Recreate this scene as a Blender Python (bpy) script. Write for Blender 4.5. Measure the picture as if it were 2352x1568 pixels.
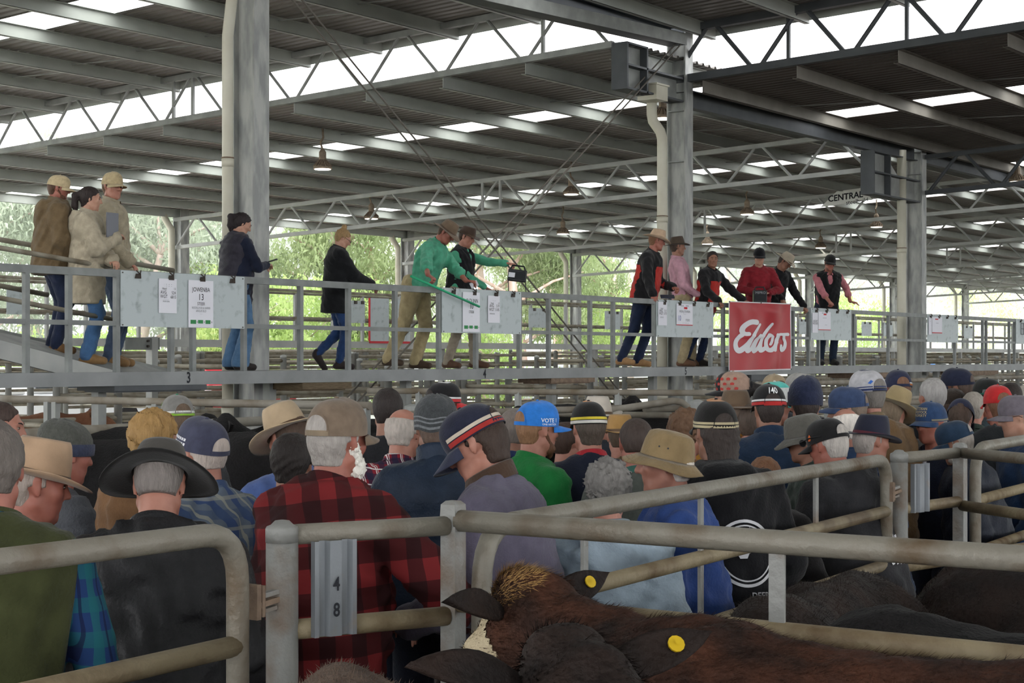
import bpy, math, random
import numpy as np
from mathutils import Vector, Matrix
R = math.radians
random.seed(7)
rng = np.random.default_rng(7)
for _o in list(bpy.data.objects):
    bpy.data.objects.remove(_o)
scene = bpy.context.scene
COL = scene.collection

# ------------------------------------------------------------------ camera
FPX, CX, HY, CAMZ = 3900.0, 1176.0, 821.0, 2.0     # focal length in pixels, centre column, horizon row, eye height
cam_data = bpy.data.cameras.new('camera')
cam_data.sensor_width = 36.0
cam_data.lens = 36.0 * FPX / 2352.0
cam_data.shift_y = (HY - 784.0) / 2352.0
cam_data.clip_end = 600.0
cam = bpy.data.objects.new('camera', cam_data)
COL.objects.link(cam)
cam.location = (0, 0, CAMZ)
cam.rotation_euler = (R(90), 0, -math.atan2(math.cos(math.atan2(3960.0 - CX, FPX)), math.sin(math.atan2(3960.0 - CX, FPX))))  # looks across the building grid
scene.camera = cam

# ------------------------------------------------------------------ sky, exposure
world = bpy.data.worlds.new('overcast_sky')
scene.world = world
world.use_nodes = True
_nt = world.node_tree
_nt.nodes.clear()
_out = _nt.nodes.new('ShaderNodeOutputWorld')
_bg = _nt.nodes.new('ShaderNodeBackground')
_bg.inputs['Color'].default_value = (0.97, 0.985, 1.0, 1)
_bg.inputs['Strength'].default_value = 1.0
_nt.links.new(_bg.outputs[0], _out.inputs[0])
scene.view_settings.view_transform = 'Standard'
scene.view_settings.look = 'None'
scene.view_settings.gamma = 1.0
scene.view_settings.use_curve_mapping = False
scene.view_settings.exposure = 2.28
scene.cycles.max_bounces = 5
scene.cycles.diffuse_bounces = 3
scene.cycles.glossy_bounces = 2
scene.cycles.transmission_bounces = 2
scene.cycles.transparent_max_bounces = 6
scene.cycles.caustics_reflective = False
scene.cycles.caustics_refractive = False
scene.cycles.use_adaptive_sampling = True
scene.cycles.adaptive_threshold = 0.06

# ------------------------------------------------------------------ frames and helpers
# the world axes follow the building: x = along the walkway, y = away across it; the view axis is turned by TH
TH = math.atan2(3960.0 - CX, FPX)
SX, SY = math.sin(TH), math.cos(TH)
UX, UY, NX, NY = 1.0, 0.0, 0.0, 1.0
def B(a, p, z):
    return (a, p, z)
def W(X, d, z=0.0):                                # camera right / forward distances to world
    return (X * SX + d * SY, -X * SY + d * SX, z)
def depth_of(q):
    return q[0] * SY + q[1] * SX
def side_of(q):
    return q[0] * SX - q[1] * SY
def at(px, py, d):
    return W((px - CX) / FPX * d, d, CAMZ + (HY - py) / FPX * d)
def dep(px, p):                                    # depth of the point on the vertical plane p under picture column px
    r = (px - CX) / FPX
    return p / (SX - SY * r)
def a_of(px, p):
    d = dep(px, p); return (px - CX) / FPX * d * SX + d * SY
def p_on_a(px, a):                                 # p where the plane a = const is seen in column px
    r = (px - CX) / FPX
    return a * (SX - SY * r) / (SX * r + SY)
def zof(py, d):
    return CAMZ + (HY - py) / FPX * d

MATS = {}
def rgb(h):
    if isinstance(h, str):
        h = h.lstrip('#')
        c = [int(h[i:i + 2], 16) / 255 for i in (0, 2, 4)]
        return tuple(((x / 12.92) if x <= .04045 else ((x + .055) / 1.055) ** 2.4) for x in c)
    return h
def mat(name, col, rough=.6, metal=0.0, col2=None, scale=8.0, amt=.5, bump=0.0, bscale=60.0, spec=.4, stretch=None, sheen=0.0, detail=4.0, contrast=None):
    if name in MATS:
        return MATS[name]
    m = bpy.data.materials.new(name)
    m.use_nodes = True
    nt = m.node_tree
    bs = nt.nodes['Principled BSDF']
    c = rgb(col)
    bs.inputs['Base Color'].default_value = (*c, 1)
    bs.inputs['Roughness'].default_value = rough
    bs.inputs['Metallic'].default_value = metal
    bs.inputs['Specular IOR Level'].default_value = spec
    if sheen:
        bs.inputs['Sheen Weight'].default_value = sheen
    m.diffuse_color = (*c, 1)
    tc = None
    if col2 is not None or bump:
        tc = nt.nodes.new('ShaderNodeTexCoord')
        mp = nt.nodes.new('ShaderNodeMapping')
        nt.links.new(tc.outputs['Object'], mp.inputs[0])
        if stretch:
            mp.inputs['Scale'].default_value = stretch
    if col2 is not None:
        nz = nt.nodes.new('ShaderNodeTexNoise')
        nz.inputs['Scale'].default_value = scale
        nz.inputs['Detail'].default_value = detail
        nt.links.new(mp.outputs[0], nz.inputs['Vector'])
        rp = nt.nodes.new('ShaderNodeValToRGB')
        lo, hi = contrast if contrast else (.5 - .25 / max(amt, .05) * .5, .5 + .25 / max(amt, .05) * .5)
        rp.color_ramp.elements[0].position = max(0, lo)
        rp.color_ramp.elements[1].position = min(1, hi)
        rp.color_ramp.elements[0].color = (*c, 1)
        rp.color_ramp.elements[1].color = (*rgb(col2), 1)
        nt.links.new(nz.outputs[0], rp.inputs[0])
        nt.links.new(rp.outputs[0], bs.inputs['Base Color'])
    if bump:
        nb = nt.nodes.new('ShaderNodeTexNoise')
        nb.inputs['Scale'].default_value = bscale
        nb.inputs['Detail'].default_value = 3
        nt.links.new(mp.outputs[0], nb.inputs['Vector'])
        bp = nt.nodes.new('ShaderNodeBump')
        bp.inputs['Strength'].default_value = bump
        bp.inputs['Distance'].default_value = .02
        nt.links.new(nb.outputs[0], bp.inputs['Height'])
        nt.links.new(bp.outputs[0], bs.inputs['Normal'])
    MATS[name] = m
    return m

def tag(o, label=None, cat=None, group=None, kind=None):
    if label: o['label'] = label
    if cat: o['category'] = cat
    if group: o['group'] = group
    if kind: o['kind'] = kind
    return o
def empty(name, loc=(0, 0, 0), rz=0.0, parent=None):
    o = bpy.data.objects.new(name, None)
    o.empty_display_size = .2
    o.location = loc
    o.rotation_euler = (0, 0, rz)
    COL.objects.link(o)
    if parent: o.parent = parent
    return o
def mesh_np(name, V, F, material, parent=None, smooth=False, local=True):
    """V (n,3) array, F (m,4) or (m,3) int array, fast path"""
    me = bpy.data.meshes.new(name)
    V = np.asarray(V, dtype=np.float32); F = np.asarray(F, dtype=np.int32)
    k = F.shape[1]
    me.vertices.add(len(V)); me.vertices.foreach_set('co', V.ravel())
    me.loops.add(F.size); me.loops.foreach_set('vertex_index', F.ravel())
    me.polygons.add(len(F)); me.polygons.foreach_set('loop_start', np.arange(0, F.size, k, dtype=np.int32))
    if smooth:
        me.polygons.foreach_set('use_smooth', np.ones(len(F), dtype=bool))
    me.update(calc_edges=True)
    if material: me.materials.append(material)
    o = bpy.data.objects.new(name, me)
    COL.objects.link(o)
    if parent: o.parent = parent
    return o
def loc_of(o):
    v = Vector((0, 0, 0))
    while o is not None:
        v = v + Vector(o.location); o = o.parent
    return v

class MB:
    """collects verts and faces in world space; build() links them as one mesh (made relative to an unrotated parent)"""
    def __init__(s):
        s.v = []; s.f = []
    def add(s, vs, fs):
        n = len(s.v)
        s.v.extend(vs); s.f.extend([tuple(i + n for i in f) for f in fs])
        return s
    def hexa(s, c):
        return s.add(c, [(0, 3, 2, 1), (4, 5, 6, 7), (0, 1, 5, 4), (1, 2, 6, 5), (2, 3, 7, 6), (3, 0, 4, 7)])
    def box(s, a0, a1, p0, p1, z0, z1):                       # axis aligned in the building frame
        return s.hexa([B(a0, p0, z0), B(a1, p0, z0), B(a1, p1, z0), B(a0, p1, z0), B(a0, p0, z1), B(a1, p0, z1), B(a1, p1, z1), B(a0, p1, z1)])
    def wbox(s, x0, x1, y0, y1, z0, z1):
        return s.hexa([(x0, y0, z0), (x1, y0, z0), (x1, y1, z0), (x0, y1, z0), (x0, y0, z1), (x1, y0, z1), (x1, y1, z1), (x0, y1, z1)])
    def bar(s, A, Bp, w, h, up=(0, 0, 1)):                    # rectangular bar between two world points
        A = Vector(A); Bp = Vector(Bp); t = (Bp - A).normalized(); up = Vector(up)
        if abs(t.dot(up)) > .99: up = Vector((UX, UY, 0))
        sd = t.cross(up).normalized(); uv = sd.cross(t).normalized()
        c = []
        for P in (A, Bp):
            for i, j in ((-1, -1), (1, -1), (1, 1), (-1, 1)):
                c.append(tuple(P + sd * (i * w / 2) + uv * (j * h / 2)))
        return s.hexa(c)
    def tube(s, pts, r, n=10, cap=True):
        pts = [Vector(p) for p in pts]
        rs = r if isinstance(r, (list, tuple)) else [r] * len(pts)
        base = len(s.v); prev = None
        for i, P in enumerate(pts):
            if i == 0: t = pts[1] - pts[0]
            elif i == len(pts) - 1: t = pts[-1] - pts[-2]
            else: t = (pts[i + 1] - P).normalized() + (P - pts[i - 1]).normalized()
            t.normalize()
            if prev is None:
                ref = Vector((0, 0, 1)) if abs(t.z) < .9 else Vector((1, 0, 0))
                sd = t.cross(ref).normalized()
            else:
                sd = (prev - t * prev.dot(t)).normalized()
            prev = sd
            uv = t.cross(sd)
            for k in range(n):
                an = 2 * math.pi * k / n
                s.v.append(tuple(P + (sd * math.cos(an) + uv * math.sin(an)) * rs[i]))
        for i in range(len(pts) - 1):
            for k in range(n):
                q = base + i * n + k; q2 = base + i * n + (k + 1) % n
                s.f.append((q, q2, q2 + n, q + n))
        if cap:
            s.f.append(tuple(base + k for k in range(n))[::-1])
            s.f.append(tuple(base + (len(pts) - 1) * n + k for k in range(n)))
        return s
    def lathe(s, c, prof, n=16):                              # prof: (radius, z) from below; c centre
        base = len(s.v)
        for r_, z in prof:
            for k in range(n):
                an = 2 * math.pi * k / n
                s.v.append((c[0] + r_ * math.cos(an), c[1] + r_ * math.sin(an), c[2] + z))
        for i in range(len(prof) - 1):
            for k in range(n):
                q = base + i * n + k; q2 = base + i * n + (k + 1) % n
                s.f.append((q, q2, q2 + n, q + n))
        s.f.append(tuple(base + k for k in range(n))[::-1])
        s.f.append(tuple(base + (len(prof) - 1) * n + k for k in range(n)))
        return s
    def build(s, name, material, parent=None, smooth=False):
        off = loc_of(parent) if parent else Vector((0, 0, 0))
        me = bpy.data.meshes.new(name)
        me.from_pydata([(x - off.x, y - off.y, z - off.z) for x, y, z in s.v], [], s.f)
        if smooth:
            me.polygons.foreach_set('use_smooth', [len(p.vertices) <= 4 for p in me.polygons])
        me.update()
        if material: me.materials.append(material)
        o = bpy.data.objects.new(name, me)
        COL.objects.link(o)
        if parent: o.parent = parent
        return o

_TXT = {}
def text_np(s, size, bold=False, shear=0.0, xs=1.0):
    """flat lettering as (V, F triangles) centred at the origin, in the x-y plane"""
    key = (s, size, bold, shear, xs)
    if key in _TXT: return _TXT[key]
    cu = bpy.data.curves.new('lettering', 'FONT')
    cu.body = s; cu.size = size; cu.align_x = 'CENTER'; cu.align_y = 'CENTER'
    cu.resolution_u = 3
    cu.shear = shear
    if bold: cu.offset = size * .022
    ob = bpy.data.objects.new('lettering', cu)
    me = bpy.data.meshes.new_from_object(ob)
    me.calc_loop_triangles()
    V = np.array([v.co[:] for v in me.vertices], dtype=float).reshape(-1, 3)
    F = np.array([t.vertices[:] for t in me.loop_triangles], dtype=int).reshape(-1, 3)
    if len(V): V[:, 0] *= xs
    bpy.data.objects.remove(ob); bpy.data.curves.remove(cu); bpy.data.meshes.remove(me)
    _TXT[key] = (V, F)
    return V, F
def text_on(name, s, size, origin, ex, ey, material, parent=None, off=0.002, **kw):
    """lettering on a flat plane: origin = centre, ex/ey = unit axes"""
    V, F = text_np(s, size, **kw)
    if not len(V): return None
    O = np.array(origin); ex = np.array(ex); ey = np.array(ey); nz = np.cross(ex, ey)
    W = O + V[:, :1] * ex + V[:, 1:2] * ey + nz * off
    if parent: W = W - np.array(loc_of(parent))
    return mesh_np(name, W, F, material, parent)
# ------------------------------------------------------------------ materials of the place
GALV = mat('galvanised_steel', '#b4b5b1', .55, .08, '#9c9e9c', 3.0, .6, .05, 30)
GALVD = mat('dull_galvanised_steel', '#9a9c99', .6, .08, '#828482', 4.0, .7, .05, 30)
PURL = mat('purlin_steel', '#bcc0ba', .5, .05, '#acb0ab', 2.0, .5)
SHEET = mat('roof_sheet_steel', '#837e79', .45, .1, '#706b67', 1.0, .5)
RAILM = mat('walkway_rail_steel', '#868988', .55, .1, '#737675', 6.0, .7, .05, 40)
PIPE = mat('weathered_pipe', '#969082', .62, .05, '#6f6453', 5.0, .55, .12, 30, contrast=(.42, .72))
PIPED = mat('dirty_pipe', '#8f8a80', .7, .1, '#6a5e4d', 4.0, .6, .1, 30, contrast=(.4, .7))
PIPEN = mat('near_pipe', '#7d786d', .5, .05, '#57452f', 5.0, .6, .25, 50, contrast=(.46, .70), detail=8.0)
PIPEB = mat('muddy_pipe', '#8a7d63', .6, .05, '#5a472f', 5.0, .6, .3, 45, contrast=(.42, .66), detail=8.0)
POSTN = mat('near_post_steel', '#82827f', .5, .05, '#644c34', 6.0, .6, .25, 40, contrast=(.48, .72), detail=8.0)
RUST = mat('rusty_steel', '#6b5a4d', .8, .1, '#8a7664', 20, .7, .3, 60)
PVC = mat('cream_pvc', '#cfccbd', .45, 0, '#bdb8a6', 2.0, .6)
DARKST = mat('dark_steel', '#55585b', .6, .2, '#45484c', 3, .5)
WHITEP = mat('panel_paint', '#b4bdbf', .5, .05, '#868d8e', 9, .6, contrast=(.55, .80), detail=10.0)
PAPER = mat('white_paper', '#e6e6ee', .8)
INK = mat('black_ink', '#22242a', .8)
INKG = mat('grey_ink', '#70737a', .8)
GREENI = mat('green_print', '#3f8a55', .8)
REDI = mat('red_print', '#c8323a', .8)
CLIP = mat('clip_steel', '#4b443f', .5, .4)
BLACKP = mat('black_plastic', '#1c1d20', .45)
CABLE = mat('brace_rod_steel', '#6d6861', .6, .2)
WOOD = mat('old_timber', '#6f604c', .85, 0, '#544735', 12, .7, .2, 40, stretch=(1, 1, 8))
GROUND = mat('yard_ground', '#b3ada2', .8, 0, '#99938a', 1.5, .6, .1, 20)
OUTG = mat('outside_gravel', '#c9c9c4', .9, 0, '#b4b6ae', .4, .5)
GRASSG = mat('outside_grass', '#93a76a', .9, 0, '#b2bd8a', .25, .6)

def skylight_mat():
    m = bpy.data.materials.new('translucent_sheet')
    m.use_nodes = True
    nt = m.node_tree; nt.nodes.clear()
    o = nt.nodes.new('ShaderNodeOutputMaterial')
    tl = nt.nodes.new('ShaderNodeBsdfTranslucent'); tl.inputs[0].default_value = (.93, .94, .9, 1)
    nt.links.new(tl.outputs[0], o.inputs[0])
    return m
SKYL = skylight_mat()

# ------------------------------------------------------------------ ground
P1_ = 13.4
m = MB()
m.box(-20, 120, P1_, 34.5, -.02, 0)
tag(m.build('floor', GROUND), 'pale concrete floor of the pens beyond the walkway', 'floor', kind='structure')
m = MB(); m.box(-20, 120, -40, P1_, -.02, 0)  # unseen near floor darkened to cut light bounced onto the roof
tag(m.build('floor', mat('darkened_soil', '#4d453c', .9, 0, '#3a332c', 1.5, .6, .15, 20)), 'darkened soil floor of the lane and near pens', 'floor', kind='structure')
m = MB()
m.box(-200, 320, 34.5, 330, -.06, -.02)
m.box(120, 320, -200, 34.5, -.06, -.02)
m.box(-200, -20, -200, 34.5, -.06, -.02)
m.box(-20, 120, -200, -40, -.06, -.02)
tag(m.build('ground', OUTG), 'pale wet gravel ground outside the saleyard', 'ground', kind='structure')

# ------------------------------------------------------------------ columns with downpipes
P1, P2 = 13.5, 33.2
ZINC = mat('mottled_zinc', '#adaeaa', .5, .1, '#8b8d8c', 5.0, .6, .1, 30, contrast=(.38, .62), detail=8.0, stretch=(1.6, 1.6, .5))
COLS1 = [13.85, 23.5, 33.2]
def h_section(mb, a, p, z0, z1, wu=.24, wn=.34, t=.025):
    mb.box(a - wu / 2, a + wu / 2, p - wn / 2, p - wn / 2 + t, z0, z1)
    mb.box(a - wu / 2, a + wu / 2, p + wn / 2 - t, p + wn / 2, z0, z1)
    mb.box(a - t / 2 - .03, a + t / 2 - .03, p - wn / 2 + t, p + wn / 2 - t, z0, z1)
def column(a, p, ztop, label, pipe=True, group=None, wu=.24, wn=.34, pipe_to=None, pipe_ac=None):
    e = empty('steel_column', B(a, p, 0))
    tag(e, label, 'column', group)
    mb = MB(); h_section(mb, a, p, 0, ztop, wu, wn); mb.build('shaft', ZINC, e)
    mb = MB(); mb.box(a - wu, a + wu, p - wn * .8, p + wn * .8, 0, .03); mb.build('base_plate', GALVD, e)
    return e
def downpipe(pts, r, label):
    e = empty('downpipe', (pts[0][0], pts[0][1], 0))
    tag(e, label, 'downpipe')
    mb = MB(); mb.tube(pts, r, 14); mb.build('pipe', PVC, e, True)
    zs = [p[2] for p in pts]
    for zc in (1.4, 4.15, 6.3):
        if min(zs) < zc < max(zs):
            # joint collars where two lengths meet
            q = [p for p in pts if p[2] <= zc][-1]
            mb = MB(); mb.tube([(q[0], q[1], zc - .045), (q[0], q[1], zc + .045)], r * 1.1, 14); mb.build('pipe_collar', PVC, e, True)
            mb = MB(); mb.tube([(q[0], q[1], zc + .047), (q[0], q[1], zc + .062)], r * 1.12, 14); mb.build('rusty_strap', RUST, e, True)
    return e
c1 = column(COLS1[0], P1, 8.2, 'tall galvanised column behind the woman in the navy puffer vest')
c2 = column(COLS1[1], P1, 7.55, 'galvanised column behind the man in the pink shirt')
c3 = column(COLS1[2], P1, 6.3, 'galvanised column rising behind the crowd beyond the red banner')
for (cc, a, zz) in ((c2, COLS1[1], (5.1, 5.9, 6.2, 6.75)), (c3, COLS1[2], (5.2, 5.75, 6.2))):
    for z in zz:
        mb = MB()
        mb.box(a - .12, a - .04, P1 - .145, P1 + .145, z - .008, z + .008)
        mb.build('stiffener_plate', GALVD, cc)
def dp_at(px, p):
    d = dep(px, p); return Vector(W((px - CX) / FPX * d, d)), d
def up(q, z, dx=0.0): return (q.x + dx * SX, q.y - dx * SY, z)     # dx: shift to the side as the camera sees it
q, d = dp_at(523, P1 - .05)
downpipe([up(q, 0), up(q, 5.55), up(q, 5.95, .045), up(q, 7.6, .06)], .063, 'cream plastic downpipe on the tall column behind the woman in the puffer vest')
q, d = dp_at(1521, P1 - .02)
dx = (1497 - 1521) / FPX * d
downpipe([up(q, 0), up(q, zof(318, d)), up(q, zof(302, d), -.03), up(q, zof(278, d), dx + .02), up(q, zof(262, d), dx), up(q, zof(222, d), dx)], .082, 'cream plastic downpipe with an offset bend beside the pink shirt column')
q, d = dp_at(2071, P1 - .02)
downpipe([up(q, 0), up(q, zof(345, d))], .09, 'cream plastic downpipe beside the column beyond the red banner')
# rain head over the bent pipe
q, d = dp_at(1499, P1 - .02)
mb = MB(); mb.wbox(q.x - .17, q.x + .17, q.y - .17, q.y + .17, zof(232, d), zof(199, d)); mb.wbox(q.x - .19, q.x + .19, q.y - .19, q.y + .19, zof(199, d), zof(195, d))
tag(mb.build('rain_head', PVC), 'grey rain head box on top of the bent downpipe', 'rain head')

# brackets carrying the far trusses, standing off columns two and three
def bracket(px0, px1, py0, py1, acol, label):
    a0, a1 = a_of(px0, P1), a_of(px1, P1)
    d = dep(px0, P1); z1, z0 = zof(py0, d), zof(py1, d)
    e = empty('truss_bracket', B((a0 + a1) / 2, P1, z0))
    tag(e, label, 'bracket')
    am = a0 + (a1 - a0) * .42
    mb = MB(); mb.box(a0, am, P1 - .012, P1 + .012, z0, z1); mb.build('web_plate', GALVD, e)
    mb = MB(); mb.box(am, acol - .13, P1 - .012, P1 + .012, z0, z0 + (z1 - z0) * .5); mb.build('web_plate', GALVD, e)
    for a in (a0, am):
        mb = MB(); mb.box(a - .02, a + .02, P1 - .14, P1 + .14, z0, z1); mb.build('flange', DARKST, e)
    for za, zb, s0, s1 in ((z0, z0 + .03, a0, acol - .13), (z0 + (z1 - z0) * .5, z0 + (z1 - z0) * .5 + .03, a0, acol - .13), (z1 - .03, z1, a0, am)):
        mb = MB(); mb.box(s0, s1, P1 - .14, P1 + .14, za, zb); mb.build('flange', DARKST, e)
    mb = MB(); s = am
    v = [B(am + .02, P1 - .01, z1), B(am + .75, P1 - .01, z0 + (z1 - z0) * .5), B(am + .02, P1 - .01, z0 + (z1 - z0) * .5), B(am + .02, P1 + .01, z1), B(am + .75, P1 + .01, z0 + (z1 - z0) * .5), B(am + .02, P1 + .01, z0 + (z1 - z0) * .5)]
    mb.add(v, [(0, 2, 1), (3, 4, 5), (0, 1, 4, 3), (1, 2, 5, 4), (2, 0, 3, 5)]); mb.build('gusset', GALV, e)
    return e
bracket(1424, 1530, 97, 205, COLS1[1], 'steel box bracket on the column behind the pink shirt man')
bracket(1993, 2080, 345, 446, COLS1[2], 'steel box bracket on the column beyond the red banner')

# far row of columns, at the open side
for i, (px, lab) in enumerate(((416, 'far open-side column seen past the three people on the ramp'), (936, 'far open-side column behind the hat of the man in green'),
                (1322, 'far open-side column between the microphone man and the red jacket man'), (1618, 'far open-side column just past the pink shirt man'),
                (1859, 'far open-side column above the man in black with the pale hat'), (2052, 'far open-side column beside the third downpipe'),
                (2217, 'far open-side column near the edge beyond the last column'))):
    a = a_of(px, P2)
    column(a, P2, 5.92, lab, group='columns along the open far side', wu=.3, wn=.3)
    q, d = dp_at(px - 22, P2 - .1)
    downpipe([up(q, 0), up(q, 5.35), up(q, 5.65, -.18), up(q, 5.85, -.22)], .09, ['first', 'second', 'third', 'fourth', 'fifth', 'sixth', 'seventh'][i] + ' far downpipe along the open side, counted from the ramp')

# ------------------------------------------------------------------ roof planes
SL = .041
A1, AR = 21.7, 23.5                                 # clerestory lines of the far and the near half
def zfar(p): return 6.70 - SL * (p - P1)            # underside level of the far low roof
def zfarA(p): return 7.55 - SL * (p - P1)           # far high roof
def znear(p): return 6.36 + SL * (P1 - p)           # near low roof
def znearA(p): return 7.26 + SL * (P1 - p)          # near high roof
def sheeting(a0, a1, p0, p1, zf, holes, pitch=.2, rib=.045, mesh=None):
    """trapezoidal roof sheet running down the slope, with openings for the translucent strip"""
    mb = MB()
    segs = []
    cur = a0
    for h0, h1 in sorted(holes):
        segs.append((cur, h0)); cur = h1
    segs.append((cur, a1))
    for s0, s1 in segs:
        n = max(1, int(round((s1 - s0) / pitch)))
        w = (s1 - s0) / n
        prof = []
        for i in range(n):
            b = s0 + i * w
            prof += [(b, 0), (b + w * .55, 0), (b + w * .68, rib), (b + w * .87, rib)]
        prof.append((s1, 0))
        base = len(mb.v)
        for a, dz in prof:
            for p in (p0, p1):
                mb.v.append(B(a, p, zf(p) + dz))
        for i in range(len(prof) - 1):
            q = base + 2 * i
            mb.f.append((q, q + 1, q + 3, q + 2))
    return mb
def purlin(e, a0, a1, p, z, h=.2, w=.075, mt=None):
    mb = MB()
    mb.box(a0, a1, p - .004, p + .004, z - h, z)              # web
    mb.box(a0, a1, p - .004, p + w, z - h, z - h + .006)       # flanges and lips
    mb.box(a0, a1, p - w, p + .004, z - .006, z)
    mb.box(a0, a1, p + w - .004, p + w, z - h, z - h + .02)
    return mb.build('purlin', mt or PURL, e)
def roof(name, label, a0, a1, ps, p0, p1, zf, strips, bays, thick=.2, sm=None, pm=None):
    e = empty(name, B((a0 + a1) / 2, (p0 + p1) / 2, zf((p0 + p1) / 2)))
    tag(e, label, 'roof', kind='structure')
    sw = .45
    mb = sheeting(a0, a1, p0, p1, zf, [(s - sw, s + sw) for s in strips])
    mb.build('roof_sheet', sm or SHEET, e)
    for s in strips:
        for i in range(len(ps) - 1):
            q0, q1 = ps[i], ps[i + 1]
            mb = MB()
            v = [B(s - sw - .02, q0, zf(q0) + .012), B(s + sw + .02, q0, zf(q0) + .012), B(s + sw + .02, q1, zf(q1) + .012), B(s - sw - .02, q1, zf(q1) + .012)]
            mb.add(v, [(0, 1, 2, 3)])
            o = mb.build('skylight', SKYL, e)
    for p in ps:
        purlin(e, a0 + .02, a1, p, zf(p) - .004, thick, mt=pm)
    for b in bays:
        for i in range(len(ps) - 1):
            mb = MB()
            mb.bar(B(b, ps[i] + .01, zf(ps[i]) - .17), B(b, ps[i + 1] - .01, zf(ps[i + 1]) - .05), .03, .012)
            mb.build('bridging_strut', GALVD, e)
    return e
PF = [13.62 + 1.63 * k for k in range(13)]
TR_A = [21.7 + 9.5 * k for k in range(10)]
roof('roof_low_far', 'long low roof with purlins and skylight strips beyond the columns', A1, 112, PF, P1 - .1, 33.7, zfar, [a + 4.5 for a in TR_A[:9]], [21.7 + 3.1 + 4.75 * k for k in range(6)])
roof('roof_high_far', 'high roof with purlins over the ramp side', -8, A1 + .45, PF, P1 - .1, 33.7, zfarA, [17.2, 7.7, -1.8], [14.0, 19.6])
PN = [13.1 - 1.63 * k for k in range(27)]  # near roofs carried on unseen behind the camera to darken the foreground
roof('roof_low_near', 'dark low roof with purlins over the crowd', AR, 90, PN[::-1], -29.5, P1 - .15, znear, [28.35, 38, 47.6, 57.2, 67], [26.6, 30.2], sm=mat('shaded_dusty_roof_sheet', '#6b6460', .6, .05, '#57514d', 1.0, .5), pm=mat('shaded_purlin', '#8a857e', .7, .05, '#756f69', 2.0, .5))  # low roof's shade painted into darker purlins and dusty brown sheets
roof('roof_high_near', 'high roof over the camera side of the yard', -14, AR + .45, PN[::-1], -29.5, P1 - .15, znearA, [18.8, 9.2, -.4], [21, 16])

for nm, lab, a, pa, pb, zf in (('trim_1', 'grey fascia along the end of the high far roof', A1 + .45, P1 - .1, 33.7, zfarA), ('trim_2', 'grey fascia along the end of the high near roof', AR + .45, -29.5, P1 - .15, znearA)):
    mb = MB(); mb.bar(B(a, pa, zf(pa) - .06), B(a, pb, zf(pb) - .06), .01, .18); tag(mb.build(nm, PURL), lab, 'fascia', kind='structure')
# ------------------------------------------------------------------ trusses
def truss(label, a, p0, p1, zb, zt, step, chord=.09, diag=.05, verts=(), group=None, mt=GALVD, off=0.0, chord_mt=None):
    e = empty('roof_truss', B(a, p0, zb(p0)))
    tag(e, label, 'truss', group)
    for z in (zb, zt):
        mb = MB()
        mb.bar(B(a, p0, z(p0)), B(a, p1, z(p1)), chord, chord)
        mb.build('chord', chord_mt or mt, e)
    n = max(2, int(round(abs(p1 - p0) / step)))
    st = (p1 - p0) / n
    for i in range(n):
        pa = p0 + st * i; pm = pa + st / 2; pb = pa + st
        g = .06 * (1 if st > 0 else -1)
        mb = MB(); mb.tube([B(a, pa + g, zb(pa)), B(a, pm - g, zt(pm))], diag / 2, 8); mb.build('web_diagonal', mt, e)
        mb = MB(); mb.tube([B(a, pm + g, zt(pm)), B(a, pb - g, zb(pb))], diag / 2, 8); mb.build('web_diagonal', mt, e)
    for p in verts:
        mb = MB(); mb.bar(B(a, p, zb(p)), B(a, p, zt(p)), .05, .05); mb.build('web_post', mt, e)
    return e
truss('long clerestory truss against the bright sky strip above the walkway', A1, 13.62, 13.62 + 12 * 1.63, lambda p: zfar(p) + .02, lambda p: zfarA(p) - .06, 1.63, verts=(22.6, 23.1, 14.9), chord=.1, diag=.055)
for k, a in enumerate(TR_A[1:], 1):
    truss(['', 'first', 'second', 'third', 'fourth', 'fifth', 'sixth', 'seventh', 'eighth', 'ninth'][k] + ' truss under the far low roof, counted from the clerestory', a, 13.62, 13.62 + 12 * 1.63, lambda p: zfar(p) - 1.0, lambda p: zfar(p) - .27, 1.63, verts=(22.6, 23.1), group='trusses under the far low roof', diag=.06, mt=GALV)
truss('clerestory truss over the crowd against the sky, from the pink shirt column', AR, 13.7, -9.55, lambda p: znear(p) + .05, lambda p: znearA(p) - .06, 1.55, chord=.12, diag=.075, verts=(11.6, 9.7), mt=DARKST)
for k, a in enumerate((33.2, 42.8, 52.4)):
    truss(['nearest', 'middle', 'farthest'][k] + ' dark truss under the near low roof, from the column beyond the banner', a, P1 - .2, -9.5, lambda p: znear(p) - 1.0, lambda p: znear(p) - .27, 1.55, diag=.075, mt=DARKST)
# heavy beams along the column line
def ibeam(name, label, a0, a1, p, z0, z1, h, mt, w=.16):
    e = empty(name, B(a0, p, z0)); tag(e, label, 'beam')
    mb = MB(); mb.bar(B(a0, p, z0), B(a1, p, z1), .016, h); mb.build('web', mt, e)
    for s in (-1, 1):
        mb = MB(); mb.bar(B(a0, p, z0 + s * h / 2), B(a1, p, z1 + s * h / 2), w, .018); mb.build('flange', mt, e)
    return e
ibeam('steel_beam', 'dark steel beam from the pink shirt column to the column beyond it', 23.6, 33.08, P1, 6.13, 6.16, .26, DARKST)
ibeam('steel_beam', 'dark steel beam running off past the column beyond the banner', 33.3, 70, P1, 6.16, 6.16, .26, DARKST)
e = empty('box_gutter', B(13.9, P1 + .05, 6.5)); tag(e, 'sloping dark box gutter between the two tall columns', 'gutter')
mb = MB(); mb.bar(B(13.97, P1 - .05, 6.56), B(23.36, P1 - .05, 6.93), .3, .012); mb.build('gutter_floor', DARKST, e)
for s in (-.2, .1):
    mb = MB(); mb.bar(B(13.97, P1 + s, 6.64), B(23.36, P1 + s, 7.01), .012, .18); mb.build('gutter_side', GALVD, e)
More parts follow.
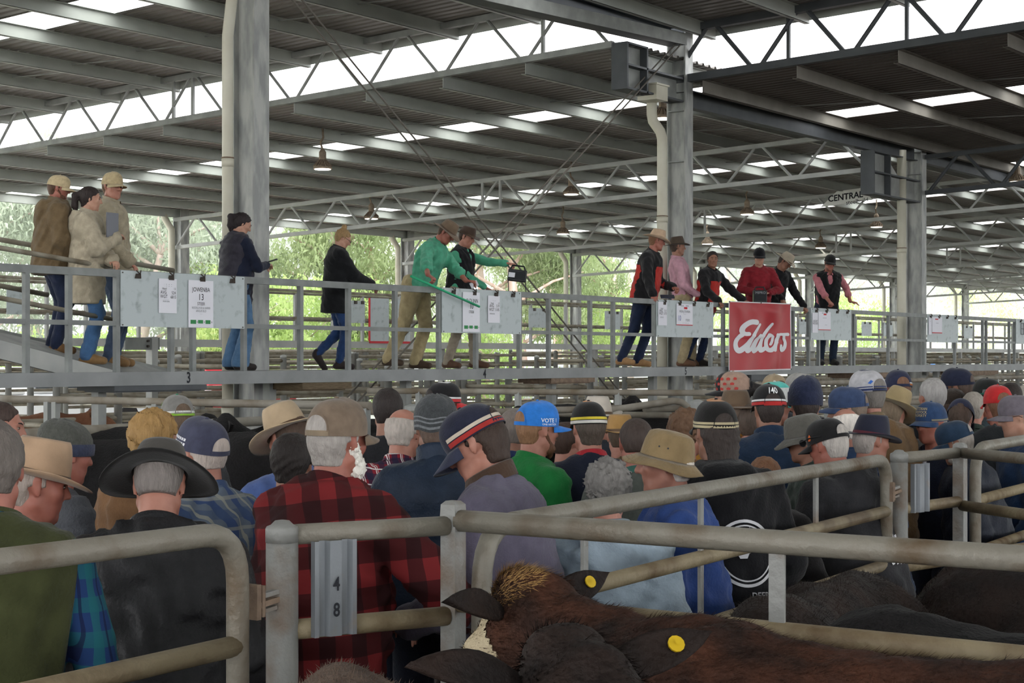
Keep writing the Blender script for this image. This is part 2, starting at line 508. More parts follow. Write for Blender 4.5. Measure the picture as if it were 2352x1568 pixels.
ibeam('steel_beam', 'upper steel beam joining the two tall columns under the high roof', 14, 23.38, P1 + .1, 7.12, 7.12, .2, DARKST)

# bracing rods in pairs between the columns
def rod(A, Bp, label):
    mb = MB(); mb.tube([A, Bp], .012, 6)
    tag(mb.build('bracing_rod', CABLE), label, 'rod')
def pl(px, py, p): d = dep(px, p); return W((px - CX) / FPX * d, d, zof(py, d))
def through(q0, q1, a0, a1, p):
    A = Vector(pl(*q0, p)); Bq = Vector(pl(*q1, p)); t = Bq - A
    aa = A.x * UX + A.y * UY; ab = Bq.x * UX + Bq.y * UY
    return tuple(A + t * ((a0 - aa) / (ab - aa))), tuple(A + t * ((a1 - aa) / (ab - aa)))
for i, dx in enumerate((0, 22)):
    A, Bp = through((672 + dx, 0), (1390 + dx, 885), 14.0, 23.3, P1 + .06 * i)
    rod(A, Bp, ('lower' if i == 0 else 'upper') + ' bracing rod falling from the tall column towards the pink shirt column')
for i, dx in enumerate((0, 25)):
    A, Bp = through((1497 + dx, 160 - 12 * i), (1120 + dx, 565), 14.0, 23.3, P1 - .1 - .06 * i)
    rod(A, Bp, ('lower' if i == 0 else 'upper') + ' bracing rod rising to the bracket of the pink shirt column')

# maker's plate on a far truss
a = TR_A[2]; p = p_on_a(1947, a)
def on_a(px, py, a):
    p = p_on_a(px, a); q = B(a, p, 0); return (q[0], q[1], zof(py, depth_of(q)))
c = [on_a(1888, 476, a), on_a(2007, 459, a), on_a(1982, 432, a), on_a(1925, 440, a)]
e = empty('maker_sign', c[0]); tag(e, 'trapezoid steel maker sign on a far truss', 'sign')
off = Vector((-UX, -UY, 0)) * .06
mb = MB(); mb.hexa([tuple(Vector(q) + off) for q in c] + [tuple(Vector(q) + off * 1.4) for q in c]); mb.build('plate', mat('sign_plate', '#f2f2ee', .5), e)
ex = (Vector(c[1]) - Vector(c[0])).normalized(); ctr = (Vector(c[0]) + Vector(c[1]) + Vector(c[2]) + Vector(c[3])) / 4 + off * 1.45
sgw = (Vector(c[1]) - Vector(c[0])).length
ey = Vector((0, 0, 1))
text_on('lettering', 'CENTRAL', sgw * .155, tuple(ctr + Vector((0, 0, .0)) - ex * .06), ex, ey, INK, e, off=.004, bold=True)
text_on('lettering', 'steelbuild', sgw * .11, tuple(ctr + Vector((0, 0, -.16)) + ex * .26), ex, ey, INK, e, off=.004)

# ------------------------------------------------------------------ high bay lamps
GLOW = bpy.data.materials.new('lamp_glow'); GLOW.use_nodes = True
_b = GLOW.node_tree.nodes['Principled BSDF']
_b.inputs['Emission Color'].default_value = (1, .93, .8, 1); _b.inputs['Emission Strength'].default_value = 1.5
GLOW.cycles.emission_sampling = 'NONE'
COBW = mat('dusty_lamp_housing', '#9c8a76', .8, 0, '#74665a', 25, .6)
def lamp(px, py, d, w, label):
    r_ = (px - CX) / FPX
    d = (6.70 + SL * 13.5 - .78 - CAMZ) / ((HY - py) / FPX + SL * (SX - SY * r_))      # hangs just under the far roof
    w = .36
    x, y, z = at(px, py, d)
    e = empty('high_bay_lamp', (x, y, z)); tag(e, label, 'lamp', 'lamps hanging under the roof')
    n = 18
    mb = MB(); mb.lathe((x, y, z), [(w * .5, 0), (w * .48, .04), (w * .2, w * .42), (w * .14, w * .5)], n); mb.build('shade', COBW, e)
    for k in range(n):
        an = 2 * math.pi * k / n
        c_, s_ = math.cos(an), math.sin(an)
        mb = MB(); mb.bar((x + c_ * w * .5, y + s_ * w * .5, z + .05), (x + c_ * w * .2, y + s_ * w * .2, z + w * .46), .012, .02)
        mb.build('cooling_fin', COBW, e)
    mb = MB(); mb.lathe((x, y, z - .012), [(w * .43, 0), (w * .43, .01)], n); mb.build('lens', GLOW, e)
    mb = MB(); mb.lathe((x, y, z + w * .5), [(.07, 0), (.07, .14), (.03, .2)], 10); mb.build('ballast', COBW, e)
    zr = zfar(min(33, max(13.5, x * NX + y * NY))) - .01
    pts = [(x, y, z + w * .5 + .18), (x - .06, y, z + w * .5 + .32), (x + .02, y, z + w * .5 + .42), (x, y, max(zr, z + w * .5 + .5))]
    mb = MB(); mb.tube(pts, .02, 8); mb.build('hook', COBW, e)
for px, py, d, w, lab in ((741, 388, 38.5, .42, 'high bay lamp hanging nearest the tall column'), (853, 502, 52, .45, 'unlit high bay lamp over the man in green'),
                          (1523, 272, 32, .42, 'high bay lamp glowing beside the bent downpipe'), (1312, 446, 52, .45, 'high bay lamp hanging where the rods cross over'),
                          (1293, 537, 70, .5, 'high bay lamp low above the far open-side column'), (1716, 492, 54, .45, 'glowing high bay lamp right of the pink shirt column'),
                          (1625, 560, 66, .5, 'glowing high bay lamp above the second red jacket man'), (2013, 521, 56, .45, 'glowing high bay lamp beside the third downpipe'),
                          (1885, 569, 78, .55, 'farthest high bay lamp above the pale hat man in black'), (2336, 417, 44, .45, 'glowing high bay lamp at the far edge of the roof')):
    lamp(px, py, d, w, lab)
# ------------------------------------------------------------------ the selling walkway
PW = 12.36
ZD = 1.858                                          # deck level
ZR, ZM = 2.795, 2.325                               # centre of top rail and mid rail
def pz(px, p=PW): return a_of(px, p)
aL, aRt = pz(-60), pz(2420)
wk = empty('walkway', B(pz(1176), PW + .5, 0)); tag(wk, 'raised steel walkway with railing running across above the pens', 'walkway')
mb = MB(); mb.box(aL, aRt, PW + .03, PW + .98, ZD - .035, ZD); mb.build('deck_plate', GALVD, wk)
mb = MB(); mb.box(aL, aRt, PW - .035, PW + .03, ZD - .125, ZD + .004); mb.build('edge_beam', mat('walkway_beam_steel', '#8e9091', .55, .08, '#7a7c7d', 3, .6, .08, 40), wk)
mb = MB(); mb.box(aL, aRt, PW + .92, PW + .98, ZD - .13, ZD - .04); mb.build('edge_beam', GALVD, wk)
mb = MB(); mb.box(aL, aRt, PW - .025, PW + .03, ZR - .035, ZR + .035); mb.build('top_rail', RAILM, wk)
mb = MB(); mb.box(aL, aRt, PW - .02, PW + .025, ZM - .025, ZM + .02); mb.build('mid_rail', RAILM, wk)
for px in (-40, 60, 158, 268, 393, 443, 560, 690, 800, 907, 1008, 1093, 1193, 1260, 1355, 1408, 1502, 1632, 1661, 1822, 1857, 1880, 1953, 1961, 2040, 2122, 2193, 2257, 2265, 2318, 2330, 2400):
    a = pz(px)
    mb = MB(); mb.box(a - .025, a + .025, PW - .022, PW + .028, ZD, ZR - .035); mb.build('rail_post', RAILM, wk)
for px, n in ((433, '3'), (1113, '4'), (1575, '5')):
    q = pl(px, 0, PW - .036); text_on('stencil_number', n, .15, (q[0], q[1], ZD - .06), (UX, UY, 0), (0, 0, 1), INK, wk, bold=True, xs=.8)
for px in (40, 300, 690, 1000, 1330, 1560, 1790, 2010, 2200):
    a = pz(px)
    mb = MB(); mb.box(a - .05, a + .05, PW + .4, PW + .5, 0, ZD - .035); mb.build('support_post', GALVD, wk)
    mb = MB(); mb.box(a - .03, a + .03, PW, PW + .95, ZD - .12, ZD - .036); mb.build('cross_beam', GALVD, wk)
for px0, px1, h, mt, lab in ((258, 470, .05, DARKST, 'dark perforated tray under the walkway near number three'), (690, 803, .075, WOOD, 'weathered timber tray under the walkway by the booted woman'),
                         (1262, 1362, .06, RUST, 'rusty brown tray under the walkway before the red jacket men'), (1722, 1760, .09, DARKST, 'dark tray under the walkway below the red banner'),
                         (1962, 2042, .08, RUST, 'brown tray under the walkway above the pale hat in the crowd'), (2215, 2290, .08, RUST, 'brown tray under the walkway near its far end')):
    mb = MB(); a0, a1 = pz(px0), pz(px1)
    mb.box(a0, a1, PW - .03, PW + .5, ZD - .125 - h, ZD - .127)
    mb.box(a0 + .05, a1 - .05, PW + .02, PW + .45, ZD - .14 - h, ZD - .125 - h)
    tag(mb.build('drip_tray', mt), lab, 'tray')

# notice boards, their clips and the sheets on them
def board(px0, px1, label, clips, sag=0.0):
    a0, a1 = pz(px0), pz(px1)
    e = empty('notice_board', B((a0 + a1) / 2, PW - .03, ZM)); tag(e, label, 'notice board', 'notice boards along the walkway')
    mb = MB(); mb.box(a0, a1, PW - .034, PW - .026, ZM - .03, ZR + .03); mb.build('panel', WHITEP, e)
    for px in clips:
        a = pz(px); z = ZR + .0
        mb = MB(); mb.hexa([B(a - .035, PW - .05, z - .04), B(a + .035, PW - .05, z - .04), B(a + .035, PW - .034, z - .04), B(a - .035, PW - .034, z - .04),
                            B(a - .022, PW - .062, z + .005), B(a + .022, PW - .062, z + .005), B(a + .022, PW - .034, z + .005), B(a - .022, PW - .034, z + .005)])
        c = mb.build('bulldog_clip', CLIP, e)
        mb = MB(); mb.tube([B(a - .03, PW - .05, z + .035), B(a, PW - .075, z + .0), B(a + .03, PW - .05, z + .035)], .007, 6); mb.build('clip_handle', CLIP, c)
    for px in (px0 + 4, px1 - 4):
        a = pz(px)
        for z in (ZM - .015, ZR + .01):
            mb = MB(); mb.tube([B(a, PW - .038, z), B(a, PW - .03, z)], .008, 6); mb.build('bolt', CLIP, e)
    return e
board(272, 556, 'wide notice board in front of the ramp, with two sale sheets', (310, 386, 458, 527))
board(1010, 1192, 'notice board below the men in green, with two sale sheets', (1035, 1083, 1133, 1172))
board(1503, 1634, 'notice board below the pink shirt man, with two sale sheets', (1520, 1555, 1588, 1620))
board(1858, 1951, 'notice board below the man in the pink shirt and vest', (1870, 1893, 1918, 1941))
board(2126, 2197, 'notice board beside the last column, with two sheets', (2133, 2152, 2171, 2190))
board(2330, 2400, 'notice board at the far end of the walkway with a black grid', (2340, 2380))
def sheet(px0, px1, py0, py1, label, lines, marks=(), tilt=0.0, foot=None):
    """lines: (text, fraction down, size as fraction of width, bold, material, x fraction)"""
    pp = PW - .046
    A = Vector(pl(px0, py0, pp)); a0, a1 = a_of(px0, pp), a_of(px1, pp)
    d = dep((px0 + px1) / 2, pp); z1, z0 = zof(py0, d), zof(py1, d)
    w = a1 - a0; h = z1 - z0
    e = empty('sale_sheet', B((a0 + a1) / 2, pp, z0)); tag(e, label, 'sheet', 'sale sheets clipped to the notice boards')
    mb = MB(); mb.box(a0, a1, pp, pp + .003, z0, z1); mb.build('paper', PAPER, e)
    ex, ey = (UX, UY, 0), (0, 0, 1)
    for t, fy, sz, bold, mt, fx in lines:
        q = B(a0 + w * fx, pp, z1 - h * fy)
        text_on('lettering', t, w * sz * .9, q, ex, ey, mt, e, xs=.86)
    for fx0, fx1, fy0, fy1, mt in marks:
        mb = MB(); mb.box(a0 + w * fx0, a0 + w * fx1, pp - .0015, pp, z1 - h * fy1, z1 - h * fy0); mb.build('printed_mark', mt, e)
green = [(.08, .3, .84, .925, GREENI), (.38, .58, .84, .915, GREENI), (.68, .88, .84, .92, GREENI)]
def tick(x): return ('\u2713', .885, .16, True, INK, x)
def ticks():
    return [('v', .88, .14, True, INK, .34), ('v', .88, .14, True, INK, .63), ('v', .88, .14, True, INK, .93)]
sheet(433, 490, 644, 752, 'white sheet reading JOWENBA 13 STEER on the wide board', [('JOWENBA', .2, .2, False, INK, .5), ('13', .36, .3, False, INK, .5), ('STEER', .5, .15, False, INK, .5), ('RIDDELLVUE & HARRIS', .585, .095, False, INKG, .5), ('ANGUS BLD', .65, .1, False, INKG, .5), ('-- ----', .71, .06, False, INKG, .5)] + ticks(), green)
sheet(365, 406, 640, 719, 'narrow white weight sheet reading AVG 524 WGT 6815', [('Head', .29, .15, True, INK, .3), ('13', .29, .14, True, INK, .88), ('AVG', .4, .22, True, INK, .25), ('524', .41, .2, True, INK, .82), ('WGT', .52, .22, True, INK, .27), ('6815', .53, .2, True, INK, .8), ('---  ---  ----', .6, .09, False, INKG, .4), ('00:00 03/06', .66, .1, True, INKG, .4), ('.  ...  ...  ..', .14, .16, True, INK, .5), ('.  ...  ...  ..', .19, .16, True, INKG, .5)])
sheet(1063, 1102, 671, 762, 'white sheet reading D DUNN 10 STEER below the men in green', [('D DUNN', .22, .22, False, INK, .55), ('10', .36, .3, False, INK, .5), ('STEER', .5, .15, False, INK, .5), ('-- ---', .6, .08, False, INKG, .5)] + ticks(), green)
sheet(1121, 1148, 679, 741, 'narrow weight sheet reading AVG 519 WGT 5185', [('Head', .28, .15, True, INK, .35), ('10', .28, .15, True, INK, .9), ('AVG', .38, .24, True, INK, .3), ('519', .38, .22, True, INK, .82), ('WGT', .52, .24, True, INK, .3), ('5185', .52, .22, True, INK, .78), ('00 00 03 06', .67, .11, True, INKG, .35), ('. ... ...', .15, .2, True, INKG, .5)])
sheet(1512, 1532, 693, 747, 'narrow weight sheet under the red jacket man', [('AVG', .38, .24, True, INK, .3), ('511', .38, .22, True, INK, .82), ('WGT', .5, .24, True, INK, .3), ('5170', .5, .22, True, INK, .78), ('Head', .28, .17, True, INKG, .4), ('00 00 03', .66, .13, True, INKG, .4)])
sheet(1554, 1591, 698, 747, 'white sheet with red logo reading WERAJ STATION', [('WERAJ STATION', .36, .115, True, INKG, .5), ('--------', .47, .08, False, INKG, .5), ('10', .68, .26, False, mat('blue_pen', '#5a64a8', .8), .17), ('STEERS', .76, .11, True, INKG, .68), ('--- -- ------- ---', .88, .09, False, INKG, .55), ('===    ===', .1, .14, True, INK, .5)], [(.46, .66, .14, .24, REDI), (0, 1, .965, 1, REDI)])
sheet(1866, 1879, 718, 764, 'narrow weight sheet on the board below the vest man', [('AVG 507', .42, .26, True, INK, .5), ('WGT 6575', .54, .24, True, INK, .5)])
sheet(1880, 1908, 716, 758, 'white sheet with red line on the board below the vest man', [('---------', .32, .14, True, INKG, .5), ('------', .7, .12, False, INKG, .6), ('==  =  ==', .08, .14, True, INK, .5)], [(.42, .64, .1, .18, REDI), (0, 1, .965, 1, REDI)])
sheet(2133, 2140, 728, 768, 'narrow slip on the board by the last column', [('...', .2, .4, True, INK, .5)])
sheet(2141, 2164, 728, 765, 'white sheet with red line on the board by the last column', [('------', .35, .16, True, INKG, .5)], [(.3, .6, .1, .16, REDI), (0, 1, .95, 1, REDI)])
for i in range(4):
    q0, q1 = pl(2338 + 0, 740, PW - .04), None
e = empty('grid_rack', B(pz(2350), PW - .05, 2.5)); tag(e, 'small black wire grid on the last notice board', 'wire grid')
for f in (0, .5, 1):
    a = pz(2340) + f * .3
    mb = MB(); mb.tube([B(a, PW - .05, 2.5), B(a, PW - .05, 2.74)], .006, 6); mb.build('wire', BLACKP, e)
for f in (0, .5, 1):
    mb = MB(); mb.tube([B(pz(2340), PW - .05, 2.5 + f * .24), B(pz(2340) + .3, PW - .05, 2.5 + f * .24)], .006, 6); mb.build('wire', BLACKP, e)

# ------------------------------------------------------------------ red banner
pb = PW - .075
BTL, BTR, BBL, BBR = [Vector(pl(*q, pb)) for q in ((1669.5, 691), (1813, 697), (1669.5, 853.5), (1814, 849))]
def ban(u, v, off=0.0):
    """u across 0..1, v down 0..1, with soft folds hanging from the corners"""
    P = (BTL * (1 - u) + BTR * u) * (1 - v) + (BBL * (1 - u) + BBR * u) * v
    w = .026 * math.sin((u * .9 + v * .8) * 9 + 1.5) * math.exp(-1.5 * v) + .032 * math.sin((u - v * .55) * 13) * math.exp(-2.5 * v) + .018 * math.sin(u * 17 + 4 * v) * v + .012 * math.sin(v * 7 + u * 3)
    w += .012 * math.exp(-((v - .5) / .025) ** 2) + .010 * math.exp(-((u - .78) / .02) ** 2) * (v > .5)
    edge = min(1, 6 * min(u, 1 - u), 6 * v + .2)
    return P + Vector((-NX, -NY, 0)) * (.03 + max(-.025, w * edge) + off)
banner = empty('banner', tuple(BBL)); tag(banner, 'red cloth banner with white script lettering hung on the walkway rail', 'banner')
def ban_grid(name, u0, u1, v0, v1, off, mt, nu=48, nv=48):
    V = []; F = []
    for j in range(nv + 1):
        for i in range(nu + 1):
            V.append(tuple(ban(u0 + (u1 - u0) * i / nu, v0 + (v1 - v0) * j / nv, off) - BBL))
    for j in range(nv):
        for i in range(nu):
            q = j * (nu + 1) + i
            F.append((q, q + nu + 1, q + nu + 2, q + 1))
    return mesh_np(name, V, F, mt, banner, True)
BRED = mat('banner_red', '#a8202a', .5, 0, '#b02a33', 3, .5, spec=.35)
BWHITE = mat('banner_white', '#dcdce0', .5)
ban_grid('border', 0, 1, 0, 1, 0, BWHITE)
ban_grid('field', .012, .985, .015, .982, .003, BRED)
def stroke(pts, ws):
    pts = [Vector((x, y)) for x, y in pts]
    # smooth by Catmull-Rom
    P = []; Wd = []
    n = len(pts)
    for i in range(n - 1):
        p0 = pts[max(i - 1, 0)]; p1 = pts[i]; p2 = pts[i + 1]; p3 = pts[min(i + 2, n - 1)]
        for k in range(16):
            t = k / 16
            P.append(.5 * ((2 * p1) + (p2 - p0) * t + (2 * p0 - 5 * p1 + 4 * p2 - p3) * t * t + (3 * p1 - p0 - 3 * p2 + p3) * t ** 3))
            Wd.append(ws[i] * (1 - t) + ws[i + 1] * t)
    P.append(pts[-1]); Wd.append(ws[-1])
    return P, Wd
STROKES = [
    ([(695, 515), (600, 508), (520, 540), (452, 610), (432, 690), (470, 745), (535, 750)], [118, 112, 104, 100, 96, 88, 84]),
    ([(425, 770), (350, 840), (303, 930), (312, 1030), (365, 1085), (440, 1045), (530, 940), (600, 810)], [84, 96, 104, 112, 120, 110, 80, 60]),
    ([(775, 560), (680, 690), (622, 790), (555, 930), (515, 1030), (515, 1100), (590, 1050), (640, 940), (700, 850), (800, 780)], [56, 70, 78, 84, 92, 86, 76, 66, 64, 62]),
    ([(815, 790), (745, 830), (690, 920), (650, 1030), (650, 1100), (730, 1050), (800, 920), (850, 810), (940, 680), (1025, 550)], [70, 76, 72, 84, 100, 84, 72, 78, 70, 56]),
    ([(850, 810), (815, 900), (790, 1010), (800, 1090), (880, 1045)], [76, 72, 84, 104, 76]),
    ([(1000, 775), (935, 850), (905, 960), (920, 1070), (985, 1090), (1060, 1030), (1110, 930)], [70, 76, 76, 96, 100, 84, 70]),
    ([(990, 775), (1035, 800), (1035, 880), (1005, 950), (985, 975)], [70, 58, 56, 56, 50]),
    ([(1150, 775), (1120, 860), (1090, 980), (1065, 1090)], [66, 72, 76, 80]),
    ([(1140, 800), (1190, 770), (1250, 770), (1345, 770)], [50, 58, 64, 74]),
    ([(1260, 775), (1258, 850), (1282, 940), (1265, 1040), (1215, 1095), (1190, 1060), (1200, 1000)], [64, 62, 62, 76, 92, 76, 52])]
V = []; F = []
nd = 0
def bpt(x, y): return tuple(ban((x - 165) / 1265, (y - 92 - (x - 165) * .02) / 1405, .0065 + nd * 4e-6) - BBL)
nd = 0
for pts, ws in STROKES:
    P, Wd = stroke(pts, ws)
    for q, w in zip(P, Wd):
        nd += 1; b = len(V); V.append(bpt(*q))
        for k in range(16):
            an = 2 * math.pi * k / 16; V.append(bpt(q.x + math.cos(an) * w * .47, q.y + math.sin(an) * w * .47))
        for k in range(0, 16, 2):
            F.append((b, b + 1 + (k + 2) % 16, b + 1 + (k + 1) % 16, b + 1 + k))
mesh_np('script_lettering', V, F, BWHITE, banner)
for u_, v_ in ((.01, .01), (.5, .01), (.99, .01), (.01, .99), (.99, .99)):
    q = ban(u_, v_, .004); mb = MB(); mb.tube([tuple(q), tuple(q + Vector((-NX, -NY, 0)) * .006)], .012, 8); mb.build('eyelet', CLIP, banner)

# ------------------------------------------------------------------ ramp at the left end of the walkway
rp = empty('access_ramp', B(pz(150), 13.2, 0)); tag(rp, 'sloping steel ramp joining the walkway under the three people', 'ramp')
def sl(px0, py0, px1, py1, p, t0=-150):
    """line in the plane p through two picture points, extended to column t0"""
    A = Vector(pl(px0, py0, p)); C = Vector(pl(px1, py1, p))
    E = Vector(pl(t0, 0, p)); s = ((E.x - A.x) * UX + (E.y - A.y) * UY) / ((C.x - A.x) * UX + (C.y - A.y) * UY)
    return A + (C - A) * s, C
PR0, PR1 = 12.85, 13.85
f0, f1 = sl(0, 803, 266, 872, PR0); mb = MB(); mb.bar(f0, f1, .05, .165); mb.build('stringer', GALV, rp)
g0, g1 = sl(0, 771, 395, 862, PR1); mb = MB(); mb.bar(g0, g1, .05, .12); mb.build('stringer', GALVD, rp)
mb = MB(); z_ = Vector((0, 0, .05)); mb.hexa([tuple(q) for q in (f0 + z_ * 1.1, f1 + z_ * 1.1, g1 + z_ * .4, g0 + z_ * .4)] + [tuple(q + Vector((0, 0, .02))) for q in (f0 + z_ * 1.1, f1 + z_ * 1.1, g1 + z_ * .4, g0 + z_ * .4)]); mb.build('tread_plate', GALVD, rp)
for (x0, y0, x1, y1, p, nm) in ((0, 569, 262, 615, PR0 - .05, 'handrail'), (0, 684, 262, 734, PR0 - .05, 'knee_rail'), (0, 550, 398, 621, PR1 + .05, 'handrail'), (0, 656, 110, 677, PR1 + .05, 'knee_rail')):
    A, C = sl(x0, y0, x1, y1, p); mb = MB(); mb.tube([tuple(A), tuple(C)], .024 if p < 13 else .026, 10); mb.build(nm, PIPE, rp, True)
for px, p in ((-60, PR0), (-30, PR1)):
    q = pl(px, 0, p); mb = MB(); mb.tube([(q[0], q[1], 0), (q[0], q[1], 3.0)], .024, 10); mb.build('post', PIPE, rp, True)
q0 = pl(282, 0, 14.4); q1 = pl(362, 0, 14.6)
e = empty('landing_frame', (q0[0], q0[1], 0)); tag(e, 'short galvanised landing frame with a bolted plate behind the wide board', 'frame')
mb = MB(); mb.bar((q0[0], q0[1], zof(789, depth_of(q0))), (q1[0], q1[1], zof(789, depth_of(q1))), .06, .14); mb.build('beam', GALVD, e)
q2 = pl(349, 0, 14.55)
mb = MB(); mb.bar((q2[0], q2[1], zof(773, depth_of(q2))), (q2[0], q2[1], 0), .1, .09); mb.build('leg', GALV, e)
for dz in (0, .06):
    mb = MB(); mb.tube([(q2[0] - .12, q2[1] - .05, zof(783, depth_of(q2)) - dz), (q2[0] - .12, q2[1] - .08, zof(783, depth_of(q2)) - dz)], .016, 6); mb.build('bolt', CLIP, e)

# ------------------------------------------------------------------ second walkway further back
PW2 = 20.0
w2 = empty('walkway', B(40, PW2, 0)); tag(w2, 'more distant parallel walkway with pipe railing behind the main one', 'walkway')
a0, a1 = a_of(-80, PW2), a_of(2480, PW2)
mb = MB(); mb.box(a0, a1, PW2 - .03, PW2 + .03, 2.17, 2.29); mb.build('edge_beam', GALV, w2)
mb = MB(); mb.box(a0, a1, PW2 + .03, PW2 + .9, 2.25, 2.29); mb.build('deck_plate', GALVD, w2)
for pz_, zz in ((PW2, 3.15), (PW2, 2.68), (PW2 + .9, 3.15), (PW2 + .9, 2.68)):
    mb = MB(); mb.tube([B(a0, pz_, zz), B(a1, pz_, zz)], .024, 8); mb.build('rail', PIPE, w2, True)
k = 0
a = a0 + .3
while a < a1:
    for pz_ in (PW2, PW2 + .9):
        mb = MB(); mb.box(a - .025, a + .025, pz_ - .025, pz_ + .025, 2.29, 3.15); mb.build('rail_post', GALV, w2)
    if k % 3 == 0:
        mb = MB(); mb.box(a - .05, a + .05, PW2 + .4, PW2 + .5, 0, 2.25); mb.build('support_post', GALV, w2)
    a += 1.85; k += 1
RFRAME = mat('red_frame_paint', '#c4303a', .6)
for px0, px1, red, lab in ((15, 57, 0, 'grey notice board with a white slip beyond the ramp handrails'), (806, 838, 0, 'grey notice board beyond the woman in the black jacket'), (849, 893, 1, 'red-edged pale board beside the man in green, on the far walkway'),
                      (902, 942, 1, 'red-edged pale board behind the legs of the man in green'), (1214, 1256, 0, 'grey board behind the bracing rods on the far walkway'), (1389, 1424, 0, 'grey board beside the red jacket man, on the far walkway'),
                      (1563, 1582, 0, 'grey board behind the pink shirt man, on the far walkway'), (1835, 1853, 0, 'grey board behind the man in black, on the far walkway'), (1979, 2002, 0, 'grey board beyond the vest man, on the far walkway'), (2029, 2050, 0, 'grey board beside the third downpipe, on the far walkway'), (2214, 2234, 0, 'grey board past the last column, on the far walkway')):
    pw = PW2 - .04
    b0, b1 = a_of(px0, pw), a_of(px1, pw)
    e = empty('notice_board', B(b0, pw, 2.6)); tag(e, lab, 'notice board', 'boards on the far walkway')
    zb, zt = (2.3, 3.08) if red else (2.62, 3.02)
    mb = MB(); mb.box(b0, b1, pw - .004, pw + .004, zb, zt); mb.build('panel', WHITEP, e)
    if red:
        mb = MB(); mb.box(b0 - .02, b0 + .01, pw - .012, pw + .012, zb, zt); mb.build('frame_edge', RFRAME, e)
        mb = MB(); mb.box(b0, b1, pw - .012, pw + .012, zb - .04, zb); mb.build('frame_edge', RFRAME, e)
    else:
        for f in (.3, .8):
            mb = MB(); mb.box(b0 + (b1 - b0) * f - .03, b0 + (b1 - b0) * f + .03, pw - .03, pw - .004, zt - .06, zt); mb.build('bulldog_clip', CLIP, e)

# ------------------------------------------------------------------ pens
def fence(label, A, Bp, zs, npost=2, r=.03, name='pen_fence', mt=PIPE, group='pens around the selling walkway', cap=True, post_r=.05):
    """straight pen fence between two ground points: rails and capped posts"""
    A = Vector((A[0], A[1], 0)); C = Vector((Bp[0], Bp[1], 0))
    e = empty(name, tuple(A)); tag(e, label, 'fence', group)
    for z in zs:
        mb = MB(); mb.tube([(A.x, A.y, z), (C.x, C.y, z)], r, 8); mb.build('rail', mt, e, True)
    for k in range(npost):
        q = A + (C - A) * (k / max(1, npost - 1))
        mb = MB(); mb.lathe((q.x, q.y, 0), [(post_r, 0), (post_r, zs[0] + .05), (post_r * 1.08, zs[0] + .05), (post_r * 1.05, zs[0] + .08), (post_r * .3, zs[0] + .1)], 10); mb.build('post', GALV if mt is PIPE else mt, e, True)
    return e
FARZ = [2.06, 1.86, 1.6, 1.3, 1.0, .7]
ordn = ['first', 'second', 'third', 'fourth', 'fifth', 'sixth', 'seventh', 'eighth', 'ninth', 'tenth', 'eleventh', 'twelfth', 'thirteenth', 'fourteenth', 'fifteenth', 'sixteenth']
for li, (p, z0, da) in enumerate(((16.2, 1.72, 0), (18.4, 1.95, 1.2), (22.6, 2.02, .5), (25.8, 2.1, 1.9), (29.2, 2.06, .2))):
    a = a_of(-40, p) + da; end = a_of(2400, p); k = 0
    n = int((end - a) / 4.6) + 1
    st = (end - a) / n
    for k in range(n):
        if random.random() < .12: continue
        zs = [z0, z0 - .21, z0 - .47, z0 - .75, z0 - 1.05, z0 - 1.35]
        fence(ordn[min(k, 15)] + ' length of pipe fence along the ' + ordn[li] + ' pen row behind the walkway', B(a + st * k, p, 0), B(a + st * (k + 1) - .12, p, 0), zs, 3 if li < 2 else 2)
for k in range(17):
    a = 12 + 4.75 * k
    for j, (p0, p1) in enumerate(((13.9, 16.1), (16.4, 18.3), (20.95, 25.7), (26, 31.2))):
        if random.random() < .1: continue
        x0 = B(a, p0, 0); px = CX + FPX * side_of(x0) / depth_of(x0)
        if px > 2500 or px < -350: continue
        z0 = (1.74, 1.93, 2.08, 2.0)[j] + random.uniform(-.06, .08)
        fence('cross fence ' + ordn[min(k, 15)] + ' along the walkway, ' + ('just behind it', 'before the far walkway', 'beyond the far walkway', 'by the open side')[j], B(a, p0, 0), B(a + random.uniform(-.25, .25), p1, 0), [z0, z0 - .22, z0 - .5, z0 - .8, z0 - 1.1], 2)
# between the crowd and the walkway
def gz(px, z, d): return W((px - CX) / FPX * d, d, z)
def railrun(label, pts, zs, posts, r=.028, mt=PIPED, pw=.045):
    """fence seen through its own picture columns: pts = (column, depth)"""
    P = [Vector(gz(px, 0, d)) for px, d in pts]
    e = empty('pen_fence', tuple(P[0])); tag(e, label, 'fence', 'pens between the crowd and the walkway')
    for z in zs:
        mb = MB(); mb.tube([(q.x, q.y, z) for q in P], r, 10); mb.build('rail', mt, e, True)
    A, C = P[0], P[-1]
    for px in posts:
        # post where the run crosses that column
        r0 = (px - CX) / FPX; ax, ay, cx, cy = side_of(A), depth_of(A), side_of(C), depth_of(C); t = (ax - r0 * ay) / ((ax - cx) - r0 * (ay - cy)); q = A + (C - A) * t
        mb = MB(); mb.bar((q.x, q.y, 0), (q.x, q.y, zs[0] + .0), pw, pw); mb.build('post', GALVD, e)
    return e
railrun('long pipe fence in front of the tall column, over the black cattle', [(-60, 13.0), (850, 10.9)], [1.69, 1.42, 1.15, .88, .6], (110, 128, 358, 628, 840))
railrun('pipe fence behind the dark haired man and the striped beanie', [(845, 15.6), (1662, 14.6)], [1.695, 1.5, 1.25, 1.0, .75], (962, 1190, 1420, 1660))
railrun('heavy pipe gate rail slanting behind the grey beanie and the pale hats', [(-40, 10.1), (720, 13.2)], [1.53, 1.3, 1.05, .8], (-30, 700), r=.036)
railrun('low pipe fence slanting behind the blue cap and the shaven heads', [(900, 12.4), (1500, 14.4)], [1.58, 1.35, 1.1, .85], (905, 1420))
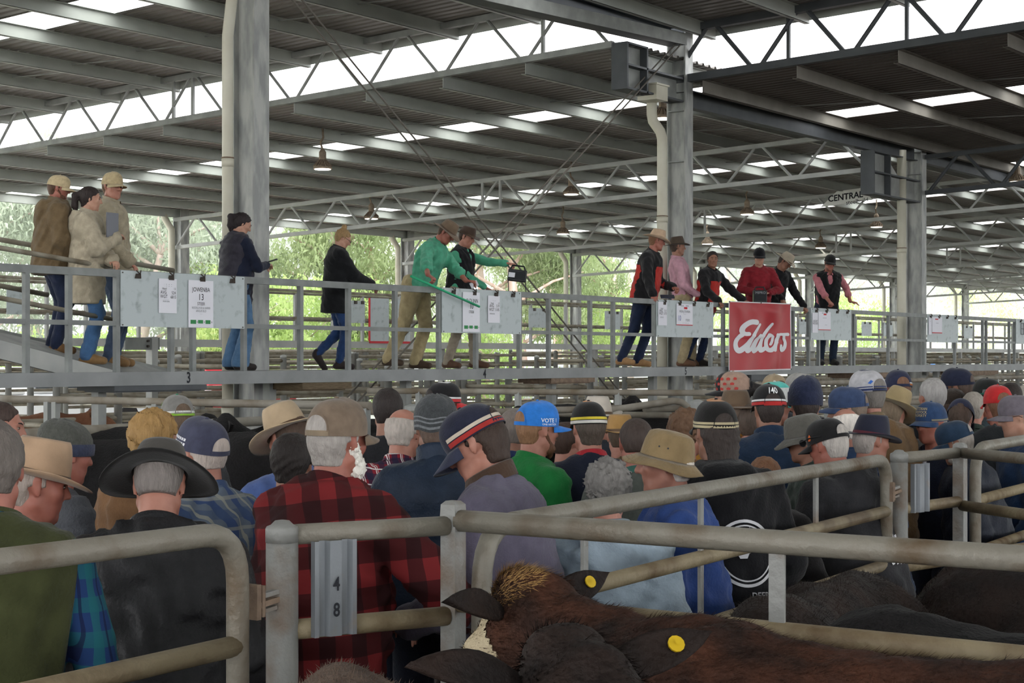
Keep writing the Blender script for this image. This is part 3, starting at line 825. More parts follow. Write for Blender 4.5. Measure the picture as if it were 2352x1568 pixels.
railrun('pipe fence behind the crowd under the red banner', [(1480, 14.2), (2380, 17.6)], [1.57, 1.36, 1.1, .85], (1560, 1900, 2140))
railrun('outer pipe fence right below the walkway edge past the banner', [(1700, 17.2), (2420, 25.5)], [1.72, 1.5, 1.25, 1.0], (1830, 1990, 2150, 2290))
railrun('pipe fence low behind the head with the tan hat and black hair', [(380, 12.0), (1000, 14.8)], [1.28, 1.02, .76], (400, 960))
# stubby gate with a bent corner behind the shaven head
e = empty('pen_gate', gz(1420, 0, 14.0)); tag(e, 'bent pipe gate corner behind the shaven dark head', 'gate')
mb = MB(); mb.tube([gz(1395, 1.565, 13.9), gz(1545, 1.635, 14.3), gz(1565, 1.625, 14.35), gz(1577, 1.59, 14.37), gz(1580, 1.53, 14.4), gz(1580, .5, 14.4)], .03, 10); mb.build('frame_pipe', PIPED, e, True)
for z in (1.3, 1.0, .7):
    mb = MB(); mb.tube([gz(1395, z, 13.9), gz(1580, z, 14.4)], .026, 8); mb.build('rail', PIPED, e, True)
for px, d, lab in ((1601, 14.0, 'capped square post behind the orange topped cap'), (947, 12.6, 'capped round post behind the striped beanie')):
    q = gz(px, 0, d)
    mb = MB(); mb.lathe(q, [(.055, 0), (.055, 1.61), (.062, 1.61), (.06, 1.64), (.015, 1.655)], 12)
    tag(mb.build('pen_post', GALVD, None, False), lab, 'post')

# ------------------------------------------------------------------ the near fences and gates
def bent(p0, p1, p2, r=.1, n=6):
    """round corner p0-p1-p2"""
    p0, p1, p2 = Vector(p0), Vector(p1), Vector(p2)
    a = p1 + (p0 - p1).normalized() * r; b = p1 + (p2 - p1).normalized() * r
    out = []
    for i in range(n + 1):
        t = i / n
        out.append(tuple(a * (1 - t) ** 2 + p1 * 2 * t * (1 - t) + b * t * t))
    return out
def near_gate(label, L, Rr, ztop, zs, bars=(), r=.029, corner=('r',), flat=.015, zl=None):
    """gate between two ground points with rounded top corners; zl = top level at the left end"""
    A = Vector((*L, 0)); C = Vector((*Rr, 0))
    zl = ztop if zl is None else zl
    e = empty('pen_gate', tuple(A)); tag(e, label, 'gate', 'gates of the near pen')
    up = lambda q, z: (q.x, q.y, z)
    pts = []
    if 'l' in corner: pts += [up(A, .25)] + bent(up(A, .25), up(A, zl), up(C, ztop), .17)
    else: pts += [up(A, zl)]
    if 'r' in corner: pts += bent(up(A, zl), up(C, ztop), up(C, .25), .13) + [up(C, .25)]
    else: pts += [up(C, ztop)]
    mb = MB(); mb.tube(pts, r, 16); mb.build('frame_pipe', PIPEN, e, True)
    for z in zs:
        mb = MB(); mb.tube([up(A, z), up(C, z)], r * .93, 14); mb.build('rail', PIPEB, e, True)
    for t, z0, z1, w in bars:
        q = A + (C - A) * t
        tdir = (C - A).normalized()
        mb = MB(); mb.bar(up(q, z0), up(q, z1), .012, w, up=tuple(tdir)); mb.build('flat_bar', POSTN, e)
    return e
def g2(px, d): return W((px - CX) / FPX * d, d)[:2]
near_gate('pipe gate in front of the olive vest and black oilskin men', g2(-220, 3.38), g2(546, 4.28), 1.562, (1.275, .98, .7, .45), zl=1.57)
near_gate('long pipe gate in front of the pale raincoat and the bucket hat man', g2(1106, 4.72), g2(2036, 7.85), 1.53, (1.29, 1.045, .78, .5), ((.17, 1.29, 1.53, .03), (.415, 1.045, 1.53, .028), (.74, 1.29, 1.53, .035)), corner=('l', 'r'))
near_gate('pipe gate at the edge of the picture before the puffer jacket man', g2(2240, 8.55), g2(2520, 11.0), 1.545, (1.28, 1.02, .76, .5), corner=('l',))
def near_post(label, px, d, ztop, w, square=False, name='pen_post'):
    q = g2(px, d); e = empty(name, (*q, 0)); tag(e, label, 'post', 'posts of the near pen')
    if square:
        h = w / 2
        mb = MB()
        cs = [(s * h * UX + t * h * NX, s * h * UY + t * h * NY) for s, t in ((-1, -1), (1, -1), (1, 1), (-1, 1))]
        mb.hexa([(q[0] + x, q[1] + y, 0) for x, y in cs] + [(q[0] + x, q[1] + y, ztop - .045) for x, y in cs]); mb.build('shaft', POSTN, e)
        mb = MB(); mb.hexa([(q[0] + x * 1.06, q[1] + y * 1.06, ztop - .045) for x, y in cs] + [(q[0] + x * .98, q[1] + y * .98, ztop - .006) for x, y in cs])
        mb.hexa([(q[0] + x * .98, q[1] + y * .98, ztop - .006) for x, y in cs] + [(q[0] + x * .6, q[1] + y * .6, ztop + .004) for x, y in cs]); mb.build('post_cap', POSTN, e)
    else:
        mb = MB(); mb.lathe((*q, 0), [(w / 2, 0), (w / 2, ztop - .04)], 24); mb.build('shaft', POSTN, e, True)
        mb = MB(); mb.lathe((*q, 0), [(w / 2 * 1.03, ztop - .045), (w / 2 * 1.03, ztop - .01), (w / 2 * .96, ztop - .004), (w / 2 * .72, ztop), (w / 2 * .45, ztop + .011), (w / 2 * .15, ztop + .013)], 24); mb.build('post_cap', POSTN, e, True)
    return e, q
pa_, qa = near_post('thick round capped post in front of the red checked jacket', 648, 4.42, 1.565, .084)
pb_, qb = near_post('square capped corner post in front of the mauve fleece man', 1041, 4.68, 1.602, .05, True)
pc_, qc = near_post('round capped post at the end of the long gate', 2065, 7.95, 1.556, .082)
pd_, qd = near_post('square capped corner post before the puffer jacket man', 2205, 8.4, 1.575, .055, True)
def near_fence(label, A, C, zs, r=.029, z_end=None):
    e = empty('pen_fence', (*A, 0)); tag(e, label, 'fence', 'fences of the near pen')
    for z in zs:
        mb = MB(); mb.tube([(*A, z), (*C, z)], r, 16); mb.build('rail', PIPEN if z > 1.45 else PIPEB, e, True)
    return e
def toward(q, px, d, s):
    g = g2(px, d); v = Vector((g[0] - q[0], g[1] - q[1])); v.normalize(); return (q[0] + v.x * s, q[1] + v.y * s)
near_fence('short pipe fence between the two posts below the red checked jacket', toward(qa, 1041, 4.68, .03), toward(qb, 648, 4.42, .02), (1.538, 1.29, 1.04, .8, .55), r=.027)
F2 = near_fence('long pipe fence running to the picture edge in front of the cattle', toward(qb, 2352, 3.77, .02), g2(2700, 3.6), (1.552, 1.33, 1.09, .85, .6), r=.03)
t = g2(1785, 4.12)
mb = MB(); mb.bar((t[0], t[1] + .0, 1.35), (t[0], t[1], 1.53), .008, .042, up=(-NX, -NY, 0)); mb.build('flat_bar', POSTN, F2)
mb = MB(); mb.bar((t[0], t[1] + .0, .5), (t[0], t[1], 1.33), .008, .042, up=(-NX, -NY, 0)); mb.build('flat_bar', POSTN, F2)
near_fence('short pipe fence with a plate beside the long gate post', toward(qc, 2205, 8.4, .03), toward(qd, 2065, 7.95, .02), (1.53, 1.29, 1.04, .8, .55), r=.027)
near_fence('pipe fence running off beside the puffer jacket man', toward(qd, 2352, 7.9, .02), g2(2600, 7.2), (1.53, 1.27, 1.0, .76, .55), r=.027)
near_fence('pipe fence low behind the cattle by the long gate post', toward(qc, 2205, 8.4, .04), g2(2500, 9.2), (1.02, .78), r=.03)
# numbered plate
def plate(label, px0, px1, d0, d1, z0, z1, txt):
    A = Vector((*g2(px0, d0), 0)); C = Vector((*g2(px1, d1), 0)); t = (C - A); W = t.length; t.normalize(); nn = Vector((t.y, -t.x, 0))
    e = empty('pen_plate', (A.x, A.y, z0)); tag(e, label, 'plate')
    prof = [(0, 0), (0, .022), (.10, .022), (.16, .006), (.3, .006), (.36, .022), (.64, .022), (.70, .006), (.84, .006), (.9, .022), (1, .022), (1, 0)]
    mb = MB(); b = 0
    for f, dn in prof:
        q = A + t * (f * W) + nn * (dn - .004)
        for z in (z0, z1): mb.v.append((q.x, q.y, z))
    for i in range(len(prof) - 1): mb.f.append((2 * i, 2 * i + 2, 2 * i + 3, 2 * i + 1))
    mb.build('folded_plate', mat('plate_galv', '#7d8186', .5, .3, '#8a7a68', 7, .6, .1, 40, contrast=(.58, .75)), e)
    for i, ch in enumerate(txt):
        q = A + t * (W * .5) + nn * .0195
        text_on('stencil_number', ch, .05, (q.x, q.y, z1 - (z1 - z0) * (.46 + .27 * i)), tuple(t), (0, 0, 1), INK, e, bold=True, xs=.8)
plate('folded steel pen plate stencilled 4 8 below the red checked sleeve', 716, 812, 4.42, 4.49, 1.272, 1.522, '48')
plate('plain folded steel plate beside the long gate post', 2093, 2128, 7.98, 8.08, 1.27, 1.5, '')
def latch(label, px, py, d, s=1):
    x, y, z = at(px, py, d)
    e = empty('gate_latch', (x, y, z)); tag(e, label, 'latch')
    mb = MB(); mb.wbox(x - .045 * s, x - .03 * s, y - .02, y + .02, z - .045, z + .045); mb.build('lug', RUST, e)
    mb = MB(); mb.bar((x - .04 * s, y, z + .01), (x + .04 * s, y - .01, z + .02), .02, .012); mb.build('arm', POSTN, e)
    mb = MB(); mb.bar((x - .04 * s, y, z - .012), (x + .055 * s, y - .01, z + .002), .025, .014); mb.build('arm', RUST, e)
    mb = MB(); mb.bar((x - .035 * s, y, z - .03), (x + .03 * s, y - .01, z - .02), .02, .01); mb.build('arm', POSTN, e)
    mb = MB(); mb.tube([(x - .015 * s, y - .01, z - .04), (x - .015 * s, y - .01, z + .04)], .008, 8); mb.build('pin', RUST, e)
latch('rusty gate latch between the pipe gate and the thick post', 606, 1378, 4.36)
latch('rusty latch on the far end of the long gate', 2051, 1128, 7.86)
# ------------------------------------------------------------------ soft shapes: distance fields turned into meshes
def axis(lo, hi, coarse, fine=()):
    """grid coordinates from lo to hi, with finer steps inside the intervals (a, b, step)"""
    marks = sorted({lo, hi, *[min(max(v, lo), hi) for f in fine for v in f[:2]]})
    out = [lo]
    for a, b in zip(marks[:-1], marks[1:]):
        if b - a < 1e-6: continue
        m = (a + b) / 2; st = coarse
        for f in fine:
            if f[0] <= m <= f[1]: st = min(st, f[2])
        n = max(1, int(math.ceil((b - a) / st - 1e-6)))
        out += [a + (b - a) * (i + 1) / n for i in range(n)]
    return np.array(out, dtype=np.float32)
I3 = np.eye(3)
class Field:
    def __init__(s, xs, ys, zs):
        s.x, s.y, s.z = xs, ys, zs
        s.D = np.full((len(xs), len(ys), len(zs)), .5, dtype=np.float32)
    def block(s, lo, hi):
        sl = []
        for c, a, b in ((s.x, lo[0], hi[0]), (s.y, lo[1], hi[1]), (s.z, lo[2], hi[2])):
            i = max(0, int(np.searchsorted(c, a)) - 1); j = min(len(c), int(np.searchsorted(c, b)) + 1)
            if j <= i: return None
            sl.append(slice(i, j))
        return tuple(sl)
    def pts(s, b):
        return s.x[b[0]][:, None, None], s.y[b[1]][None, :, None], s.z[b[2]][None, None, :]
    def cone(s, A, C=None, r1=.05, r2=None, k=.02, op='u', M=None, sc=(1, 1, 1)):
        A = np.asarray(A, dtype=float); C = A if C is None else np.asarray(C, dtype=float)
        r2 = r1 if r2 is None else r2
        sc = np.asarray(sc, dtype=float); M = I3 if M is None else M
        rm = max(r1, r2) * sc.max() + k + .045
        b = s.block(np.minimum(A, C) - rm, np.maximum(A, C) + rm)
        if b is None: return s
        X, Y, Z = s.pts(b)
        X = X - A[0]; Y = Y - A[1]; Z = Z - A[2]
        Ms = M / sc[:, None]
        q = [Ms[i, 0] * X + Ms[i, 1] * Y + Ms[i, 2] * Z for i in range(3)]
        bb = Ms @ (C - A); L = float(bb @ bb)
        if L > 1e-10:
            t = np.clip((q[0] * bb[0] + q[1] * bb[1] + q[2] * bb[2]) / L, 0, 1)
            d = np.sqrt((q[0] - t * bb[0]) ** 2 + (q[1] - t * bb[1]) ** 2 + (q[2] - t * bb[2]) ** 2) - (r1 + (r2 - r1) * t)
        else:
            d = np.sqrt(q[0] ** 2 + q[1] ** 2 + q[2] ** 2) - r1
        d = (d * sc.min()).astype(np.float32)
        return s.mix(b, d, k, op)
    def mix(s, b, d, k, op):
        D = s.D[b]
        if op == 'u':
            h = np.clip(.5 + .5 * (D - d) / k, 0, 1); s.D[b] = D * (1 - h) + d * h - k * h * (1 - h)
        else:                                                   # carve
            d = -d; h = np.clip(.5 - .5 * (D - d) / k, 0, 1); s.D[b] = D * (1 - h) + d * h + k * h * (1 - h)
        return s
    def half(s, o, n, k=.006):
        """keep the side away from n"""
        X, Y, Z = s.pts((slice(None),) * 3)
        d = ((X - o[0]) * n[0] + (Y - o[1]) * n[1] + (Z - o[2]) * n[2]).astype(np.float32)
        s.D = np.maximum(s.D, d)
        return s
    def ripple(s, amp, wl, seed, n=3, box=None):
        r = np.random.default_rng(seed)
        X, Y, Z = s.pts((slice(None),) * 3)
        tot = 0
        for i in range(n):
            kv = r.normal(size=3); kv *= (2 * math.pi / wl) * (1 + .6 * i) / np.linalg.norm(kv); kw = r.normal(size=3) * (2.2 / wl)
            ph = r.uniform(0, 6.28, 2)
            tot = tot + np.sin(kv[0] * X + kv[1] * Y + kv[2] * Z + ph[0] + 1.6 * np.sin(kw[0] * X + kw[1] * Y + kw[2] * Z + ph[1])) / (1 + .5 * i)
        s.D = s.D + (amp * tot).astype(np.float32)
        return s
    def mesh(s):
        D = s.D; D[0] = np.maximum(D[0], .01); D[-1] = np.maximum(D[-1], .01)
        D[:, 0] = np.maximum(D[:, 0], .01); D[:, -1] = np.maximum(D[:, -1], .01)
        D[:, :, 0] = np.maximum(D[:, :, 0], .01); D[:, :, -1] = np.maximum(D[:, :, -1], .01)
        S = D < 0
        c = S[:-1, :-1, :-1].astype(np.int8)
        for i, j, k in ((1, 0, 0), (0, 1, 0), (0, 0, 1), (1, 1, 0), (1, 0, 1), (0, 1, 1), (1, 1, 1)):
            c = c + S[i:D.shape[0] - 1 + i, j:D.shape[1] - 1 + j, k:D.shape[2] - 1 + k]
        act = (c > 0) & (c < 8)
        ii, jj, kk = np.nonzero(act)
        if not len(ii): return np.zeros((0, 3)), np.zeros((0, 4), dtype=int)
        idx = np.full(act.shape, -1, dtype=np.int32); idx[ii, jj, kk] = np.arange(len(ii))
        acc = np.zeros((len(ii), 3)); cnt = np.zeros(len(ii))
        x, y, z = s.x, s.y, s.z
        corners = [(i, j, k) for i in (0, 1) for j in (0, 1) for k in (0, 1)]
        vals = {q: D[ii + q[0], jj + q[1], kk + q[2]] for q in corners}
        for a in corners:
            for ax in range(3):
                if a[ax] == 1: continue
                b_ = list(a); b_[ax] = 1; b_ = tuple(b_)
                va, vb = vals[a], vals[b_]
                m = (va < 0) != (vb < 0)
                if not m.any(): continue
                t = va[m] / (va[m] - vb[m])
                pa = np.stack([x[ii[m] + a[0]], y[jj[m] + a[1]], z[kk[m] + a[2]]], 1).astype(float)
                pb = np.stack([x[ii[m] + b_[0]], y[jj[m] + b_[1]], z[kk[m] + b_[2]]], 1)
                acc[m] += pa + (pb - pa) * t[:, None]; cnt[m] += 1
        V = acc / cnt[:, None]
        F = []
        # x edges
        e = S[:-1, 1:-1, 1:-1] != S[1:, 1:-1, 1:-1]
        i, j, k = np.nonzero(e); f = S[:-1, 1:-1, 1:-1][e]
        q = np.stack([idx[i, j, k], idx[i, j + 1, k], idx[i, j + 1, k + 1], idx[i, j, k + 1]], 1); q[~f] = q[~f][:, ::-1]; F.append(q)
        e = S[1:-1, :-1, 1:-1] != S[1:-1, 1:, 1:-1]
        i, j, k = np.nonzero(e); f = S[1:-1, :-1, 1:-1][e]
        q = np.stack([idx[i, j, k], idx[i, j, k + 1], idx[i + 1, j, k + 1], idx[i + 1, j, k]], 1); q[~f] = q[~f][:, ::-1]; F.append(q)
        e = S[1:-1, 1:-1, :-1] != S[1:-1, 1:-1, 1:]
        i, j, k = np.nonzero(e); f = S[1:-1, 1:-1, :-1][e]
        q = np.stack([idx[i, j, k], idx[i + 1, j, k], idx[i + 1, j + 1, k], idx[i, j + 1, k]], 1); q[~f] = q[~f][:, ::-1]; F.append(q)
        F = np.concatenate(F); F = F[(F >= 0).all(1)]
        return V, F
def rx(a): c, s = math.cos(a), math.sin(a); return np.array([[1, 0, 0], [0, c, -s], [0, s, c]])
def ry(a): c, s = math.cos(a), math.sin(a); return np.array([[c, 0, s], [0, 1, 0], [-s, 0, c]])
def rz(a): c, s = math.cos(a), math.sin(a); return np.array([[c, -s, 0], [s, c, 0], [0, 0, 1]])
def unit(v): v = np.asarray(v, dtype=float); return v / (np.linalg.norm(v) + 1e-9)
def ik(S, T, l1, l2, hint):
    """elbow or knee of a two-bone limb from S to T, bending towards hint; returns joint and (clamped) end"""
    S, T = np.asarray(S, float), np.asarray(T, float)
    v = T - S; d = np.linalg.norm(v); t = v / (d + 1e-9)
    if d > (l1 + l2) * .995: d = (l1 + l2) * .995; T = S + t * d
    a = (l1 * l1 - l2 * l2 + d * d) / (2 * d); h = math.sqrt(max(0, l1 * l1 - a * a))
    hv = np.asarray(hint, float); hv = hv - t * (hv @ t); hv = unit(hv)
    return S + t * a + hv * h, T

# ------------------------------------------------------------------ materials for people
def cloth(name, c, c2=None, bump=.25, bscale=90, rough=.9, scale=14, spec=.2, sheen=.15):
    if c2 is None:
        b = rgb(c); c2 = tuple(min(1, x * .98 + .002) for x in b); c = tuple(x * .74 for x in b)
    return mat(name, c, rough, 0, c2, scale, .8, bump, bscale, spec, sheen=sheen)
def plaid(name, base, stripes, period, axes=('X', 'Z'), rough=.9, rot=0.0):
    """woven check: stripes = (axis, start, width, colour, weight) as fractions of the period"""
    if name in MATS: return MATS[name]
    m = bpy.data.materials.new(name); m.use_nodes = True; nt = m.node_tree
    bs = nt.nodes['Principled BSDF']; bs.inputs['Roughness'].default_value = rough; bs.inputs['Specular IOR Level'].default_value = .2
    tc = nt.nodes.new('ShaderNodeTexCoord')
    nz = nt.nodes.new('ShaderNodeTexNoise'); nz.inputs['Scale'].default_value = 4.0; nz.inputs['Detail'].default_value = 2
    nt.links.new(tc.outputs['Object'], nz.inputs['Vector'])
    wob = nt.nodes.new('ShaderNodeVectorMath'); wob.operation = 'MULTIPLY_ADD'; wob.inputs[1].default_value = (.028, .028, .028)
    nt.links.new(nz.outputs['Color'], wob.inputs[0]); nt.links.new(tc.outputs['Object'], wob.inputs[2])
    mp = nt.nodes.new('ShaderNodeMapping'); mp.inputs['Rotation'].default_value = (0, rot, 0)
    nt.links.new(wob.outputs[0], mp.inputs[0])
    sep = nt.nodes.new('ShaderNodeSeparateXYZ'); nt.links.new(mp.outputs[0], sep.inputs[0])
    fr = {}
    for ax in ('X', 'Z'):
        dv = nt.nodes.new('ShaderNodeMath'); dv.operation = 'DIVIDE'; dv.inputs[1].default_value = period
        if ax == 'X':
            ad = nt.nodes.new('ShaderNodeMath'); ad.operation = 'ADD'
            nt.links.new(sep.outputs['X'], ad.inputs[0]); nt.links.new(sep.outputs['Y'], ad.inputs[1]); nt.links.new(ad.outputs[0], dv.inputs[0])
        else:
            nt.links.new(sep.outputs[ax], dv.inputs[0])
        f = nt.nodes.new('ShaderNodeMath'); f.operation = 'FRACT'; nt.links.new(dv.outputs[0], f.inputs[0]); fr[ax] = f.outputs[0]
    cur = None
    for ax, st, wd, colr, wt in stripes:
        a = nt.nodes.new('ShaderNodeMath'); a.operation = 'SUBTRACT'; nt.links.new(fr[ax], a.inputs[0]); a.inputs[1].default_value = st + wd / 2
        b = nt.nodes.new('ShaderNodeMath'); b.operation = 'ABSOLUTE'; nt.links.new(a.outputs[0], b.inputs[0])
        c = nt.nodes.new('ShaderNodeMath'); c.operation = 'LESS_THAN'; nt.links.new(b.outputs[0], c.inputs[0]); c.inputs[1].default_value = wd / 2
        d = nt.nodes.new('ShaderNodeMath'); d.operation = 'MULTIPLY'; nt.links.new(c.outputs[0], d.inputs[0]); d.inputs[1].default_value = wt
        mx = nt.nodes.new('ShaderNodeMix'); mx.data_type = 'RGBA'
        nt.links.new(d.outputs[0], mx.inputs[0])
        if cur is None: mx.inputs[6].default_value = (*rgb(base), 1)
        else: nt.links.new(cur, mx.inputs[6])
        mx.inputs[7].default_value = (*rgb(colr), 1)
        cur = mx.outputs[2]
    nt.links.new(cur, bs.inputs['Base Color'])
    MATS[name] = m
    return m
SKINS = {'fair': mat('skin_fair', '#bd947f', .55, 0, '#a97a66', 18, .6, spec=.35), 'pink': mat('skin_pink', '#b58170', .5, 0, '#a06a58', 16, .6, spec=.4),
         'ruddy': mat('skin_ruddy', '#a86d5d', .5, 0, '#935649', 16, .6, spec=.4), 'tan': mat('skin_tan', '#9c7260', .55, 0, '#875e4c', 16, .6, spec=.35)}
def hairm(c): return mat('hair_' + c.strip('#'), c, .6, 0, tuple(min(1, x * 1.5 + .008) for x in rgb(c)), 60, .5, .45, 140, .3, stretch=(1, 1, .3))
EYE = mat('eye_dark', '#2a211d', .2, spec=.6)
EYEW = mat('eye_white', '#a3968c', .3)
LIP = mat('lip', '#a8635a', .5)
SOLE = mat('boot_sole', '#2a2624', .8)

# ------------------------------------------------------------------ headwear (in the head's own frame: x right, y front, z up)
def ring_mesh(rings, close_top=True, closed=True):
    n = len(rings[0]); V = [p for r_ in rings for p in r_]; F = []
    for i in range(len(rings) - 1):
        for k in range(n if closed else n - 1):
            k2 = (k + 1) % n
            F.append((i * n + k, i * n + k2, (i + 1) * n + k2, (i + 1) * n + k))
    if close_top:
        V.append(tuple(np.mean(np.array(rings[-1]), axis=0))); c = len(V) - 1
        for k in range(n):
            k2 = (k + 1) % n
            F.append(((len(rings) - 1) * n + k, (len(rings) - 1) * n + k2, c, c))
    return np.array(V, float), F
CAPZ0, CAPH, CAPRX, CAPRY = .022, .114, .0910, .1145
def cap_pt(th, e, off=0.0, fold=0.0):
    """point on a cap crown: th from the front towards the wearer's right, e elevation 0..1"""
    ce = max(0, math.cos(e * math.pi / 2)) ** .72; se = math.sin(e * math.pi / 2) ** .92
    r = 1 + off / .1
    fr = max(0, math.cos(th))
    y = (CAPRY * ce * math.cos(th)) * r + .010 * fr * math.sin(e * math.pi) - .006
    return (CAPRX * ce * math.sin(th) * r, y, CAPZ0 - .006 * (1 - e) * (1 - fr) + (CAPH + off) * se + .008 * fr * se)
def cap_e(z):
    return math.asin(min(1, max(0, (z - CAPZ0) / (CAPH + .004))) ** (1 / .92)) * 2 / math.pi
def fix_tris(F):
    return np.array([f if len(f) == 4 else (*f, f[-1]) for f in F], dtype=int)
def poly_obj(name, V, F, mt, parent, smooth=True):
    me = bpy.data.meshes.new(name)
    me.from_pydata([tuple(v) for v in V], [], [tuple(dict.fromkeys(f)) for f in F])
    if smooth: me.polygons.foreach_set('use_smooth', [True] * len(me.polygons))
    me.update(); me.materials.append(mt)
    o = bpy.data.objects.new(name, me); COL.objects.link(o); o.parent = parent
    return o
def solid(V, F, nrm, t):
    """thin sheet -> closed shell, pushed by t along nrm (n,3)"""
    V = np.asarray(V, float); n = len(V)
    V2 = V - np.asarray(nrm) * t
    F2 = [tuple(reversed([i + n for i in f])) for f in F]
    from collections import Counter
    ed = Counter()
    for f in F:
        for a, b in zip(f, f[1:] + f[:1]):
            if a != b: ed[(a, b)] += 1
    side = [(b, a, a + n, b + n) for (a, b) in ed if (b, a) not in ed]
    return np.concatenate([V, V2]), list(F) + F2 + side
def brim_sheet(L=.075, drop=.014, width=1.18, curve=.018):
    V = []; F = []; nu, nv = 16, 5
    for j in range(nv + 1):
        v = j / nv
        for i in range(nu + 1):
            u = -1 + 2 * i / nu; th = u * width
            b = cap_pt(th, 0.0, .001)
            out = L * math.sqrt(max(0, 1 - (abs(u) ** 2.3)))
            V.append((b[0] * (1 + .04 * v), b[1] + out * v, b[2] + .004 - drop * v - curve * (abs(u) ** 1.8) * (.4 + .6 * v)))
    for j in range(nv):
        for i in range(nu):
            q = j * (nu + 1) + i
            F.append((q, q + 1, q + nu + 2, q + nu + 1))
    return V, F
def make_cap(e, T, o):
    """e: parent part-holder, T: transform of head-frame points, o: options"""
    c = o.get('c', '#222'); cm = cloth('cap_' + c.strip('#'), c, bump=.15, bscale=200, scale=25)
    c2m = cm if not o.get('front') else cloth('cap_' + o['front'].strip('#'), o['front'], bump=.15, bscale=200)
    n, m = (72, 16) if o.get('hi') else (48, 12)
    back = o.get('open', True)
    rings = [[cap_pt(2 * math.pi * k / n, i / m) for k in range(n)] for i in range(m)]
    V, F = ring_mesh(rings)
    keep = []; front = []; top = []
    for f in F:
        if len(f) == 4:
            th = [2 * math.pi * (q % n) / n for q in f if q < n * m]; el = [q // n for q in f if q < n * m]
            t = math.atan2(np.mean(np.sin(th)), np.mean(np.cos(th))); ee = np.mean(el) / m
            bt = abs(abs(t) - math.pi)
            if o.get('front') and abs(t) < .75: front.append(f); continue
            if o.get('topc') and ee > o.get('top_e', .62): top.append(f); continue
        keep.append(f)
    P = np.array([T(v) for v in V])
    hat = poly_obj('cap', P, keep, cm, e)
    if front: poly_obj('front_panel', P, front, c2m, hat)
    if top: poly_obj('top_panel', P, top, cloth('cap_' + o['topc'].strip('#'), o['topc'], bump=.15, bscale=200), hat)
    if back:
        V2 = []; F2 = []
        for i in range(19):
            a = math.pi * i / 18
            for j in range(6): V2.append(cap_pt(math.pi - .5 * math.cos(a), .05 + (.01 + .30 * math.sin(a) ** .8) * j / 5, .002))
            if i: F2 += [(6 * i - 6 + j, 6 * i + j, 6 * i + j + 1, 6 * i - 5 + j) for j in range(5)]
        poly_obj('back_opening', [T(v) for v in V2], F2, hairm(o.get('hc', '#5a4a40')), hat)
        V2 = []; F2 = []
        for i in range(25):
            a = math.pi * i / 24
            for q_ in (0, .035): V2.append(cap_pt(math.pi - (.5 + q_) * math.cos(a), .06 + (.30 + q_) * math.sin(a) ** .8, .003))
            if i: F2.append((2 * i - 2, 2 * i, 2 * i + 1, 2 * i - 1))
        poly_obj('opening_binding', [T(v) for v in V2], F2, cm, hat)
        V2 = []; F2 = []
        for i in range(9):
            th = math.pi - .56 + 1.12 * i / 8
            a = cap_pt(th, .0, .002); b = (a[0], a[1], a[2] + .018); V2 += [a, b]
            if i: F2.append((2 * i - 2, 2 * i, 2 * i + 1, 2 * i - 1))
        poly_obj('strap', [T(v) for v in V2], F2, cloth('cap_' + o.get('strap', c).strip('#'), o.get('strap', c), bump=.15, bscale=200), hat)
    bm = cloth('cap_' + o.get('brim', c).strip('#'), o.get('brim', c), bump=.15, bscale=200)
    Vb, Fb = brim_sheet(o.get('L', .075), o.get('drop', .016))
    Vs, Fs = solid(Vb, Fb, np.tile([0, 0, 1], (len(Vb), 1)), .004)
    poly_obj('brim', [T(v) for v in Vs], Fs, bm, hat)
    tp = cap_pt(0, .999)
    mbv = [(tp[0] + .008 * math.cos(a) * q, tp[1] - .004 + .008 * math.sin(a) * q, tp[2] + h) for q, h in ((1, -.006), (.9, -.0015), (.3, .0005)) for a in [2 * math.pi * k / 8 for k in range(8)]]
    Fq = [(i * 8 + k, i * 8 + (k + 1) % 8, (i + 1) * 8 + (k + 1) % 8, (i + 1) * 8 + k) for i in range(2) for k in range(8)] + [tuple(16 + k for k in range(8))]
    poly_obj('button', [T(v) for v in mbv], Fq, cloth('cap_' + o.get('button', c).strip('#'), o.get('button', c), bump=.15, bscale=200), hat)
    for (e0, e1, colr, t0, t1) in o.get('bands', ()):
        V2 = []; F2 = []; nn = 40
        for i in range(nn + 1):
            th = t0 + (t1 - t0) * i / nn
            for ee in (e0, (e0 + e1) / 2, e1): V2.append(cap_pt(th, ee, .0022))
            if i:
                q = 3 * i
                F2 += [(q - 3, q, q + 1, q - 2), (q - 2, q + 1, q + 2, q - 1)]
        poly_obj('stripe', [T(v) for v in V2], F2, cloth('cap_' + colr.strip('#'), colr, bump=.15, bscale=200), hat)
    for (txt, size, th0, zc, colr, kw) in o.get('text', ()):
        V3, F3 = text_np(txt, size, **kw)
        Q = []
        for x, y, _ in V3:
            th = th0 - x / (.1); z = zc + y
            Q.append(T(cap_pt(th, cap_e(z), .0035)))
        if len(Q): mesh_np('lettering', Q, F3, mat('print_' + colr.strip('#'), colr, .7), hat)
    for (th0, zc, shape, colr) in o.get('logo', ()):
        Q = [T(cap_pt(th0 - x / .1, cap_e(zc + y), .0038)) for x, y in shape]
        poly_obj('emblem', Q, [tuple(range(len(shape)))], mat('print_' + colr.strip('#'), colr, .7), hat, False)
    return hat
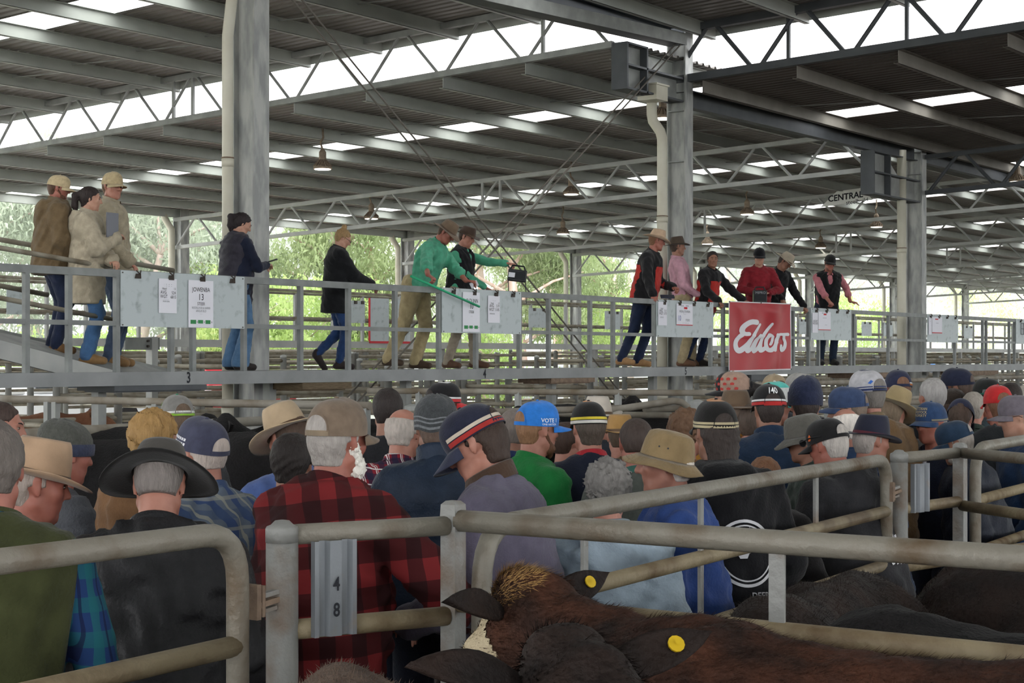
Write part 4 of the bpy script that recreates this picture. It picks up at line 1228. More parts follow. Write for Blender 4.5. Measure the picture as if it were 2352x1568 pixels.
def make_akubra(e, T, o):
    c = o.get('c', '#b9a184'); mt = cloth('felt_' + c.strip('#'), c, bump=.1, bscale=150, scale=9)
    n = 40; bw = o.get('bw', .075); h = o.get('h', .115); curl = o.get('curl', .03); dip = o.get('dip', .012)
    RX, RY, z0 = .091, .112, .03
    def cr(th, f):
        """crown wall at height fraction f"""
        tp = 1 - .10 * f - .13 * f ** 3
        pin = 1 - .16 * f * max(0, math.cos(th)) ** 2 * abs(math.sin(2 * th)) * 1.2
        return (RX * tp * pin * math.sin(th), RY * tp * (1 - .03 * f) * math.cos(th) - .004, z0 + h * f * (1 + .06 * math.cos(th)))
    rings = [[cr(2 * math.pi * k / n, f) for k in range(n)] for f in (0, .2, .45, .7, .88, .97)]
    for q, dz in ((.93, .006), (.8, -.002), (.55, -.022 * o.get('dent', 1)), (.25, -.03 * o.get('dent', 1))):
        rings.append([(cr(2 * math.pi * k / n, 1)[0] * q, cr(2 * math.pi * k / n, 1)[1] * q, cr(2 * math.pi * k / n, 1)[2] + dz + .012 * abs(math.sin(2 * math.pi * k / n)) * (1 - q)) for k in range(n)])
    V, F = ring_mesh(rings)
    hat = poly_obj('hat', [T(v) for v in V], F, mt, e)
    rings = []
    for v in (0, .25, .5, .75, 1.0):
        rr = []
        for k in range(n):
            th = 2 * math.pi * k / n
            w = bw * (1 + .12 * abs(math.cos(th)))
            s2 = math.sin(th) ** 2; c2 = math.cos(th) ** 2
            rr.append(((RX + w * v - curl * .45 * s2 * v ** 3) * math.sin(th), (RY + w * v) * math.cos(th) - .004, z0 + .001 + curl * s2 * v ** 2 - dip * c2 * v ** 1.3 - o.get('slope', 0) * v))
        rings.append(rr)
    V, F = ring_mesh(rings, False)
    V, F = solid(V, [f for f in F], np.tile([0, 0, 1], (len(V), 1)), .004)
    poly_obj('brim', [T(v) for v in V], F, cloth('felt_' + o['brimc'].strip('#'), o['brimc'], bump=.1, bscale=150) if o.get('brimc') else mt, hat)
    rings = [[(p[0] * 1.02, p[1] * 1.02, p[2]) for p in (cr(2 * math.pi * k / n, f) for k in range(n))] for f in (.02, .17)]
    V, F = ring_mesh(rings, False)
    bc = o.get('band', '#6a5645')
    poly_obj('hat_band', [T(v) for v in V], F, cloth('band_' + bc.strip('#'), bc, bump=.05), hat)
    return hat
def make_bucket(e, T, o):
    c = o.get('c', '#9c8463'); mt = cloth('canvas_' + c.strip('#'), c, bump=.3, bscale=70, scale=10)
    n = 40; RX, RY, z0 = .09, .112, .010; h = o.get('h', .098)
    wob = lambda th, f: 1 + .03 * math.sin(3 * th + 1) * f + .02 * math.sin(5 * th) * f
    rings = [[(RX * (1 - .10 * f - .12 * f ** 4) * wob(th, f) * math.sin(th), RY * (1 - .10 * f - .12 * f ** 4) * wob(th, f) * math.cos(th), z0 + h * f + .006 * math.sin(2 * th) * f) for th in [2 * math.pi * k / n for k in range(n)]] for f in (0, .3, .6, .85, .95)]
    rings += [[(x * q, y * q, z0 + h * (1 + d)) for x, y, z in rings[4]] for q, d in ((.88, .03), (.66, .10), (.33, .13))]
    V, F = ring_mesh(rings); hat = poly_obj('hat', [T(v) for v in V], F, mt, e)
    bw = o.get('bw', .06)
    rings = [[((RX + bw * v) * math.sin(th), (RY + bw * v * (1 + .15 * math.cos(th))) * math.cos(th), z0 - o.get('drop', .035) * v + .006 * math.sin(4 * th + .6) * v) for th in [2 * math.pi * k / n for k in range(n)]] for v in (0, .33, .66, 1)]
    V, F = ring_mesh(rings, False); V, F = solid(V, F, np.tile([0, 0, 1], (len(V), 1)), .003)
    poly_obj('brim', [T(v) for v in V], F, mt, hat)
    for v in (.25, .5, .75, .97):
        rg = [[((RX + bw * v + q * .002) * math.sin(th), (RY + bw * v * (1 + .15 * math.cos(th)) + q * .002) * math.cos(th), z0 - o.get('drop', .035) * v + .006 * math.sin(4 * th + .6) * v + .0012) for th in [2 * math.pi * k / n for k in range(n)]] for q in (0, 1)]
        V, F = ring_mesh(rg, False); poly_obj('stitch_row', [T(v_) for v_ in V], F, cloth('canvasd_' + c.strip('#'), tuple(x * .6 for x in rgb(c)) if False else c, bump=.1), hat)
    for th, f in ((-1.2, .45), (-1.55, .45), (-1.9, .45)) if o.get('holes') else ():
        q = (RX * (1 - .12 * f) * 1.01 * math.sin(th), RY * (1 - .12 * f) * 1.01 * math.cos(th), z0 + h * f)
        poly_obj('vent_eyelet', [T((q[0] + .004 * math.cos(a) * math.cos(th), q[1] - .004 * math.cos(a) * math.sin(th), q[2] + .004 * math.sin(a))) for a in [k * math.pi / 4 for k in range(8)]], [tuple(range(8))], BLACKP, hat, False)
    return hat
def make_beanie(e, T, o):
    c = o.get('c', '#444'); mt = cloth('knit_' + c.strip('#'), c, bump=.4, bscale=130, scale=60)
    n = 40; RX, RY, z0 = .089, .110, o.get('z0', -.004); h = o.get('h', .135)
    fold = o.get('fold', .055)
    rings = []
    for f, q in ((0, 1.0), (.12, 1.03), (.25, 1.05), (.42, 1.05), (.58, 1.0), (.72, .90), (.84, .74), (.93, .5), (.985, .22)):
        rings.append([(RX * q * math.sin(th) * (1 + .012 * math.sin(7 * th + 9 * f)), RY * q * math.cos(th) - o.get('slouch', .01) * f * f * 2, z0 + (h + .0) * f + .004 * math.sin(5 * th)) for th in [2 * math.pi * k / n for k in range(n)]])
    V, F = ring_mesh(rings); hat = poly_obj('beanie', [T(v) for v in V], F, mt, e)
    if fold:
        fc = o.get('foldc', c)
        rings = [[(RX * q * math.sin(th), RY * q * math.cos(th), z0 + dz) for th in [2 * math.pi * k / n for k in range(n)]] for q, dz in ((1.02, -.004), (1.07, .0), (1.095, fold * .5), (1.09, fold * .95), (1.05, fold * 1.02))]
        V, F = ring_mesh(rings, False); poly_obj('folded_cuff', [T(v) for v in V], F, cloth('knit_' + fc.strip('#'), fc, bump=.4, bscale=130, scale=60), hat)
    for f0, f1, colr in o.get('bands', ()):
        def rr(f):
            return np.interp(f, (0, .12, .25, .42, .58, .72, .84, .93, .985), (1.0, 1.03, 1.05, 1.05, 1.0, .9, .74, .5, .22)) + .012
        rings = [[(RX * rr(f) * math.sin(th), RY * rr(f) * math.cos(th) - o.get('slouch', .01) * f * f * 2, z0 + h * f + .004 * math.sin(5 * th)) for th in [2 * math.pi * k / n for k in range(n)]] for f in (f0, (f0 + f1) / 2, f1)]
        V, F = ring_mesh(rings, False); poly_obj('knit_stripe', [T(v) for v in V], F, cloth('knit_' + colr.strip('#'), colr, bump=.4, bscale=130, scale=60), hat)
    return hat

# ------------------------------------------------------------------ a person
PSEED = [100]
def person(label, head, d, face=0, base=0.0, lean=6, twist=0, roll=0, hyaw=0, hpitch=5, hroll=0, girth=1.0, belly=0.0, skin='pink', hair=None, hat=None, top=(), legs=None, boots='#2b2420',
           hands=None, feet=None, hand_dir=None, curl=.6, beard=None, fine=.0062, res=.016, stature=None, glasses=False, detail=True, group=None, sub=None, brow=None, elbow=None, face_part=True, width=1.0, hs=1.0, hem_drop=0.0, collar_c=None):
    """head = picture position of the middle of the head; d = its distance; face = heading seen from the camera
    (0 away, 90 to the picture right, 180 towards the camera); top = layers of clothing"""
    PSEED[0] += 1; seed = PSEED[0]
    Hc = np.array(at(head[0], head[1], d))
    R_T = rz(R(-twist)) @ rx(R(-lean)) @ ry(R(roll))
    R_H = rz(R(-hyaw)) @ rx(R(-hpitch)) @ ry(R(hroll))
    hz = Hc[2] - base
    s = 1.0
    if stature: s = stature / 1.75
    for _ in range(4):
        hip = np.array([0, 0, .93 * s])
        neck = hip + R_T @ np.array([0, -.012, .535]) * s
        nd = unit(R_T @ np.array([0, 0, 1.]) * .6 + R_H @ np.array([0, .0, 1.]) * .4 + np.array([0, .10, 0]))
        hc = neck + nd * .135 * s + R_H @ np.array([0, .012, .022]) * s
        if stature: break
        s *= hz / hc[2]
    dz = hz - hc[2] if stature else 0.0
    # body heading in world: 0 looks along the view axis (SY, SX)
    ang = math.atan2(SX, SY) - R(face) - math.pi / 2            # local +y -> view axis turned clockwise by face
    cz, sz = math.cos(ang), math.sin(ang)
    fx = Hc[0] - (cz * hc[0] - sz * hc[1]); fy = Hc[1] - (sz * hc[0] + cz * hc[1])
    e = empty('person', (fx, fy, base + dz), ang)
    tag(e, label, 'person', group)
    HS = s * hs * .955
    def loc_(v):
        if isinstance(v, dict):
            w = v['w']; a_, b_ = w[0] - fx, w[1] - fy
            return np.array([cz * a_ + sz * b_, -sz * a_ + cz * b_, w[2] - base - dz]) / s
        return v
    hands = {k: loc_(v) for k, v in (hands or {}).items()}
    feet = {k: loc_(v) for k, v in (feet or {}).items()}
    T = lambda p: tuple(hc + R_H @ (np.asarray(p, float) * HS))
    g = girth
    Tq = lambda p: hip + R_T @ (np.asarray(p, float) * s)
    sh = {-1: Tq((-.178 * (.6 + .4 * g) * width, -.005, .452)), 1: Tq((.178 * (.6 + .4 * g) * width, -.005, .452))}
    hands = hands or {}
    el = {}; wr = {}
    for sd in (-1, 1):
        tgt = hands.get(sd, (sd * .24, .12, .86))
        tgt = np.array(tgt, float) * s
        hint = (elbow or {}).get(sd, (sd * .6, -.8, -.3))
        el[sd], wr[sd] = ik(sh[sd], tgt, .295 * s, .265 * s, hint)
    hp = {}; kn = {}; an = {}
    for sd in (-1, 1):
        f = (feet or {}).get(sd, (sd * .10, .0, .085))
        hp[sd] = hip + np.array([sd * .088 * s, 0, -.02 * s])
        kn[sd], an[sd] = ik(hp[sd], np.array(f, float) * s, .43 * s, .42 * s, (sd * .05, 1, 0))
    # ---- the body: head, neck, trunk, arms and hands as one skin
    hb = .135 * HS
    fx_ = [(hc[0] - hb, hc[0] + hb, fine)]; fy_ = [(hc[1] - hb, hc[1] + hb, fine)]; fz_ = [(hc[2] - hb, hc[2] + hb * .95, fine)]
    hf = fine * 1.1 if base > 0 else .021
    hdirs = {}
    for sd in (-1, 1):
        hd = unit(wr[sd] - el[sd]) if not (hand_dir and sd in hand_dir) else unit(hand_dir[sd])
        hdirs[sd] = hd
        c = wr[sd] + hd * .085 * s; w = .085 * s
        fx_.append((c[0] - w, c[0] + w, hf)); fy_.append((c[1] - w, c[1] + w, hf)); fz_.append((c[2] - w, c[2] + w, hf))
    allp = np.array([hc + hb, hc - hb, Tq((.25, .15, 0)), Tq((-.25, -.15, 0)), el[1], el[-1], wr[1] + hdirs[1] * .2, wr[-1] + hdirs[-1] * .2])
    lo, hi = allp.min(0) - .07, allp.max(0) + .07
    F_ = Field(axis(lo[0], hi[0], .045, fx_), axis(lo[1], hi[1], .045, fy_), axis(lo[2], hi[2], .045, fz_))
    hd = lambda p: hc + R_H @ (np.asarray(p, float) * HS)
    q = HS
    F_.cone(Tq((0, 0, .1)), Tq((0, 0, .36)), .12 * s * g, .13 * s * g, M=R_T.T, sc=(1, .62, 1))
    F_.cone(Tq((-.13, 0, .45)), Tq((.13, 0, .45)), .05 * s)
    F_.cone(Tq((0, -.005, .49)), hd((0, -.022, -.06)), .062 * s, .054 * s, .03)
    F_.cone(hd((0, -.014, .03)), None, .088 * q, k=.01, M=R_H.T, sc=(.875, 1.11, 1.0))
    F_.cone(hd((0, .03, -.035)), None, .08 * q, k=.03, M=R_H.T, sc=(.76, .86, 1.02))
    F_.cone(hd((-.026, .05, -.085)), hd((.026, .05, -.085)), .026 * q, k=.025)
    F_.cone(hd((0, .074, -.103)), None, .021 * q, k=.02)
    for sd in (-1, 1):
        F_.cone(hd((sd * .05, .002, -.06)), hd((sd * .03, .052, -.095)), .02 * q, .016 * q, .02)
        F_.cone(hd((sd * .043, .062, -.016)), None, .022 * q, k=.022)
        F_.cone(hd((sd * .014, .092, .026)), hd((sd * .046, .076, .024)), .010 * q, k=.014)
        F_.cone(hd((sd * .032, .1, .006)), None, .0145 * q, k=.010, op='s')
        # the ear
        F_.cone(hd((sd * .078, -.012, .012)), hd((sd * .075, -.004, -.026)), .019 * q, .012 * q, .006, M=(R_H @ rz(R(-sd * 25))).T, sc=(.42, 1, 1))
        F_.cone(hd((sd * .086, -.008, .006)), None, .011 * q, k=.004, op='s', M=R_H.T, sc=(.5, 1, 1.3))
    F_.cone(hd((0, .09, .02)), hd((0, .114, -.024)), .009 * q, .0125 * q, .012)
    for sd in (-1, 1): F_.cone(hd((sd * .0115, .1, -.029)), None, .0085 * q, k=.006)
    F_.cone(hd((-.019, .084, -.058)), hd((.019, .084, -.058)), .0105 * q, k=.008)
    F_.cone(hd((-.017, .083, -.071)), hd((.017, .083, -.071)), .010 * q, k=.006)
    F_.cone(hd((-.022, .099, -.0645)), hd((.022, .099, -.0645)), .0035 * q, k=.005, op='s')
    for sd in (-1, 1):
        F_.cone(sh[sd], el[sd], .045 * s, .038 * s, .03)
        F_.cone(el[sd], wr[sd], .040 * s, .026 * s, .02)
        hdv = hdirs[sd]
        # palm side: thumb towards inside/front; palms face down/in
        up_ = np.array([0, 0, 1.]); wide = np.cross(hdv, up_)
        if np.linalg.norm(wide) < .3: wide = np.array([0, 1., 0])
        wide = unit(wide); pn = unit(np.cross(wide, hdv))            # back of the hand
        if pn[2] < 0: pn = -pn
        k0 = wr[sd] + hdv * .078 * s
        F_.cone(wr[sd], k0, .03 * s, .037 * s, .012, M=np.stack([wide, hdv, pn]), sc=(1, 1, .42))
        cu = curl if not isinstance(curl, dict) else curl.get(sd, .6)
        for fi, (w_, L_) in enumerate(((-.030, .062), (-.010, .072), (.010, .069), (.029, .054))):
            inner = -sd if wide @ np.array([1., 0, 0]) > 0 else sd
            b0 = k0 + wide * (w_ * inner * -1) * s + hdv * (.004 - .18 * abs(w_ + .004)) * s
            d1 = unit(hdv * math.cos(cu) - pn * math.sin(cu)); d2 = unit(hdv * math.cos(cu * 2.1) - pn * math.sin(cu * 2.1))
            m1 = b0 + d1 * L_ * .58 * s; m2 = m1 + d2 * L_ * .55 * s
            F_.cone(b0, m1, .0092 * s, .0085 * s, .005); F_.cone(m1, m2, .0085 * s, .0072 * s, .003)
        # thumb leaves the inner side of the palm near its base
        inn = unit(np.array([-sd, .3, 0]) - hdv * (np.array([-sd, .3, 0]) @ hdv)); tw = wide if wide @ inn > 0 else -wide
        t0 = wr[sd] + hdv * .03 * s + tw * .024 * s; t1 = t0 + unit(hdv * .75 + tw * .65 - pn * .25) * .04 * s; t2 = t1 + unit(hdv * .95 + tw * .1 - pn * .4) * .032 * s
        F_.cone(t0, t1, .012 * s, .0105 * s, .008); F_.cone(t1, t2, .010 * s, .008 * s, .004)
    V, Fc = F_.mesh()
    mesh_np('body', V, Fc, SKINS[skin], e, True)
    # ---- eyes and brows
    if face_part:
        for sd in (-1, 1):
            c = hd((sd * .032, .0815, .006)); M = R_H
            Vq = []; n = 8
            for i in range(1, 5):
                for k in range(n):
                    a, b = math.pi * i / 5, 2 * math.pi * k / n
                    Vq.append(c + M @ (np.array([math.sin(a) * math.cos(b), math.cos(a) * .9, math.sin(a) * math.sin(b) * .42]) * .0125 * q))
            Fq = [(i * n + k, i * n + (k + 1) % n, (i + 1) * n + (k + 1) % n, (i + 1) * n + k) for i in range(3) for k in range(n)] + [tuple(range(n))[::-1], tuple(24 + k for k in range(n))]
            ew = poly_obj('eye', Vq, Fq, EYEW, e)
            c2 = hd((sd * .031, .0882, .0062))
            poly_obj('iris', [c2 + M @ (np.array([math.cos(a) * .0062, .004, math.sin(a) * .0058]) * q) for a in [k * math.pi / 4 for k in range(8)]] + [c2 + M @ (np.array([math.cos(a) * .0068, -.004, math.sin(a) * .0064]) * q) for a in [k * math.pi / 4 for k in range(8)]], [tuple(range(8))] + [(k, (k + 1) % 8, 8 + (k + 1) % 8, 8 + k) for k in range(8)], EYE, ew)
            bc = brow or (hair or {}).get('c', '#4a3a30')
            Vb = []; Fb = []
            for i in range(5):
                t = i / 4; p = np.array([sd * (.014 + .034 * t), .1 - .017 * t * t, .0255 + .006 * math.sin(t * 2.4)])
                for dy, dz2 in ((.0, -.0035), (.003, 0), (.0, .0035)): Vb.append(hd(p + np.array([0, dy, dz2])))
                if i: b = 3 * i; Fb += [(b - 3, b, b + 1, b - 2), (b - 2, b + 1, b + 2, b - 1)]
            poly_obj('eyebrow', Vb, Fb, hairm(bc), e)
        Vb = []; Fb = []
        for i in range(7):
            t = -1 + i / 3; p = np.array([t * .022, .0945 - .010 * t * t, -.0645])
            w_ = .0045 * (1 - .7 * t * t)
            Vb += [hd(p + np.array([0, 0, -w_])), hd(p + np.array([0, .002, 0])), hd(p + np.array([0, 0, w_]))]
            if i: b = 3 * i; Fb += [(b - 3, b, b + 1, b - 2), (b - 2, b + 1, b + 2, b - 1)]
        poly_obj('mouth', Vb, Fb, LIP, e)
    # ---- hair and beard
    if hair:
        st = hair.get('style', 'short'); vol = hair.get('v', .008); hb2 = (.16 if st in ('curly', 'long', 'pony', 'bun') else .135) * HS
        lo, hi = hc - hb2, hc + hb2
        if st in ('pony', 'long'): lo = lo - np.array([.08, .12, .26]) * s; hi = hi + np.array([.08, .06, 0])
        if st == 'bun': lo = lo - .02; hi = hi + .07
        fr = fine * 1.1
        H_ = Field(axis(lo[0], hi[0], fr), axis(lo[1], hi[1], fr), axis(lo[2], hi[2], fr))
        H_.cone(hd((0, -.014 if hat else -.016, .03)), None, (.0896 if hat else .089 + vol) * q, k=.01, M=R_H.T, sc=(.885, 1.11, 1.0))
        H_.cone(hd((0, -.05, -.02)), hd((0, -.045, -.06)), (.058 + vol * .6) * q, (.05 + vol * .4) * q, k=.03, M=R_H.T, sc=(1.05, .8, 1))
        for sd in (-1, 1):
            H_.cone(hd((sd * .058, .012, .0)), hd((sd * .063, .024, -.02)), .019 * q, .010 * q, .014)
        if st == 'curly': H_.ripple(.006, .05, seed, 3); H_.ripple(.003, .024, seed + 1, 2)
        elif st != 'crop': H_.ripple(.0009 if hat else .0016, .03, seed, 3)
        fwd = R_H @ np.array([0, 1., 0]); upv = R_H @ np.array([0, 0, 1.])
        line = hair.get('line', .062)
        n1 = unit(fwd * 1.0 - upv * .62); H_.half(hd((0, line, .058)), n1)                  # forehead line
        n2 = unit(fwd * 1.0 - upv * .0); H_.half(hd((0, .036, 0)), n2) if st not in ('none',) and False else None
        X, Y, Z = H_.pts((slice(None),) * 3)
        dx = X - hc[0]; dy = Y - hc[1]; dzz = Z - hc[2]
        lx = (R_H[0, 0] * dx + R_H[1, 0] * dy + R_H[2, 0] * dzz) / q; ly = (R_H[0, 1] * dx + R_H[1, 1] * dy + R_H[2, 1] * dzz) / q; lz = (R_H[0, 2] * dx + R_H[1, 2] * dy + R_H[2, 2] * dzz) / q
        # below the hairline: the sides stop in front of the ear, the nape stops above the collar
        low = np.where(ly > -.02, .5 * (.028 - lz) * (lz < .03) + (ly - .03), 0.0)
        H_.D = np.maximum(H_.D, np.where((lz < .03) & (ly > .02 + .0 * lx), np.maximum(ly - .022, -(lz - .03)) * .9, -.5).astype(np.float32))
        nape = hair.get('nape', -.075)
        if st not in ('pony', 'long'):
            H_.D = np.maximum(H_.D, ((nape - lz) * q - .0 * ly).astype(np.float32))
            H_.D = np.maximum(H_.D, np.where((np.abs(lx) > .06) & (lz < -.005) & (ly > -.035), (-.005 - lz) * q, -.5).astype(np.float32))   # clear the ears
        if hat and hat['kind'] == 'bucket': H_.D = np.maximum(H_.D, ((lz + .002) * q).astype(np.float32))
        if st == 'fringe': H_.D = np.maximum(H_.D, ((lz - hair.get('top', .055)) * q).astype(np.float32))
        if st == 'pony':
            a = hd((0, -.105, .045)); b = hd((0, -.155, .01)); c = b + np.array([0, -.005, -.10]) * s; c3 = c + np.array([0, .02, -.10]) * s
            H_.cone(a, b, .026 * q, .034 * q, .012); H_.cone(b, c, .034 * q, .034 * q, .012); H_.cone(c, c3, .034 * q, .012 * q, .012)
        if st == 'long':
            H_.cone(hd((0, -.075, -.03)), hd((0, -.085, -.17)), .062 * q, .05 * q, .03, M=R_H.T, sc=(1.25, .7, 1))
        if st == 'bun': H_.cone(hd((0, -.06, .135)), None, .036 * q, k=.012)
        if st in ('pony', 'bun', 'long'): H_.ripple(.002, .02, seed + 5, 2)
        V, Fc = H_.mesh()
        if len(V): mesh_np('hair', V, Fc, hairm(hair.get('c', '#4a3a30')), e, True)
        if st == 'pony':
            a = hd((0, -.118, .033)); mb = MB(); mb.lathe((0, 0, 0), [(.028 * q, -.008), (.033 * q, 0), (.028 * q, .008)], 12)
            Mx = np.stack([unit(np.cross([0, 0, 1.], a - hc)), unit([0, 0, 1.]), unit(a - hc)], 1)
            poly_obj('hair_tie', [a + Mx @ np.array(v) for v in mb.v], mb.f, cloth('tie_' + hair.get('tie', '#1d1d22').strip('#'), hair.get('tie', '#1d1d22')), e)
    if beard:
        lo, hi = hc - .13 * HS, hc + .13 * HS; lo[2] -= .06
        H_ = Field(axis(lo[0], hi[0], fine), axis(lo[1], hi[1], fine), axis(lo[2], hi[2], fine))
        bv = beard.get('v', .004); L = beard.get('L', 0.0)
        H_.cone(hd((-.03, .052, -.088)), hd((.03, .052, -.088)), (.03 + bv) * q, k=.02)
        for sd in (-1, 1): H_.cone(hd((sd * .062, .005, -.02)), hd((sd * .036, .05, -.09)), (.012 + bv) * q, (.02 + bv) * q, .02)
        H_.cone(hd((0, .076, -.103)), hd((0, .08, -.11 - L)), (.024 + bv) * q, (.02 + bv) * q * .7, .02)
        if beard.get('tache', True): H_.cone(hd((-.024, .09, -.05)), hd((.024, .09, -.05)), .0085 * q, k=.008)
        H_.cone(hd((-.016, .1, -.064)), hd((.016, .1, -.064)), .010 * q, k=.004, op='s')
        H_.ripple(.0018 + bv * .2, .02, seed + 9, 3)
        V, Fc = H_.mesh()
        if len(V): mesh_np('beard', V, Fc, hairm(beard['c']), e, True)
    if glasses:
        gm = BLACKP
        for sd in (-1, 1):
            pts = [hd((sd * .032 + .022 * math.cos(a), .108 - .0 * math.cos(a), .004 + .015 * math.sin(a))) for a in [k * 2 * math.pi / 12 for k in range(13)]]
            mb = MB(); mb.tube([tuple(p) for p in pts], .0022, 6, False)
            mb.tube([tuple(hd((sd * .054, .105, .008))), tuple(hd((sd * .08, .0, .012))), tuple(hd((sd * .08, -.02, .0)))], .0022, 6)
            go = poly_obj('spectacles', mb.v, mb.f, gm, e)
    if hat:
        if hair: hat.setdefault('hc', hair.get('c', '#5a4a40'))
        Th = T
        if hat.get('tilt') or hat.get('spin'):
            Mh = rz(R(-hat.get('spin', 0))) @ rx(R(-hat.get('tilt', 0))) @ ry(R(hat.get('cant', 0)))
            Th = lambda p: T(Mh @ np.asarray(p, float))
        zoff = hat.get('up', 0.0); k_ = hat.get('k', 1.0)
        Th2 = Th
        Th = lambda p: Th2((p[0] * k_, p[1] * k_, p[2] * k_ + zoff))
        {'cap': make_cap, 'akubra': make_akubra, 'bucket': make_bucket, 'beanie': make_beanie}[hat['kind']](e, Th, hat)
        if hat.get('shades'):
            mb = MB()
            for sd in (-1, 1):
                pts = [Th((sd * .034 + .024 * math.cos(a), .128, .05 + .016 * math.sin(a))) for a in [k * 2 * math.pi / 12 for k in range(13)]]
                mb.add(pts[:12], [tuple(range(12))]); mb.tube(pts, .003, 6, False)
                mb.tube([Th((sd * .058, .125, .053)), Th((sd * .095, .03, .05)), Th((sd * .09, -.04, .04))], .003, 6)
            poly_obj('sunglasses', mb.v, mb.f, BLACKP, e, False)
    # ---- clothing for the upper body
    for li, lay in enumerate(top):
        nm = lay.get('n', 'jacket'); inf = lay.get('inf', .0) ; hem = lay.get('hem', -.10) - hem_drop; sl_ = lay.get('sleeve', 1.0)
        rs = lay.get('res', res)
        P_ = [Tq((.24 * g, .2, hem)), Tq((-.24 * g, -.2, .6)), Tq((.27, 0, .5)), Tq((-.27, 0, .5))]
        if sl_ > 0:
            for sd in (-1, 1): P_ += [el[sd], el[sd] + (wr[sd] - el[sd]) * max(0, sl_ * 2 - 1)]
        P_ = np.array(P_); lo, hi = P_.min(0) - .11, P_.max(0) + .11
        if lay.get('hood'): lo[1] -= .1
        if lay.get('collar'): hi[2] += .04
        C_ = Field(axis(lo[0], hi[0], rs), axis(lo[1], hi[1], rs), axis(lo[2], hi[2], rs))
        M_ = R_T.T; g_keep = g; g = g * lay.get('slim', 1.0)
        C_.cone(Tq((0, .0, hem + .02)), Tq((0, 0, .12)), (.178 * s * g + inf), (.166 * s * g + inf), .05, M=M_, sc=(1, .80, 1))
        C_.cone(Tq((0, .012 + belly * .5, .12)), Tq((0, .0, .37)), (.162 * s * g + inf + belly * .4), (.178 * s * (.5 + .5 * g) + inf), .06, M=M_, sc=(1, .78, 1))
        g = g_keep
        wv = .135 * (.6 + .4 * g) * width * lay.get('slim', 1.0)
        C_.cone(Tq((-wv, -.008, .448)), Tq((wv, -.008, .448)), .066 * s + inf * .7, k=.05)
        for sd in (-1, 1):
            C_.cone(Tq((0, -.03, .515)), Tq((sd * .15 * width, -.008, .462)), .055 * s + inf * .5, .052 * s + inf * .5, .04)
            C_.cone(Tq((sd * .08, -.06, .36)), None, .085 * s + inf * .6, k=.05, M=M_, sc=(1, .7, 1.3))
        if sl_ > 0:
            for sd in (-1, 1):
                r0 = (.066 + .006 * (g - 1)) * s + inf * .8
                C_.cone(sh[sd], el[sd], r0, .056 * s + inf * .8, .035)
                if sl_ > .5:
                    f2 = sl_ * 2 - 1
                    C_.cone(el[sd], el[sd] + (wr[sd] - el[sd]) * f2, .056 * s + inf * .8, (.056 - .014 * f2) * s + inf * .8, .02)
                    if lay.get('cuff', True):
                        we = el[sd] + (wr[sd] - el[sd]) * f2; dv = unit(wr[sd] - el[sd])
                        C_.cone(we - dv * .02, we, (.046 if sl_ > .9 else .058) * s + inf * .8, k=.01)
        if lay.get('hood'):
            C_.cone(Tq((-.06, -.115, .50)), Tq((.06, -.115, .50)), .06 * s, k=.04); C_.cone(Tq((0, -.13, .43)), None, .075 * s, k=.05, M=M_, sc=(1.2, .7, 1))
        C_.ripple(lay.get('fold', .0045), lay.get('wl', .13), seed + li * 7, 3)
        if lay.get('quilt'):
            X, Y, Z = C_.pts((slice(None),) * 3); C_.D = C_.D + (.006 * np.abs(np.sin((Z - .9) * math.pi / lay['quilt'])) * -1 + .004).astype(np.float32)
        # neck opening
        C_.cone(Tq((0, .012, .50)), hd((0, -.01, -.05)), .058 * s, .066 * s, .012, op='s')
        if lay.get('open'):          # unzipped front showing what is under it
            C_.cone(Tq((0, .16, .54)), Tq((0, .225, .2)), .092 * s, .02 * s, .01, op='s')
        C_.half(Tq((0, 0, hem)), -(R_T @ np.array([0, 0, 1.])))
        if sl_ == 0:
            for sd in (-1, 1):
                ax = unit(np.array([sd, 0, -.15])); C_.half(sh[sd] + ax * .028 * s, ax)
        V, Fc = C_.mesh()
        o = mesh_np(nm, V, Fc, lay['m'], e, True)
        for pt in lay.get('patch', ()):
            # coloured yoke / side panels: same surface region lifted a little (u: lambda on torso-frame coordinates)
            Lc = (V - hip) @ R_T / s
            m_ = pt[0](Lc[:, 0], Lc[:, 1], Lc[:, 2])
            fsel = m_[Fc].all(1)
            if fsel.any():
                nrm = np.zeros_like(V); a = V[Fc[:, 1]] - V[Fc[:, 0]]; b = V[Fc[:, 2]] - V[Fc[:, 0]]; fn = np.cross(a, b)
                for c_ in range(4): np.add.at(nrm, Fc[:, c_], fn)
                nrm /= (np.linalg.norm(nrm, axis=1)[:, None] + 1e-9)
                used = np.unique(Fc[fsel]); remap = np.full(len(V), -1); remap[used] = np.arange(len(used))
                mesh_np(pt[2] if len(pt) > 2 else 'panel', V[used] + nrm[used] * .0035, remap[Fc[fsel]], pt[1], o, True)
        col = lay.get('collar')
        if col:
            # standing or folded collar: a band round the neck
            n = 22; Vc = []; rr = (.074 + (.006 if col == 'stand' else .004)) * s
            hgt = lay.get('ch', .05) * s
            gap = lay.get('gap', .35)
            for j, (q1, z1) in enumerate(((1.06, -.02), (1.0, .35), (.97, .8), (1.0, 1.0), (1.07, .95), (1.22, .35)) if col == 'fold' else ((1.12, -.3), (1.03, .3), (1.0, .8), (1.01, 1.0), (.94, .98))):
                for i in range(n + 1):
                    th = gap + (2 * math.pi - 2 * gap) * i / n
                    fr_ = math.cos(th)
                    Vc.append(Tq((0, .0, 0)) * 0 + Tq(np.array([math.sin(th) * rr * q1 / s, (.008 + math.cos(th) * rr * q1 * 1.02 / s), (.512 + (hgt * z1) / s - .026 * fr_)])))
